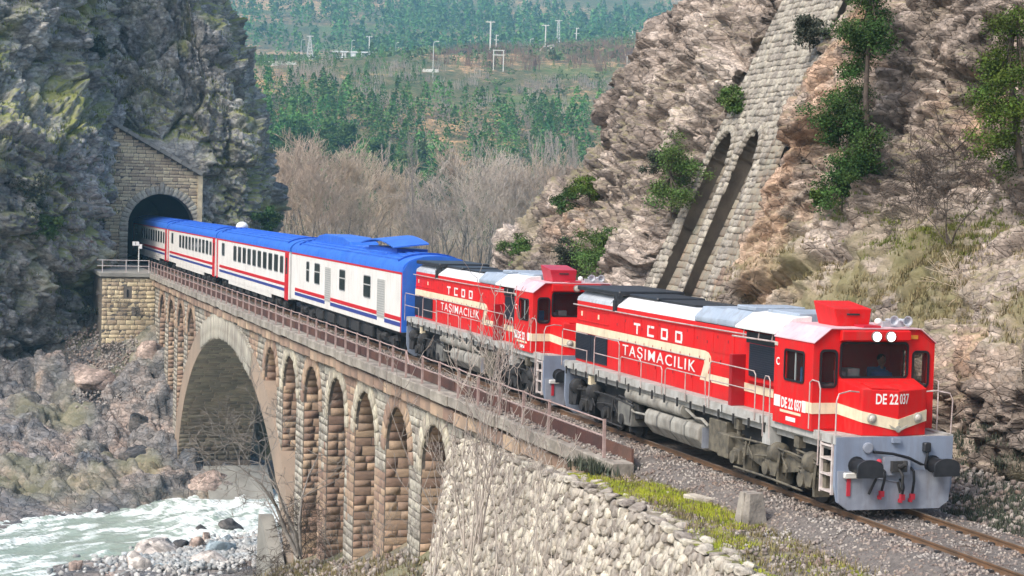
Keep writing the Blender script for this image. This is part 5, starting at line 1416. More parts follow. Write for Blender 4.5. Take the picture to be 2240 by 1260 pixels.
    MB().box(-3.46, -3.06, -1.37, -1.1, 1.05, 1.46).build('side_step', 'sill_grey', L)
    # --- below the frame
    MB().cyl((-12.2, -1.12, 1.19), (-8.3, -1.12, 1.19), .185, 18).build('air_reservoir', 'tank_grey', L, smooth=True)
    ft = MB().prism([(-1.22, .98), (-1.30, .86), (-1.30, .62), (-1.05, .34), (1.05, .34), (1.30, .62), (1.30, .86), (1.22, .98)], 'x', -10.75, -7.2).build('fuel_tank', 'tank_grey', L, bevel=.05)
    g = MB(); 
    for x in (-9.9, -9.0, -8.1): g.prism([(-1.23, .985), (-1.308, .862), (-1.308, .618), (-1.056, .335), (-1.0, .36), (-1.29, .63), (-1.29, .85), (-1.2, .97)], 'x', x, x+.07)
    g.build('tank_strap', 'under_grey', ft); MB().box(-7.19, -7.17, -1.2, 1.2, .42, .92).build('tank_end', 'plow_grey', ft)
    MB().box(-12.75, -11.75, -1.28, -.7, .36, .98, .03).build('battery_box', 'under_grey', L); MB().box(-6.75, -5.75, -1.22, -.6, .44, 1.22, .02).build('equipment_box', 'khaki', L); MB().box(-5.95, -5.35, -1.34, -.9, .42, .98, .02).build('equipment_box', 'khaki', L)
    MB().box(-16.0, -1.2, -.9, .9, .85, 1.30).build('underframe', 'dusty_dark', L)
    pp = MB().tube([(-12.3, -1.2, 1.1), (-12.1, -1.25, .9), (-11.6, -1.25, .78), (-10.8, -1.22, .8)], .03, 6); pp.tube([(-8.2, -1.2, 1.25), (-7.6, -1.2, 1.1), (-7.2, -1.2, 1.12), (-6.8, -1.2, 1.0)], .04, 6); pp.build('air_pipe', 'tank_grey', L, smooth=True)
    for x in (-15.0, -5.0, -1.9): m_ = MB().box(x-.12, x+.12, -1.30, -1.14, 1.16, 1.40); m_.cyl((x, -1.22, 1.02), (x, -1.22, 1.16), .06, 8); m_.build('side_bearer', 'cream' if x == -15.0 else 'khaki', L)
    return L
loco = make_loco()
tag(loco, 'leading red diesel locomotive with lit headlights and cream stripe', 'locomotive', 'red diesel locomotives')
loco2 = copy_tree(loco); loco2.location = (-18.94, 0, 0)
tag(loco2, 'second red diesel locomotive coupled between the leading engine and the blue van', 'locomotive', 'red diesel locomotives')
bogie(loco, -3.4, (-5.15, -3.4, -1.65), 'khaki', ((-3.05, .90), (-1.35, .92)), True); bogie(loco, -13.8, (-15.6, -13.8, -12.4), 'dusty_dark', ((-16.3, .98), (-14.9, .96)), False)
for b in [c for c in loco.children if c.name.startswith('bogie')]:
    c = copy_tree(b, loco2)
    for q in [c]+list(c.children):
        if q.data and q.data.materials[0].name == 'khaki': q.data = q.data.copy(); q.data.materials[0] = M['dusty_dark']
# numbers on the leading engine
def child(o, nm): return next(c for c in o.children if c.name.split('.')[0] == nm)
cabA, noseA, cabB = child(loco, 'cab'), child(loco, 'nose'), child(loco2, 'cab')
fit_text('DE 22 037', .97, .24, 'white_paint', cabA, (-2.44, -1.424, 1.96), SIDE, bold=.03)
a1 = math.atan2(.06+.68, -.02+.20); a2 = math.atan2(.80-.06, -.20+.02)
fit_text('DE 22', .47, .22, 'white_paint', noseA, (-.142+.006, -.405, 2.28), (rad(90), 0, a1), bold=.02)
fit_text('037', .24, .215, 'white_paint', noseA, (-.030+.010, .085, 2.285), (rad(90), 0, a2), bold=.005)
fit_text('DE 22', .70, .24, 'white_paint', cabB, (-2.44, -1.424, 1.96), SIDE, bold=.03)
for c in list(loco2.children):                       # lamps out, dull crimson roof unit on the second engine
    if c.name.startswith('headlight'):
        for q in c.children: q.data = q.data.copy(); q.data.materials[0] = M['lamp_off']
    if c.name.startswith('air_conditioner'): c.data = c.data.copy(); c.data.materials[0] = M['crimson']; c['label'] = 'dull crimson roof unit'
cab_person(None, (-2.02, .72, 2.26), 'cloth_blue', label='engine driver in a light blue shirt behind the windscreen')

# ------------------------------------------------------------------ coaches
def body_profile(z0, w, zs, zc):
    side = [(-w, z0), (-w-.0, zs)]
    roof = [(-w*math.cos(q), zs+.0+(zc-zs)*math.sin(q)**.8) for q in np.linspace(0.001, math.pi-.001, 15)]
    return side, roof
def make_coach(x0, x1, zsk, windows, style, lab, red_front=True):
    """body from x0 (rear) to x1 (front); windows: (xa, xb, za, zb, kind)"""
    R = empty('passenger_coach' if style == 'coach' else 'generator_van', (x1, 0, 0)); X = lambda x: x-x1
    w = 1.41; zs, zc = 3.34, 4.02
    b = MB().prism([(-w, zsk), (-w, zs), (w, zs), (w, zsk)], 'x', X(x0), X(x1)).build('body', 'coach_white', R, bevel=.02)
    q = np.linspace(0, math.pi, 19); rp = [(-(w+.02)*math.cos(t), zs+.002+(zc-zs)*math.sin(t)**.75) for t in q]
    rf = MB().prism(rp, 'x', X(x0)-.05, X(x1)+.05).build('roof', 'roof_blue', R, smooth=True)
    rb = MB()
    for t in np.linspace(.62, math.pi-.62, 9):
        y, z = -(w+.02)*math.cos(t), zs+(zc-zs)*math.sin(t)**.75; rb.box(X(x0)+1.5, X(x1)-1.5, y-.03, y+.03, z-.03, z+.05)
    rb.build('roof_rib', 'roof_blue', rf)
    for xx in (X(x0)+1.3, X(x1)-1.3):
        e = MB(); 
        for i in range(8):
            t0, t1 = .5+i*.268, .5+(i+1)*.268
            pa, pb = [(-(w+.02)*math.cos(t), zs+(zc-zs)*math.sin(t)**.75) for t in (t0, t1)]
            e.obox((xx, (pa[0]+pb[0])/2, (pa[1]+pb[1])/2+.03), (.09, 0, 0), (0, (pb[0]-pa[0])/2+.01, (pb[1]-pa[1])/2), (0, -(pb[1]-pa[1])*.08, .05))
        e.build('roof_rib', 'roof_blue_dark', rf)
    zr = (1.42, 1.58) if style != 'coach' else (1.52, 1.69); zb_ = (1.20, 1.36) if style != 'coach' else (1.24, 1.39)
    l0, l1 = X(x0)+(1.35 if style == 'coach' else 1.05), X(x1)-(1.32 if style == 'coach' else .04)
    doors = [v for v in windows if v[4] == 'door']
    def band(nm, z0, z1, mat, a, c):
        cuts = sorted([(X(d[0]), X(d[1])) for d in doors]); xs_ = [a]+[v for d in cuts for v in d]+[c]
        mb = MB()
        for k in range(0, len(xs_), 2): mb.box(xs_[k]+.004, xs_[k+1]-.004, -w-.012, -w, z0, z1); mb.box(xs_[k], xs_[k+1], w, w+.012, z0, z1)
        mb.build(nm, mat, b)
    band('red_stripe', *zr, 'coach_red', l0, l1); band('blue_stripe', *zb_, 'coach_blue', l0, l1)
    t = MB().box(X(x0)+.03, X(x1)-.03, -w-.014, -w, 3.26, 3.345); t.box(X(x0)+.03, X(x1)-.03, w, w+.014, 3.26, 3.345); t.build('red_stripe', 'coach_red', b)
    if style == 'coach':
        for a, c in ((X(x1)-1.28, X(x1)-.22), (X(x0)+.22, X(x0)+.62)):
            d = MB().box(a, c, -w-.02, -w, .80, 3.25).build('door', 'coach_red', R, bevel=.008)
            if c-a > .8: MB().box(a+.3, c-.3, -w-.026, -w-.02, 2.15, 3.0).build('pane', 'coach_glass', d)
    else:
        t = MB().box(X(x1)-.10, X(x1)+.01, -w-.018, -w, .98, 3.30); t.build('red_stripe', 'coach_red', b)
        MB().prism([(-w-.01, 1.0), (-w-.01, 3.4), (-1.2, 3.75), (-.6, 3.98), (.6, 3.98), (1.2, 3.75), (w+.01, 3.4), (w+.01, 1.0)], 'x', X(x1)+.02, X(x1)+.10).build('end_wall', 'roof_blue', R)
    for xa, xb, za, zb, kind in windows:
        xa, xb = X(xa), X(xb)
        if kind == 'door':
            d = MB().box(xa, xb, -w-.02, -w, za, zb).build('door', 'door_grey', R, bevel=.01); g = MB()
            for k in range(int((zb-za)/.10)): g.box(xa+.06, xb-.06, -w-.028, -w-.02, za+.06+k*.10, za+.09+k*.10)
            g.build('louvre', 'frame_grey', d)
        else:
            r_ = MB(); ring(r_, 'y', -w, -.018, xa+.03, xb-.03, za+.03, zb-.03, .04, .10); f_ = r_.build('window', 'frame_grey', R)
            MB().box(xa+.02, xb-.02, -w-.010, -w, za+.02, zb-.02).build('pane', 'coach_glass', f_)
            if kind == 'split': MB().box(xa+.02, xb-.02, -w-.02, -w-.01, (za+zb)/2+.06, (za+zb)/2+.11).build('bar', 'door_grey', f_)
    # running gear
    for xc in (x0+3.3, x1-3.3):
        bg = add('bogie', MB().prism([(X(xc)-1.9, .55), (X(xc)-1.8, .80), (X(xc)-.6, .62), (X(xc)+.6, .62), (X(xc)+1.8, .80), (X(xc)+1.9, .55), (X(xc)+.5, .40), (X(xc)-.5, .40)], 'y', -1.18, -1.04).mesh('bogie', 'dusty_dark'), R)
        for dx in (-1.25, 1.25):
            for sd in (-1, 1): MB().lathe([(-.06, .46), (-.04, .50), (-.02, .46), (.06, .46), (.06, .1)], (X(xc)+dx, sd*.76, .46), 'y', 18).build('wheel', 'dusty_dark', bg, smooth=True)
            MB().box(X(xc)+dx-.2, X(xc)+dx+.2, -1.26, -1.05, .30, .62, .03).build('axle_box', 'dusty_dark', bg)
        MB().cyl((X(xc)-.35, -1.2, .62), (X(xc)+.35, -1.2, .62), .13, 10).build('air_spring', 'dusty_dark', bg)
    u = MB().box(X(x0)+5.4, X(x1)-5.4, -1.2, 1.2, .42, zsk+.02); u.box(X(x0)+.3, X(x1)-.3, -1.0, 1.0, .74, zsk+.02); u.build('underframe', 'black_metal', R)
    for xx in np.arange(X(x0)+6.2, X(x1)-6, 2.6): MB().box(xx, xx+1.5, -1.32, -1.15, .40, .84, .02).build('equipment_box', 'dusty_dark', R)
    for e, d in ((X(x1), 1), (X(x0), -1)):
        for s in (-1, 1): MB().lathe([(0, .10), (.35, .10), (.36, .22), (.40, .22)], (e if d > 0 else e-.40, s*.875, 1.04), 'x', 12).build('buffer', 'black_metal', R)
        MB().box(min(e, e+d*.28), max(e, e+d*.28), -.75, .75, 1.0, 3.3).build('gangway', 'rubber', R)
    if style == 'coach':
        sk = MB(); 
        for a, c in ((X(x0)+5.3, X(x1)-5.3),): sk.box(a, c, -w, -w+.04, .66, zsk-.003); sk.box(a, c, w-.04, w, .66, zsk-.003)
        for a in np.arange(X(x0)+7, X(x1)-6, 4.1): sk.box(a, a+.5, -w-.008, -w, .98, 1.08)
        sk.build('skirt', 'coach_white', R)
    tag(R, lab, 'coach' if style == 'coach' else 'van')
    return R
PITCH = 26.4
def coach_windows(x1, upto=11):
    ws = [(x1-2.75, x1-1.75, 2.14, 3.05, 'w')]
    a = x1-4.55
    while a > x1-19.6: ws.append((a, a+1.22, 2.14, 3.08, 'w')); a -= 1.78
    ws.append((x1-23.6, x1-22.4, 2.30, 3.12, 'w')); return ws
XAF = -60.65
labs = ['white passenger coach with blue roof, first behind the generator van', 'middle white passenger coach between the first coach and the tunnel', 'rearmost white coach half inside the tunnel mouth']
coaches = []
for k in range(3):
    x1 = XAF-PITCH*k
    c = make_coach(x1-25.9, x1, .86, coach_windows(x1), 'coach', labs[k]); c['group'] = 'white and blue passenger coaches'; coaches.append(c)
MB().ball((-25.2, .1, 4.14), .40, 14, 10, (1, 1, .8)).build('satellite_dome', 'white_paint', coaches[0], smooth=True)
vanw = [(-56.1, -55.35, 2.03, 3.03, 'split'), (-54.05, -52.75, 2.03, 3.03, 'split'), (-51.5, -50.2, 1.36, 2.95, 'door'), (-48.3, -47.05, 2.03, 2.98, 'split'), (-43.35, -42.0, 2.0, 2.95, 'split'), (-40.75, -39.4, 1.34, 2.92, 'door')]
van = make_coach(-60.05, -36.55, .98, vanw, 'van', 'white generator van with raised blue roof hatches behind the locomotives')
V0 = -36.55
MB().prism([(-58.6-V0, 3.92), (-57.2-V0, 4.30), (-55.8-V0, 4.40), (-51.5-V0, 4.36), (-50.0-V0, 4.16), (-49.6-V0, 3.92)], 'y', -.60, .75).build('roof_housing', 'roof_blue', van, bevel=.05)
fl = MB(); n_ = 10
for i in range(n_+1):
    t = i/n_; x = -46.2-V0+t*6.2; z = 4.22+.34*math.sin(math.pi*(.12+.80*t))-.06
    fl.v += [(x, -.95, z-.05), (x, .55, z+.12), (x, -.95, z), (x, .55, z+.17)]
for i in range(n_):
    a, b = 4*i, 4*i+4; fl.f += [(a, b, b+1, a+1), (a+2, a+3, b+3, b+2), (a, a+2, b+2, b), (a+1, b+1, b+3, a+3)]
fl.f += [(0, 1, 3, 2), (4*n_, 4*n_+2, 4*n_+3, 4*n_+1)]
fl.build('roof_flap', 'roof_blue', van)
MB().box(-45.6-V0, -40.4-V0, -.7, .6, 3.9, 4.16).build('radiator', 'roof_blue_dark', van); MB().box(-44.2-V0, -41.0-V0, -1.0, -.6, 3.86, 4.0, .02).build('roof_hatch', 'roof_blue', van); MB().box(-49.0-V0, -46.6-V0, -.7, .5, 3.9, 4.06, .02).build('roof_hatch', 'roof_blue', van)
# ================================================================== VEGETATION
def quads(C, size, r, flat=.0, aspect=(.5, 1.0)):
    """one small leaf-clump face per centre, random turn; flat pulls them towards level"""
    n = len(C); d = r.normal(size=(n, 3)); d[:, 2] *= (1-flat); d /= np.linalg.norm(d, axis=1, keepdims=True)
    e = np.cross(d, r.normal(size=(n, 3))); e /= np.linalg.norm(e, axis=1, keepdims=True)
    a = (size*r.uniform(.6, 1.4, n))[:, None]; b = a*r.uniform(*aspect, n)[:, None]
    V = np.stack([C-d*a*.5, C+e*b*.45+d*a*.05, C+d*a*.6, C-e*b*.45-d*a*.05], 1).reshape(-1, 3)
    return V, np.arange(4*n).reshape(-1, 4)
def tubes(segs, sides=4):
    """segs: rows x0 y0 z0 x1 y1 z1 r0 r1"""
    S = np.asarray(segs, float); n = len(S); A, B = S[:, :3], S[:, 3:6]; d = B-A; d /= np.linalg.norm(d, axis=1, keepdims=True)+1e-9
    ref = np.where(np.abs(d[:, 2:3]) < .9, [[0, 0, 1.0]], [[1.0, 0, 0]]); u = np.cross(d, ref); u /= np.linalg.norm(u, axis=1, keepdims=True); v = np.cross(d, u)
    V = []
    for P_, R_ in ((A, S[:, 6]), (B, S[:, 7])):
        for k in range(sides):
            q = 2*math.pi*k/sides; V.append(P_+(u*math.cos(q)+v*math.sin(q))*R_[:, None])
    V = np.stack(V, 1).reshape(-1, 3); o = (np.arange(n)*2*sides)[:, None]
    F = np.concatenate([o+np.array([k, (k+1) % sides, sides+(k+1) % sides, sides+k]) for k in range(sides)])
    return V, F
def grow(r, p, d, L, rad_, lev, segs, tips, up=.12, wig=.16, nch=(3, 5), shrink=.62, spread=.65, nseg=4, minr=.004):
    """recursive branch: crooked run of segments with side shoots"""
    p = np.array(p, float); d = np.array(d, float); d /= np.linalg.norm(d); step = L/nseg; rr = rad_
    for i in range(nseg):
        d = d+r.normal(size=3)*wig+np.array([0, 0, up]); d /= np.linalg.norm(d)
        q = p+d*step; r2 = max(rr-(rad_*.75)/nseg, minr); segs.append((*p, *q, rr, r2)); p, rr = q, r2
        if lev > 0 and i >= (1 if lev > 1 else 0):
            for _ in range(int(r.integers(*nch))//(2 if i < nseg-1 else 1)+ (1 if i == nseg-1 else 0)):
                e = r.normal(size=3); e -= d*(e@d); e /= np.linalg.norm(e)
                grow(r, p, d*(1-spread*.5)+e*spread*r.uniform(.6, 1.3), L*shrink*r.uniform(.7, 1.2), max(rr*.62, minr), lev-1, segs, tips, up, wig, nch, shrink, spread, max(nseg-1, 2), minr)
    tips.append(p)

# --- far conifers: a few shapes, copied
def conifer_mesh(seed, H=9.0, leaf='leaf_pine_far', round_=False):
    r = np.random.default_rng(seed); n = 60; t = r.random(n)**.8
    wide = r.uniform(.26, .36); env = wide*H*(1-t)**.75*(.35+.65*np.minimum(t*5+.25, 1)) if not round_ else .40*H*np.sqrt(np.clip(1-(2*t-.9)**2, .02, 1))
    a = r.uniform(0, 6.28, n); rr = env*r.uniform(.45, 1.0, n)
    C = np.stack([np.cos(a)*rr, np.sin(a)*rr, H*(.16+.84*t)-rr*.12], 1)
    k = 46; CC = np.repeat(C, k, 0)+r.normal(size=(n*k, 3))*np.array([.55, .55, .34])*(H/9)
    V, F = quads(CC, .42*H/9, r, flat=.35)
    tv, tf = tubes([(0, 0, -1.5, 0, 0, H*.5, .16*H/9, .10*H/9), (0, 0, H*.5, 0, 0, H*.97, .10*H/9, .02)], 4)
    me = np_mesh('pine_tree', np.concatenate([tv, V]), np.concatenate([tf, F+len(tv)]), None)
    me.materials.append(M['bark']); me.materials.append(M[leaf])
    mi = np.ones(len(me.polygons), np.int32); mi[:len(tf)] = 0; me.polygons.foreach_set('material_index', mi); return me
CON = [conifer_mesh(800+i, 9.0, 'leaf_pine_far' if i not in (2, 5) else 'leaf_far_olive', i in (3, 5, 8)) for i in range(9)]
rv = np.random.default_rng(41)
def wood_density(u, D):
    if D < 372: return float(np.clip((D-350)/22, 0, 1))*.4
    if D < 505: return 1.25-.75*math.exp(-((u-990)/50)**2-((D-470)/40)**2)-.5*math.exp(-((u-930)/40)**2-((D-500)/30)**2)-.4*math.exp(-((u-1080)/70)**2-((D-430)/25)**2)
    if D < 640: return (.75 if u < 915 else .10)
    if D < 900: return .03+.10*math.exp(-((u-840)/50)**2)*(D > 700)
    if D < 980: return .05+.4*math.exp(-((u-840)/60)**2)*(D > 940)
    if D < 1040: return .25+.5*math.exp(-((u-850)/80)**2)
    return (.8 if u > 760 else .5)*(1-.5*math.exp(-((u-700)/60)**2-((D-1100)/70)**2))
cand = []
for D0, D1, sp in ((352, 560, 4.9), (560, 920, 7.5), (920, 1400, 8.0)):
    area = (D1**2-D0**2)/2*(1150/4038.9); n = int(area/sp**2)
    for _ in range(n):
        D = math.sqrt(rv.uniform(D0**2, D1**2)); u = rv.uniform(470, 1620) if D1 < 1000 else rv.uniform(430, 1700)
        if rv.random() < wood_density(u, D): cand.append((D, u))
cand.sort(); near, restc = cand[:290], cand[290:]
lp = ('dark green pine among the crowded pines of the far hillside', 'pines on the hillside across the valley')
for D, u in near:
    x, y = far_xy(u, D); o = add('pine_tree', CON[int(rv.integers(7) if u < 960 else rv.integers(2, 9))]); s = rv.uniform(.5, 1.25)*(1 if u < 960 else .78)*(1 if D < 470 else .75 if D < 505 else .45)
    o.location = (x, y, hz(x, y)-.5); o.rotation_euler = (0, 0, rv.uniform(0, 6.28)); o.scale = (s*rv.uniform(.9, 1.25), s*rv.uniform(.9, 1.25), s)
    tag(o, lp[0], 'tree', lp[1])
Vs, Fs, T, k = [], [], [], 0
xy = np.array([far_xy(u, D) for D, u in restc]); zz = hill_f(xy[:, 0], xy[:, 1])
for (x, y), z in zip(xy, zz):
    H = rv.uniform(6.5, 12)*(lambda d: .9 if d < 505 else .42 if d < 650 else .6 if d < 970 else 1.15)(float((np.array([x, y, 0])-CAM_LOC)@FH)); dd = float((np.array([x, y, 0])-CAM_LOC)@FH); n = 170 if dd < 650 else 48; t = rv.random(n)**.8; env = .30*H*(1-t)**.7; a = rv.uniform(0, 6.28, n); rr = env*rv.uniform(.4, 1, n)
    C = np.stack([x+np.cos(a)*rr, y+np.sin(a)*rr, z-.6+H*(.12+.88*t)], 1); V, F = quads(C, .55*H/9 if dd < 650 else 1.25*H/9, rv, flat=.4, aspect=(.6, 1))
    Vs.append(V); Fs.append(F+k); k += len(V); T.append(np.full(len(V), rv.random()))
M['leaf_far_joined'] = attr_copy('leaf_pine_far', 'leaf_far_joined')
add('far_forest', np_mesh('far_forest', np.concatenate(Vs), np.concatenate(Fs), 'leaf_far_joined', attrs={'Tint': np.concatenate(T)}), kind='stuff', label='mass of pines higher up the far hillside')
# --- low evergreen scrub on the terrace
r = np.random.default_rng(44); Vs, Fs, T, k = [], [], [], 0
for _ in range(1500):
    D = math.sqrt(r.uniform(505**2, 940**2)); u = r.uniform(480, 1580)
    if vn(np.array([u/45]), np.array([D/38]), 6)[0] < -.02-.25*(u > 980) or (abs(u-690) < 60 and 690 < D < 870 and r.random() < .8) or (690 < u < 830 and 640 < D < 935): continue
    x, y = far_xy(u, D); z = hz(x, y)-.6; h = r.uniform(1.2, 4.2)*(.55 if D < 620 else 1); C = np.stack([x+r.normal(size=26)*h*.42, y+r.normal(size=26)*h*.42, z+h*(.15+.8*r.random(26))], 1); V, F = quads(C, h*.34, r, flat=.4, aspect=(.6, 1))
    Vs.append(V); Fs.append(F+k); k += len(V); T.append(np.full(len(V), r.random()))
M['leaf_far_olive_joined'] = attr_copy('leaf_far_olive', 'leaf_far_olive_joined')
add('hillside_scrub', np_mesh('hillside_scrub', np.concatenate(Vs), np.concatenate(Fs), 'leaf_far_olive_joined', attrs={'Tint': np.concatenate(T)}), kind='stuff', label='low green scrub on the hillside terrace')
# --- leafless scrub on the slope
def brush(name, n, uv, size, mat, label, seed, q=22):
    r = np.random.default_rng(seed); Vs, Fs, T, k = [], [], [], 0
    for _ in range(n):
        u, D = uv(r); x, y = far_xy(u, D); z = hz(x, y); h = size*r.uniform(.6, 1.4); S = []
        for _ in range(q):
            a = r.uniform(0, 6.28); l = h*r.uniform(.5, 1); b = r.uniform(.1, .75)
            p = np.array([x+r.normal()*h*.35, y+r.normal()*h*.35, z-.5]); e = p+np.array([math.cos(a)*b*l*.6, math.sin(a)*b*l*.6, l+.5]); S.append((*p, *e, .075, .03))
        V, F = tubes(S, 3); Vs.append(V); Fs.append(F+k); k += len(V); T.append(np.full(len(V), r.random()))
    if mat+'_joined' not in M: M[mat+'_joined'] = attr_copy(mat, mat+'_joined')
    add(name, np_mesh(name, np.concatenate(Vs), np.concatenate(Fs), mat+'_joined', attrs={'Tint': np.concatenate(T)}), kind='stuff', label=label)
brush('hillside_scrub', 420, lambda r: (r.uniform(500, 1560), r.uniform(340, 580)), 3.2, 'twig_grey', 'grey leafless scrub between the hillside pines', 91)
brush('hillside_scrub', 420, lambda r: (r.uniform(930, 1560), r.uniform(600, 1000)), 4.0, 'twig_russet', 'russet leafless scrub along the hillside terrace', 92)
brush('valley_undergrowth', 230, lambda r: (r.uniform(520, 1420), r.uniform(212, 345)), 2.6, 'twig_tan', 'brown leafless undergrowth on the valley floor', 93, 26)
# --- leafless valley trees
def bare_tree_mesh(seed, H, mat, stems, up=.16):
    r = np.random.default_rng(seed); segs, tips = [], []
    for _ in range(stems):
        a = r.uniform(0, 6.28); t = r.uniform(.05, .40)
        grow(r, (r.normal()*.4, r.normal()*.4, -1), (math.cos(a)*t, math.sin(a)*t, 1), H*.66, .17*H/14, 3, segs, tips, up=up, wig=.10, nch=(2, 5), shrink=.48, spread=.58, nseg=5, minr=.022)
    S = np.array(segs); big = S[:, 6] > .055; S = np.concatenate([S[big], S[~big]]); V, F = tubes(S, 3); me = np_mesh('bare_tree', V, F, mat)
    me.materials.append(M['bark_grey']); n = len(S); mi = np.tile(np.where(np.arange(n) < big.sum(), 1, 0), 3).astype(np.int32); me.polygons.foreach_set('material_index', mi); return me
BT = [bare_tree_mesh(900+i, 14, 'twig_tan' if i < 4 else 'twig_grey', 3 if i % 2 else 2) for i in range(7)]
def poplar_mesh(seed, H=16):
    r = np.random.default_rng(seed); segs, tips = [], []
    grow(r, (0, 0, -1), (0, 0, 1), H, .12, 2, segs, tips, up=.35, wig=.05, nch=(4, 8), shrink=.22, spread=.55, nseg=9, minr=.014)
    V, F = tubes(segs, 3); return np_mesh('bare_tree', V, F, 'twig_pale')
PO = [poplar_mesh(950+i) for i in range(3)]
vt = []
for u, D, s in [(560,232,.72),(605,240,.9),(630,262,1.05),(662,250,1.12),(690,236,1.0),(700,275,1.2),(735,258,1.18),(760,240,1.08),(775,282,1.15),(800,262,1.1),(822,246,.98),(850,270,.95),(868,290,.85),(690,225,.8),(820,228,.78),
                (895,300,.75),(915,285,.72),(940,310,.8),(965,262,1.0),(990,245,1.05),(1010,270,1.1),(1035,250,1.08),(1060,238,1.02),(1075,275,1.1),(1100,255,1.05),(1125,242,1.05),(1150,268,1.08),(1175,250,1.1),(1200,240,1.02),(1220,270,1.0),(1245,255,.96),(1265,245,.86),(1290,262,.82),(1310,285,.8),(1350,300,.8),(1045,228,.8),(1180,228,.8),(885,250,.6),(925,240,.6),(945,232,.62)]:
    vt.append((u+rv.normal()*5, D, s))
for i, (u, D, s) in enumerate(vt):
    tan = u < 880; mi = int(rv.integers(0, 4)) if tan or rv.random() < .3 else int(rv.integers(4, 7))
    o = add('bare_tree', BT[mi]); x, y = far_xy(u, D); s *= rv.uniform(.92, 1.08)
    o.location = (x, y, hz(x, y)-.3); o.rotation_euler = (0, 0, rv.uniform(0, 6.28)); o.scale = (s*1.15, s*1.15, s)
    tag(o, (('tall' if s > 1.0 else 'low')+' leafless tan tree '+('against the left cliff' if u < 640 else 'in the middle of the left clump' if u < 790 else 'on the right side of the left clump')) if tan else (('tall' if s > .98 else 'low')+' leafless grey brown tree '+('beside the gap between the clumps' if u < 985 else 'in the middle of the right clump' if u < 1170 else 'by the right cliff spur')), 'tree', 'tan trees left of the valley gap' if tan else 'grey brown trees right of the valley gap')
for u, D, s in [(900,238,.95),(1185,300,1.1),(1165,305,1.12),(1215,310,1.12),(1255,300,1.05),(835,300,1.0),(1030,300,1.05),(1235,320,1.1)]:
    o = add('poplar_tree', PO[int(rv.integers(3))]); x, y = far_xy(u, D); o.location = (x, y, hz(x, y)-.3); o.rotation_euler = (0, 0, rv.uniform(0, 6)); o.scale = (s, s, s)
    tag(o, 'slim pale leafless poplar rising out of the valley trees' if u != 900 else 'white trunked leafless poplar standing in the gap between the valley clumps', 'tree', 'pale poplars on the valley floor' if u != 900 else None)

# --- leafy things on the cliffs
def plant(name, loc, limbs, leaf, bark, label, cat, seed, leafsize=.12, per=60, sig=.28, flat=.2):
    """limbs: list of polylines (world offsets) with clump radius; foliage as many small faces round each clump"""
    r = np.random.default_rng(seed); root = empty(name, loc); tag(root, label, cat)
    S = []; C = []
    for pts, rad0, cl in limbs:
        pts = np.array(pts, float)
        for a, b, i in zip(pts[:-1], pts[1:], range(len(pts))): S.append((*a, *b, rad0*(1-i/len(pts)*.7), rad0*(1-(i+1)/len(pts)*.7)))
        for (c, rr, n) in cl:
            c = np.array(c, float)
            sub = c+r.normal(size=(n, 3))*rr*np.array([.5, .5, .38])
            for s_ in sub[: max(2, n//3)]: S.append((*pts[-1], *s_, .018, .006))
            C.append(np.repeat(sub, per, 0)+r.normal(size=(n*per, 3))*sig*np.array([1, 1, .62]))
    if S:
        V, F = tubes(S, 5); add('trunk', np_mesh('trunk', V, F, bark), root)
    V, F = quads(np.concatenate(C), leafsize, r, flat)
    if leaf+'_joined' not in M: M[leaf+'_joined'] = attr_copy(leaf, leaf+'_joined')
    T = np.repeat(np.clip(np.concatenate([np.full(len(c)//per, 0) for c in C]).size and np.repeat(r.random(sum(len(c) for c in C)//per), per)+r.normal(size=sum(len(c) for c in C))*.15, 0, 1), 4)
    add('crown', np_mesh('crown', V, F, leaf+'_joined', attrs={'Tint': T}), root)
    return root
plant('pine_tree', (-17.1, 8.4, 8.1), [
    ([(0, 0, -.4), (-.25, -.2, .5), (-.55, -.35, 1.0), (-.75, -.4, 1.5)], .10, [((-1.2, -.4, 1.35), .75, 9), ((-.5, -.5, .95), .7, 9), ((-1.7, -.35, .8), .6, 7), ((-.9, -.45, 1.9), .6, 7), ((-1.5, -.4, .35), .5, 5), ((.0, -.4, .55), .6, 7)]),
    ([(0, 0, -.4), (.10, -.2, .6), (.0, -.25, 1.6), (-.05, -.2, 2.8), (-.2, -.1, 4.2), (-.5, 0, 5.2)], .11, [((-.55, -.2, 3.3), .65, 9), ((.15, -.3, 3.7), .7, 8), ((-.9, -.2, 2.7), .5, 6), ((-.3, -.2, 4.4), .6, 8), ((.5, -.2, 3.4), .4, 4), ((-.6, -.1, 5.2), .55, 8), ((-.95, -.2, 3.7), .5, 5), ((.1, 0, 5.0), .4, 4)]),
    ([(.1, -.2, .6), (.5, -.3, .8), (.8, -.3, .7)], .05, [((.4, -.3, .25), .5, 6), ((.1, -.4, -.3), .5, 6), ((-.4, -.4, -.5), .45, 5)]),
    ], 'leaf_pine', 'bark', 'twisted dark green pine with two clumps growing from the right cliff', 'tree', 1, leafsize=.065, per=300, sig=.20)
plant('pine_tree', (-9.2, 8.6, 7.9), [
    ([(0, 0, -.4), (-.1, -.2, 1.2), (-.3, -.3, 2.6), (-.2, -.2, 4.0)], .10, [((-.9, -.3, 2.2), .6, 8), ((-1.3, -.3, 1.6), .55, 7), ((-.3, -.4, 3.0), .6, 8), ((.3, -.3, 2.0), .7, 8), ((-.4, -.4, 1.1), .55, 7), ((-.3, -.4, .3), .5, 6), ((.5, -.3, 3.4), .6, 6), ((-.6, -.3, -.3), .45, 5), ((.4, -.3, .8), .6, 6)])],
    'leaf_yellow', 'bark', 'yellow green pine at the right edge of the right cliff', 'tree', 2, leafsize=.065, per=270, sig=.20)
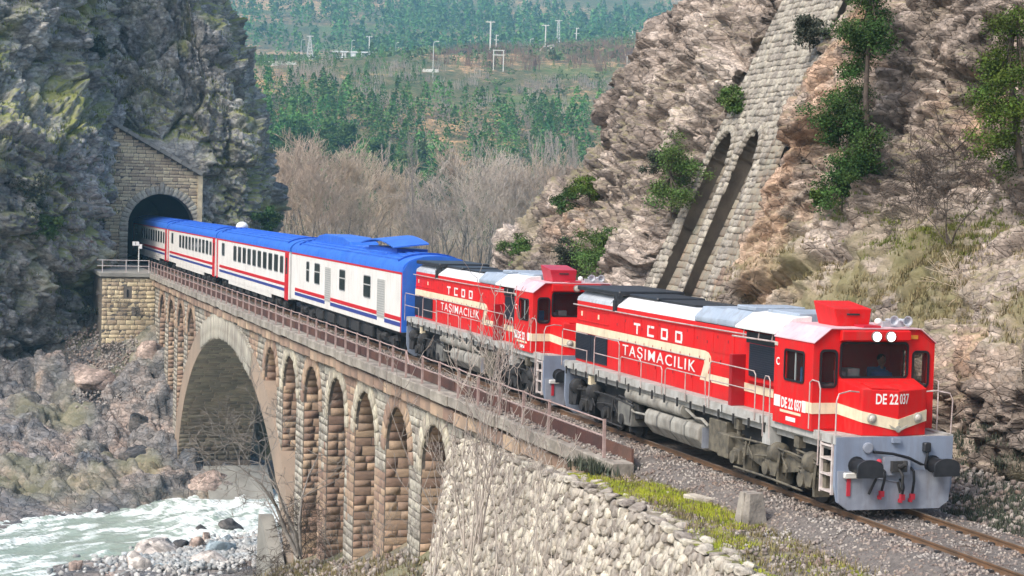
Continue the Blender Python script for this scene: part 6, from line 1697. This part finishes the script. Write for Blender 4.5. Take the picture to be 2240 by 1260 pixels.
def bush(loc, w, h, leaf, label, seed, n=9, per=190, size=.07, name='shrub'):
    r = np.random.default_rng(seed); cl = [((r.normal()*w*.32, r.normal()*w*.2, h*r.uniform(.15, .85)), min(w, h)*.42, 3) for _ in range(n)]
    return plant(name, loc, [([(0, 0, -.2), (r.normal()*.05, 0, h*.25), (r.normal()*.1, 0, h*.5)], .03, cl)], leaf, 'bark', label, 'shrub', seed, leafsize=size, per=per, sig=min(w, h)*.13)
bush((-28.9, 6.7, 6.0), 1.5, 2.6, 'leaf_shrub', 'tall bright green shrub hugging the left edge of the buttress', 11, n=14)
bush((-33.6, 5.6, 3.0), 2.0, 1.7, 'leaf_shrub', 'large bright green bush above the roof of the rear engine', 12, n=16)
bush((-34.6, 6.2, 4.0), 1.0, 1.2, 'leaf_shrub', 'smaller green bush rising behind the large bright one', 13)
bush((-38.5, 7.0, 6.4), 1.1, 1.0, 'leaf_yellow', 'olive green bush on the skyline edge of the right cliff', 14)
bush((-41.4, 7.0, 5.6), .9, 1.3, 'leaf_pine', 'small dark pine like bush low on the right cliff spur', 15)
bush((-27.8, 8.4, 9.8), .8, .9, 'leaf_shrub', 'round green bush beside the buttress above its arches', 16)
bush((-22.7, 9.0, 11.7), .9, 1.0, 'leaf_dull', 'grey green bush at the upper right edge of the buttress', 17)
bush((-17.9, 7.9, 6.4), 1.3, 1.5, 'leaf_pine', 'dark green bush on the rock below the twisted pine', 18, n=12)
bush((-19.0, 7.7, 6.4), .6, .5, 'leaf_yellow', 'low yellow green tuft left of the dark bush', 19)
bush((-37.7, 5.9, 3.5), .9, 1.7, 'leaf_dull', 'dull blue green bush in the gully of the spur', 20)
bush((-44.6, 5.9, 3.2), 1.0, 1.4, 'leaf_shrub', 'green bush at the foot of the cliff spur by the valley', 21)
bush((-31.8, 7.6, 7.6), 1.6, .7, 'leaf_dull', 'wide grey green scrub on the ledge left of the buttress', 22, n=12)
bush((-35.2, 8.3, 8.2), 1.8, .5, 'leaf_dull', 'low grey green scrub under the cliff overhang', 23, n=12)
bush((-114.6, -11.9, 4.2), 2.6, 3.3, 'leaf_dull', 'round blue green bush on a ledge of the left cliff', 24, n=16, size=.2)
bush((-114.4, -10.6, 2.4), 1.8, 2.0, 'leaf_shrub', 'fresh green scrub just under the round bush on the left cliff', 25, n=12, size=.2)
bush((-114.6, -13.6, 3.4), 2.0, 2.4, 'leaf_yellow', 'yellow green scrub at the left edge of the left cliff', 28, n=12, size=.2)
bush((-114, -5.4, -3.9), 1.8, 1.5, 'leaf_dull', 'dull brushwood at the foot of the wing wall', 26, n=10, size=.18)
bush((-127.5, -6.2, 17.5), 1.5, 1.7, 'leaf_dull', 'grey green bush high on the left cliff above the portal', 27, n=8, size=.2)
bush((-131.5, 9.6, 3.2), 1.6, 1.9, 'leaf_pine', 'dark bush at the right foot of the left cliff behind the train', 29, n=9, size=.2)
def tufts(name, P_, h, leaf, label, seed, blades=9, spread=.06):
    r = np.random.default_rng(seed); P_ = np.asarray(P_); n = len(P_)*blades
    B = np.repeat(P_, blades, 0)+np.concatenate([r.normal(size=(n, 2))*spread, np.zeros((n, 1))], 1)
    L_ = h*r.uniform(.5, 1.3, n); a = r.uniform(0, 6.28, n); b = r.uniform(.1, .7, n); t = np.stack([np.cos(a)*b, np.sin(a)*b, np.ones(n)], 1)*L_[:, None]
    s = np.stack([-np.sin(a), np.cos(a), 0*a], 1)*(h*.10)
    V = np.stack([B-s, B+s, B+t], 1).reshape(-1, 3)
    if leaf+'_joined' not in M: M[leaf+'_joined'] = attr_copy(leaf, leaf+'_joined')
    return add(name, np_mesh(name, V, np.arange(3*n).reshape(-1, 3), leaf+'_joined', attrs={'Tint': np.repeat(r.random(n), 3)}), kind='stuff', label=label)
def on_cliff(S_, n, pick, seed):
    """points of a cliff mesh chosen by a weight"""
    X, Y, Z, nn = S_; r = np.random.default_rng(seed); w = pick(X, Y, Z, nn).ravel(); w = w/w.sum(); i = r.choice(w.size, n, p=w)
    return np.stack([X.ravel()[i], Y.ravel()[i], Z.ravel()[i]], 1)
lean = lambda nn: np.clip(nn[..., 2]-.3, 0, 1)
tufts('cliff_grass', on_cliff(CR, 2600, lambda X, Y, Z, n: lean(n)*(X > -22)*np.exp(-((Z-4.4-.10*(X+10))/1.3)**2)*np.clip(fbm(X/2.4, Z/1.2, 28, 4)+.25, 0, 1), 3), .17, 'leaf_dry', 'dry yellow grass on the talus of the right cliff', 3, 8, .08)
tufts('cliff_grass', on_cliff(CR, 1800, lambda X, Y, Z, n: lean(n)*(X > -19)*np.exp(-((Z-5.9)/.7)**2)*np.clip(fbm(X/1.4, Z, 29, 4)+.2, 0, 1), 4), .13, 'leaf_moss', 'fresh green grass along the ledge under the pines', 4, 8, .08)
tufts('cliff_grass', on_cliff(CR, 1500, lambda X, Y, Z, n: (lean(n)+.2)*(X > -9)*(Z < 1.3)*np.clip(fbm(X, Z*2, 39, 3)+.4, 0, 1), 5), .16, 'leaf_dull', 'dark weeds along the foot of the right cliff', 5, 8, .09)
tufts('cliff_grass', on_cliff(CL, 1500, lambda X, Y, Z, n: lean(n)*np.clip(fbm(Y/3, Z/2, 8, 4)+.25, 0, 1)*(X > -135), 6), .34, 'leaf_moss', 'yellow green grass on the ledges of the left cliff', 6, 8, .25)
r = np.random.default_rng(8); P_ = [(r.uniform(-9, 8), r.uniform(2.0, 4.4), 0) for _ in range(1500)]
P_ = [(x, y, -.30+max(y-2.4, 0)*.22) for x, y, _ in P_ if vn(np.array([x*.9]), np.array([y*1.4]), 3)[0] > -.25]
tufts('toe_weeds', P_, .15, 'leaf_dull', 'dark weeds on the ground between track and cliff', 7, 8, .09)
stones('toe_stones', 1500, lambda r, n: np.stack([r.uniform(-9, 9, n), 2.0+2.6*r.random(n)**.7], 1), lambda x, y: -.28+max(y-2.4, 0)*.22, .04, .17, 'ballast_stone', 9, 'fallen rock pieces at the foot of the right cliff')
def verge_z(x, y): return float(np.interp(x, EA[:, 0], EA[:, 2]))+.02
r = np.random.default_rng(12); P_ = []
while len(P_) < 8000:
    x = r.uniform(-10.5, 8.5); y = float(edge_y(x))+.30+r.random()*1.9
    if r.random() < np.clip(vn(np.array([x*.35]), np.array([y*.8]), 83)[0]*1.8+.45, 0.02, 1)*(1 if x < -1 else .6): P_.append((x, y, verge_z(x, y)))
tufts('verge_grass', P_, .075, 'leaf_grass', 'yellow green grass on the verge above the rubble wall', 12, 7, .035)
P_ = [(r.uniform(-9, 9), 0, 0) for _ in range(900)]; P_ = [(x, r.uniform(float(edge_y(x))+.4, -2.1), verge_z(x, 0)) for x, _, _ in P_]
tufts('verge_weeds', P_, .15, 'leaf_dry', 'dead stalks and dry grass on the stony verge', 13, 4, .05)
stones('verge_stones', 2600, lambda r, n: np.stack([x_ := r.uniform(-10, 10, n), edge_y(x_)+.35+r.random(n)**.7*2.3], 1), lambda x, y: verge_z(x, y), .03, .11, 'ballast_stone', 15, 'scattered pale stones on the verge')
P_ = []
for _ in range(1500):
    x = r.uniform(-52, -20); y = r.uniform(-9, -2.7); P_.append((x, y, gz(x, y)))
tufts('bank_grass', P_, .28, 'leaf_dry', 'dry grass on the slope below the piers', 14, 6, .12)
stones('slope_stones', 1500, lambda r, n: np.stack([r.uniform(-48, -22, n), r.uniform(-10, -2.7, n)], 1), lambda x, y: gz(x, y)+.1, .06, .26, 'ballast_stone', 16, 'loose grey stones on the slope below the piers')

P_ = [(r.normal()*.45-9.9, -2.75+r.normal()*.3, -.45) for _ in range(160)]
tufts('kerb_weeds', P_, .26, 'leaf_dull', 'pale weeds at the end of the bridge kerb', 17, 6, .05)
# --- bare trees and saplings in front
def bare(name, loc, stems, label, cat, seed, mat='twig_pale', lev=2, minr=.006, **k):
    r = np.random.default_rng(seed); root = empty(name, loc); tag(root, label, cat); segs, tips = [], []
    main = []
    for (d, L, rr) in stems: grow(r, (r.normal()*.06, r.normal()*.06, -.2), d, L, rr, lev, segs, tips, minr=minr, **k)
    S = np.array(segs); big = S[:, 6] > np.quantile(S[:, 6], .75)
    for nm, sel in (('trunk', big), ('twigs', ~big)):
        V, F = tubes(S[sel], 5 if nm == 'trunk' else 3); add(nm, np_mesh(nm, V, F, mat), root)
    return root
bare('bare_tree', (-42.0, -4.2, -8.6), [((-.35, -.1, 1), 4.6, .11), ((-.75, -.3, .75), 5.0, .09), ((.15, -.1, 1), 4.6, .08), ((-.9, -.1, .28), 4.2, .07), ((-.1, .0, 1.1), 5.2, .07)], 'gnarled leafless grey tree at the foot of the piers by the river', 'tree', 61, 'bark_grey', 3, .010, up=.05, wig=.20, nch=(2, 4), spread=.8, shrink=.5)
bare('bare_shrub', (-43.3, -3.9, -9.0), [((-.4, -.2, .6), 1.6, .03), ((.3, -.2, .6), 1.5, .03), ((0, -.3, .9), 1.5, .03), ((-.6, -.1, .3), 1.4, .03)], 'dense dark tangle of twigs at the base of a pier', 'shrub', 62, 'bark', 3, .008, up=.0, wig=.3, nch=(3, 5), spread=1.0)
sap = [(-14.6, -4.6, -3.0, 5.4, 'tall leafless sapling in front of the rear engine'), (-13.4, -5.2, -4.0, 5.6, 'thin leafless sapling standing against the rubble wall'), (-15.6, -4.6, -3.4, 5.2, 'leafless sapling at the left end of the rubble wall'), (-11.5, -4.9, -3.4, 4.2, 'leafless sapling before the end of the bridge railing'), (-10.0, -5.0, -3.3, 3.6, 'leafless sapling right of the railing end'), (-8.0, -5.0, -3.0, 3.0, 'short leafless sapling on the middle of the rubble wall'), (-18.2, -4.8, -4.6, 3.6, 'leafless sapling against the last arch'), (-16.8, -5.2, -4.6, 3.4, 'forked leafless sapling left of the wall corner')]
for i, (x, y, z, h, lab) in enumerate(sap):
    rr = np.random.default_rng(70+i)
    bare('bare_sapling', (x, y, z), [((rr.normal()*.14, rr.normal()*.10, 1), h*rr.uniform(.8, 1.1), .032 if i < 3 else .024) for _ in range(3 if i < 3 else 2)], lab, 'sapling', 170+i, 'twig_pale', 2, .009 if i < 3 else .0075, up=.14, wig=.10, nch=(1, 4) if i < 3 else (1, 3), spread=.6, shrink=.30, nseg=7)
for i, (x, y, z, lab) in enumerate([(-11.0, -3.9, -1.3, 'low leafless bush on top of the wall below the railing end'), (-13.0, -4.1, -1.9, 'spreading leafless bush on the rubble wall below the cornice'), (-6.2, -5.1, -2.6, 'leafless bush in the lower middle of the rubble wall'), (-4.0, -5.6, -3.2, 'leafless bush near the bottom of the rubble wall'), (-9.4, -5.4, -3.8, 'leafless bush at the bottom left of the rubble wall'), (-28.5, -4.0, -6.6, 'twiggy bush before the second pier'), (-31.0, -3.9, -7.2, 'twiggy bush before the third arch'), (-33.9, -4.2, -7.9, 'grey twiggy bush at the foot of the middle piers'), (-25.8, -3.6, -5.9, 'leafless bush inside the last arch')]):
    rr = np.random.default_rng(90+i)
    bare('bare_shrub', (x, y, z), [((rr.normal()*.45, rr.normal()*.25, 1), rr.uniform(1.0, 1.8), .015) for _ in range(4)], lab, 'shrub', 190+i, 'twig_pale' if i < 5 else 'bark_grey', 2, .006, up=.10, wig=.16, nch=(1, 3), spread=.6, shrink=.45)
bare('bare_shrub', (-56.5, 2.0, -9.2), [((-.7, -.3, .5), 3.0, .03), ((-.5, .2, .8), 3.4, .03), ((-.9, -.4, .2), 3.0, .03), ((-.6, -.6, .5), 3.0, .03), ((-.8, 0, .3), 3.2, .03)], 'pale leafless brushwood hanging under the great arch', 'shrub', 97, 'twig_pale', 3, .010, up=-.02, wig=.2, nch=(3, 5), spread=.7)
bare('bare_shrub', (-11.4, 7.9, 5.6), [((-.3, -.2, 1), 1.5, .03), ((.3, -.2, 1), 1.6, .03), ((0, -.3, 1), 1.5, .025), ((-.6, -.2, .6), 1.3, .02)], 'dark leafless bush on the talus of the right cliff', 'shrub', 98, 'bark', 3, .006, up=.05, wig=.2, nch=(3, 5), spread=.7)
bare('bare_shrub', (-12.8, 8.7, 8.2), [((-.9, -.3, .3), 1.5, .035), ((.9, -.3, .3), 1.4, .03), ((.2, -.5, .2), 1.2, .025)], 'dead spreading branches below the ochre scar of the right cliff', 'shrub', 99, 'bark', 2, .008, up=-.04, wig=.2, nch=(2, 4), spread=.7)
bare('bare_shrub', (-9.2, 7.4, 3.6), [((-.5, -.3, .8), 1.1, .02), ((.2, -.4, 1), 1.1, .02), ((.6, -.3, .7), 1.0, .02)], 'reddish leafless bush low on the right cliff', 'shrub', 100, 'twig_tan', 2, .006, up=.02, wig=.2, nch=(3, 5), spread=.7)
bare('bare_shrub', (-112.8, -4.6, -4.2), [((-.3, -.3, .8), 1.6, .03), ((.2, .4, .8), 1.6, .03), ((.5, -.3, .7), 1.5, .03), ((0, .1, 1), 1.7, .03)], 'grey leafless bush below the wing wall drains', 'shrub', 101, 'bark_grey', 3, .012, up=.03, wig=.2, nch=(3, 5), spread=.8)

# ================================================================== BOULDERS, GRAVEL
BL = [(-71.08,-6.68,2.24,.82,'boulder_pale','large flat pale pink boulder at the river edge'),(-73.2,-5.19,.96,.54,'boulder_dark','dark grey boulder just behind the large pale one'),(-72.42,-4.33,1.08,.78,'boulder_pink','tan angular boulder in the middle of the gravel bar'),(-69.93,-3.44,1.71,.88,'boulder_blue','broad blue grey boulder among the middle stones'),(-78.91,-1.36,1.28,.61,'boulder_dark','pointed grey boulder standing in the rapids'),(-79.0,-3.13,.7,.38,'boulder_dark','small dark boulder at the foaming edge'),(-66.52,-4.27,2.1,.91,'boulder_pale','big rounded pinkish grey boulder by the still pool'),(-69.09,-5.64,.64,.46,'boulder_blue','small blue boulder beside the tan one'),(-68.58,-6.16,.58,.49,'boulder_pink','small tan boulder left of the blue one'),(-68.38,-6.7,.69,.4,'boulder_pale','small white boulder left of the small tan one'),(-65.78,-8.16,1.28,1.12,'boulder_pale','tall grey boulder at the bottom edge of the gravel'),(-66.9,-11.46,.61,.61,'boulder_pink','upright beige boulder standing alone in shallow water'),(-66.82,-9.33,.62,.51,'boulder_pale','white pointed boulder left of the tall grey one'),(-65.91,-8.92,.78,.33,'boulder_pale','low pale stone before the white pointed boulder'),(-66.16,-7.13,1.12,.56,'boulder_blue','bluish slab leaning right of the tall grey boulder'),(-67.43,-2.82,.86,.46,'boulder_blue','blue grey boulder behind the big rounded one'),(-68.74,-1.74,.94,.58,'boulder_dark','blocky brown grey boulder near the toe wall'),(-74.2,-2.2,.8,.49,'boulder_blue','grey boulder on the upper gravel'),(-71.87,-1.89,.9,.42,'boulder_blue','flat grey boulder right of the broad blue one'),(-70.11,-4.52,1.35,.29,'boulder_pink','flat reddish slab lying in the pool'),(-68.89,-.83,.7,.41,'boulder_blue','small grey boulder against the toe wall'),(-75.7,-3.21,.62,.43,'boulder_pink','small beige boulder near the rapids'),(-75.24,-.3,.75,.37,'boulder_pale','pale boulder high on the gravel bar'),(-70.3,-.05,.48,.36,'boulder_pink','small pink boulder by the wall foot'),(-67.02,-10.52,.62,.28,'boulder_pale','flat pale stone at the water between the lone and white boulders'),(-66.1,-10.05,.89,.28,'boulder_blue','blue stone half under water at the bottom'),(-72.08,-5.15,.54,.24,'boulder_pale','small white stone right of the large pale boulder')]
for i, (x, y, w, h, mt, lab) in enumerate(BL):
    V, F = rock_shape(600+i, ICO3, 22, .02)
    nn = V/np.linalg.norm(V, axis=1, keepdims=True); V = V+nn*(fbm(V[:, 0]*4+i, V[:, 1]*4+V[:, 2]*3, i, 3)*.06)[:, None]
    o = add('boulder', np_mesh('boulder', V*np.array([w*1.15, w*1.2, h*1.8]), F, mt, attrs={'Tint': np.full(len(V), rv.uniform(.3, .8)), 'Moss': np.zeros(len(V))}))
    o.location = (x, y, -14.45+h*.42); o.rotation_euler = (rv.normal()*.12, rv.normal()*.12, rv.uniform(-.4, .4)); tag(o, lab, 'boulder', 'boulders on the gravel bar')
for x, y, z, w, h, mt, lab in [(-103, -3.9, -11.2, 2.9, 2.1, 'boulder_dark', 'big dark rounded boulder beside the left pier foot'), (-108.3, -3.1, -6.2, 2.3, 1.9, 'boulder_pink', 'pink boulder under the first small arches'), (-97.5, -5.2, -12.6, 2.6, 1.6, 'boulder_dark', 'dark flat boulder below the concrete plinth'), (-92.5, -1.0, -13.7, 3.0, 1.3, 'boulder_pink', 'brown rock beside the rapids under the arch'), (-107.6, -7.0, -8.4, 3.6, 2.0, 'boulder_pink', 'broad pinkish rock shelf on the far bank')]:
    V, F = rock_shape(int(abs(x*7)), ICO3, 26, .015); nn = V/np.linalg.norm(V, axis=1, keepdims=True); V = V+nn*(fbm(V[:, 0]*5, V[:, 1]*5+V[:, 2]*4, 5, 4)*.08)[:, None]
    o = add('boulder', np_mesh('boulder', V*np.array([w, w, h*1.2]), F, mt, attrs={'Tint': .5+.4*fbm(V[:, 0]*3, V[:, 2]*3, 2, 3), 'Moss': np.zeros(len(V))})); o.location = (x, y, z); o.rotation_euler = (rv.normal()*.1, rv.normal()*.1, rv.uniform(-.5, .5))
    tag(o, lab, 'boulder')
def gravel_xy(r, n):
    t = r.random(n); a = np.stack([-66+r.normal(size=n)*2.2-8*t, -7.5+9*t+r.normal(size=n)*1.9], 1); return a
P('gravel_stone', (.46, .44, .41), (.30, .33, .34), scale=.7, rough=.9, rnd=.35, attr='Tint')
stones('gravel', 3000, gravel_xy, lambda x, y: max(gz(x, y), -14.55)+.02, .08, .42, 'gravel_stone', 21, 'pale grey cobbles of the gravel bar')
stones('scree', 1300, lambda r, n: np.stack([r.uniform(-116, -104, n), r.uniform(-9, -3.2, n)], 1), lambda x, y: gz(x, y)+.3, .06, .26, 'ballast_stone', 22, 'grey scree below the wing wall')
# ================================================================== FAR POLES, LAMPS, SMALL WALLS
def far_pt(u, D): 
    x, y = far_xy(u, D); return Vector((x, y, hz(x, y)-.6))
ANG = math.atan2(RH[1], RH[0])
def pole(u, D, h, kind, lab, grp):
    p = far_pt(u, D); o = empty('utility_pole', p, ANG); tag(o, lab, 'pole', grp); q = h/10
    MB().box(-.22*q, .22*q, -.22*q, .22*q, -1, h).build('shaft', 'pole_concrete', o)
    if kind == 'T': MB().box(-1.5*q, 1.3*q, -.15, .15, h-.35, h).build('crossarm', 'pole_concrete', o)
    if kind == 'F':
        MB().box(-.3*q, 1.3*q, -.12, .12, h-.3, h).build('crossarm', 'pole_concrete', o); MB().box(-1.1*q, 1.3*q, -.12, .12, h*.74, h*.74+.28).build('crossarm', 'pole_concrete', o)
    for k in (-1, 0, 1): MB().cyl((k*.9*q, 0, h), (k*.9*q, 0, h+.35), .08, 6).build('insulator', 'pole_concrete', o)
gp = 'concrete utility poles on the far terrace'
pole(1058, 692, 12.6, 'T', 'tallest white pole with a short crossarm beside the green meadow', gp)
pole(1071, 760, 8, 'F', 'small double armed pole just right of the tallest one', gp)
pole(1178, 793, 11.5, 'T', 'plain white pole left of the striped lattice mast', gp)
pole(1245, 898, 10.5, 'F', 'double armed pole right of the striped lattice mast', gp)
pole(1367, 1092, 11, 'F', 'double armed pole farthest right near the cliff edge', gp)
pole(795, 926, 11.5, 'T', 'thick pole with crossarm by the white roadside shelter', gp)
pole(1357, 600, 5, 'n', 'thin white post low on the slope near the right cliff', gp)
def lamp(u, D, h, lab):
    p = far_pt(u, D); o = empty('street_lamp', p, ANG); tag(o, lab, 'street lamp', 'street lamps on the hillside road')
    MB().tube([(0, 0, -1), (0, 0, h*.93)], .13, 6, r2=.09).build('post', 'white_metal', o); MB().tube([(0, 0, h*.93), (.15, 0, h*.985), (.9, 0, h)], .09, 6).build('arm', 'white_metal', o); MB().box(.8, 1.7, -.2, .2, h-.03, h+.2).build('lantern', 'white_metal', o)
lamp(647, 898, 10.5, 'street lamp left of the white lattice pylon')
lamp(757, 939, 10, 'street lamp standing by the white roadside shelter')
lamp(853, 962, 9.5, 'street lamp between the shelter and the nearest lamp')
lamp(935, 561, 10, 'nearest and tallest street lamp on the hillside')
lamp(1145, 820, 6, 'short street lamp behind the green meadow')
def lattice(u, D, h, w0, w1, lab, mat):
    p = far_pt(u, D); o = empty('lattice_mast', p, ANG); tag(o, lab, 'mast')
    mb = MB(); n = 9
    for k in range(n):
        t0, t1 = k/n, (k+1)/n; a, b = w0+(w1-w0)*t0, w0+(w1-w0)*t1
        for sx, sy in ((-1, -1), (1, -1), (1, 1), (-1, 1)):
            mb.tube([(sx*a, sy*a, h*t0), (sx*b, sy*b, h*t1)], .11, 4, False)
            nx, ny = -sy, sx
            mb.tube([(sx*a, sy*a, h*t0), (nx*b, ny*b, h*t1)], .07, 4, False)
            mb.tube([(sx*b, sy*b, h*t1), (nx*b, ny*b, h*t1)], .07, 4, False)
    mb.build('lattice', mat, o); MB().box(-w1-1.4, w1+1.4, -.12, .12, h-.3, h).build('crossarm', mat, o)
lattice(666, 881, 12.5, 1.7, .25, 'white tapering lattice pylon above the pines', 'white_metal')
lattice(1206, 965, 16.5, .9, .5, 'slender pale lattice mast on the terrace', 'white_metal')
sh = empty('roadside_shelter', far_pt(762, 925)+Vector((0, 0, .8)), ANG); tag(sh, 'long low white roadside shelter with flat roof on posts', 'shelter')
MB().box(-10.5, 10.5, -2, 2, 2.6, 3.2).build('roof', 'white_paint', sh)
for x in (-5.5, -4.3, -1.3, 0, .4, 4.0, 8, 10): MB().box(x-.3, x+.3, -1.6, -1.2, -1, 2.6).build('post', 'white_paint', sh)
MB().box(-8.5, 1.5, -2, -1.7, -.4, .1).build('kerb', 'white_paint', sh); MB().box(-.9, 1.0, -1.5, -1.2, .1, 2.6).build('panel', 'white_paint', sh)
gt = empty('portal_frame', far_pt(1077, 600), ANG); tag(gt, 'pale two legged frame with two crossbars on the slope', 'frame')
for x in (-1.6, 1.6): MB().box(x-.16, x+.16, -.16, .16, -1, 6.4).build('leg', 'pole_concrete', gt)
for z in (6.1, 4.6): MB().box(-1.9, 1.9, -.12, .12, z, z+.3).build('crossbar', 'pole_concrete', gt)
for u, D, ln, h, lab in ((602, 860, 16, .5, 'pale road parapet on the hillside left of the pylon'), (930, 572, 5, .0, 'pale low wall under the nearest street lamp'), (610, 640, 9, .8, 'white broken wall low among the left pines')):
    o = empty('low_wall', far_pt(u, D), ANG+rv.normal()*.04); tag(o, lab, 'wall')
    MB().box(-ln/2, ln/2, -.2, .2, -.6, h+.6).build('wall_body', 'pole_concrete', o)
V, F = rock_shape(991, ICO2, 12, .03)
o = add('rock_outcrop', np_mesh('rock_outcrop', V*np.array([9, 6, 5]), F, 'boulder_pale', attrs={'Tint': np.full(len(V), .8), 'Moss': np.zeros(len(V))})); o.location = far_pt(1185, 730)+Vector((0, 0, 1.2)); tag(o, 'white rock outcrop at the end of the green meadow', 'rock')
# ------------------------------------------------------------------ small things by the track
mk = empty('marker_stone', (-1.66, -2.42, -.44)); tag(mk, 'tapered concrete marker block with a groove beside the track', 'marker block')
for x0, x1, y in ((-.29, -.025, 0), (.025, .29, 0)):
    mb = MB(); mb.v = [(x0, -.24, 0), (x1, -.24, 0), (x1, .24, 0), (x0, .24, 0), (x0*.66, -.17, .70), (x1*.66 if abs(x1) > .1 else x1, -.17, .70), (x1*.66 if abs(x1) > .1 else x1, .17, .70), (x0*.66 if abs(x0) > .1 else x0, .17, .70)]
    if abs(x0) < .1: mb.v[4] = (x0, -.17, .70)
    mb.f = [(0, 3, 2, 1), (4, 5, 6, 7), (0, 1, 5, 4), (1, 2, 6, 5), (2, 3, 7, 6), (3, 0, 4, 7)]; mb.build('half', 'concrete', mk, bevel=.015)
MB().box(-.03, .03, -.20, .20, 0, .68).build('groove', 'concrete', mk)
mk.rotation_euler = (0, 0, .15)
o = MB().box(-.42, .42, -.16, .16, 0, .12).build('concrete_slab', 'rubble', bevel=.02); o.location = (-4.55, -2.32, -.42); o.rotation_euler = (0, .03, .35); tag(o, 'flat white concrete slab lying beside the grass', 'slab')

# ------------------------------------------------------------------ air
hb = MB().box(-1750, 60, -500, 1200, -20, 265)
hz_o = hb.build('haze', 'red'); hz_o.data.materials.clear()
hm = bpy.data.materials.new('haze'); hm.use_nodes = True; n = hm.node_tree; n.nodes.remove(n.nodes['Principled BSDF'])
pv = n.nodes.new('ShaderNodeVolumePrincipled'); pv.inputs['Color'].default_value = (.36, .73, 1.0, 1); pv.inputs['Density'].default_value = .00028; pv.inputs['Anisotropy'].default_value = .1
n.links.new(pv.outputs[0], n.nodes['Material Output'].inputs['Volume']); hz_o.data.materials.append(hm); hz_o['kind'] = 'stuff'; hz_o['label'] = 'thin blue valley haze'
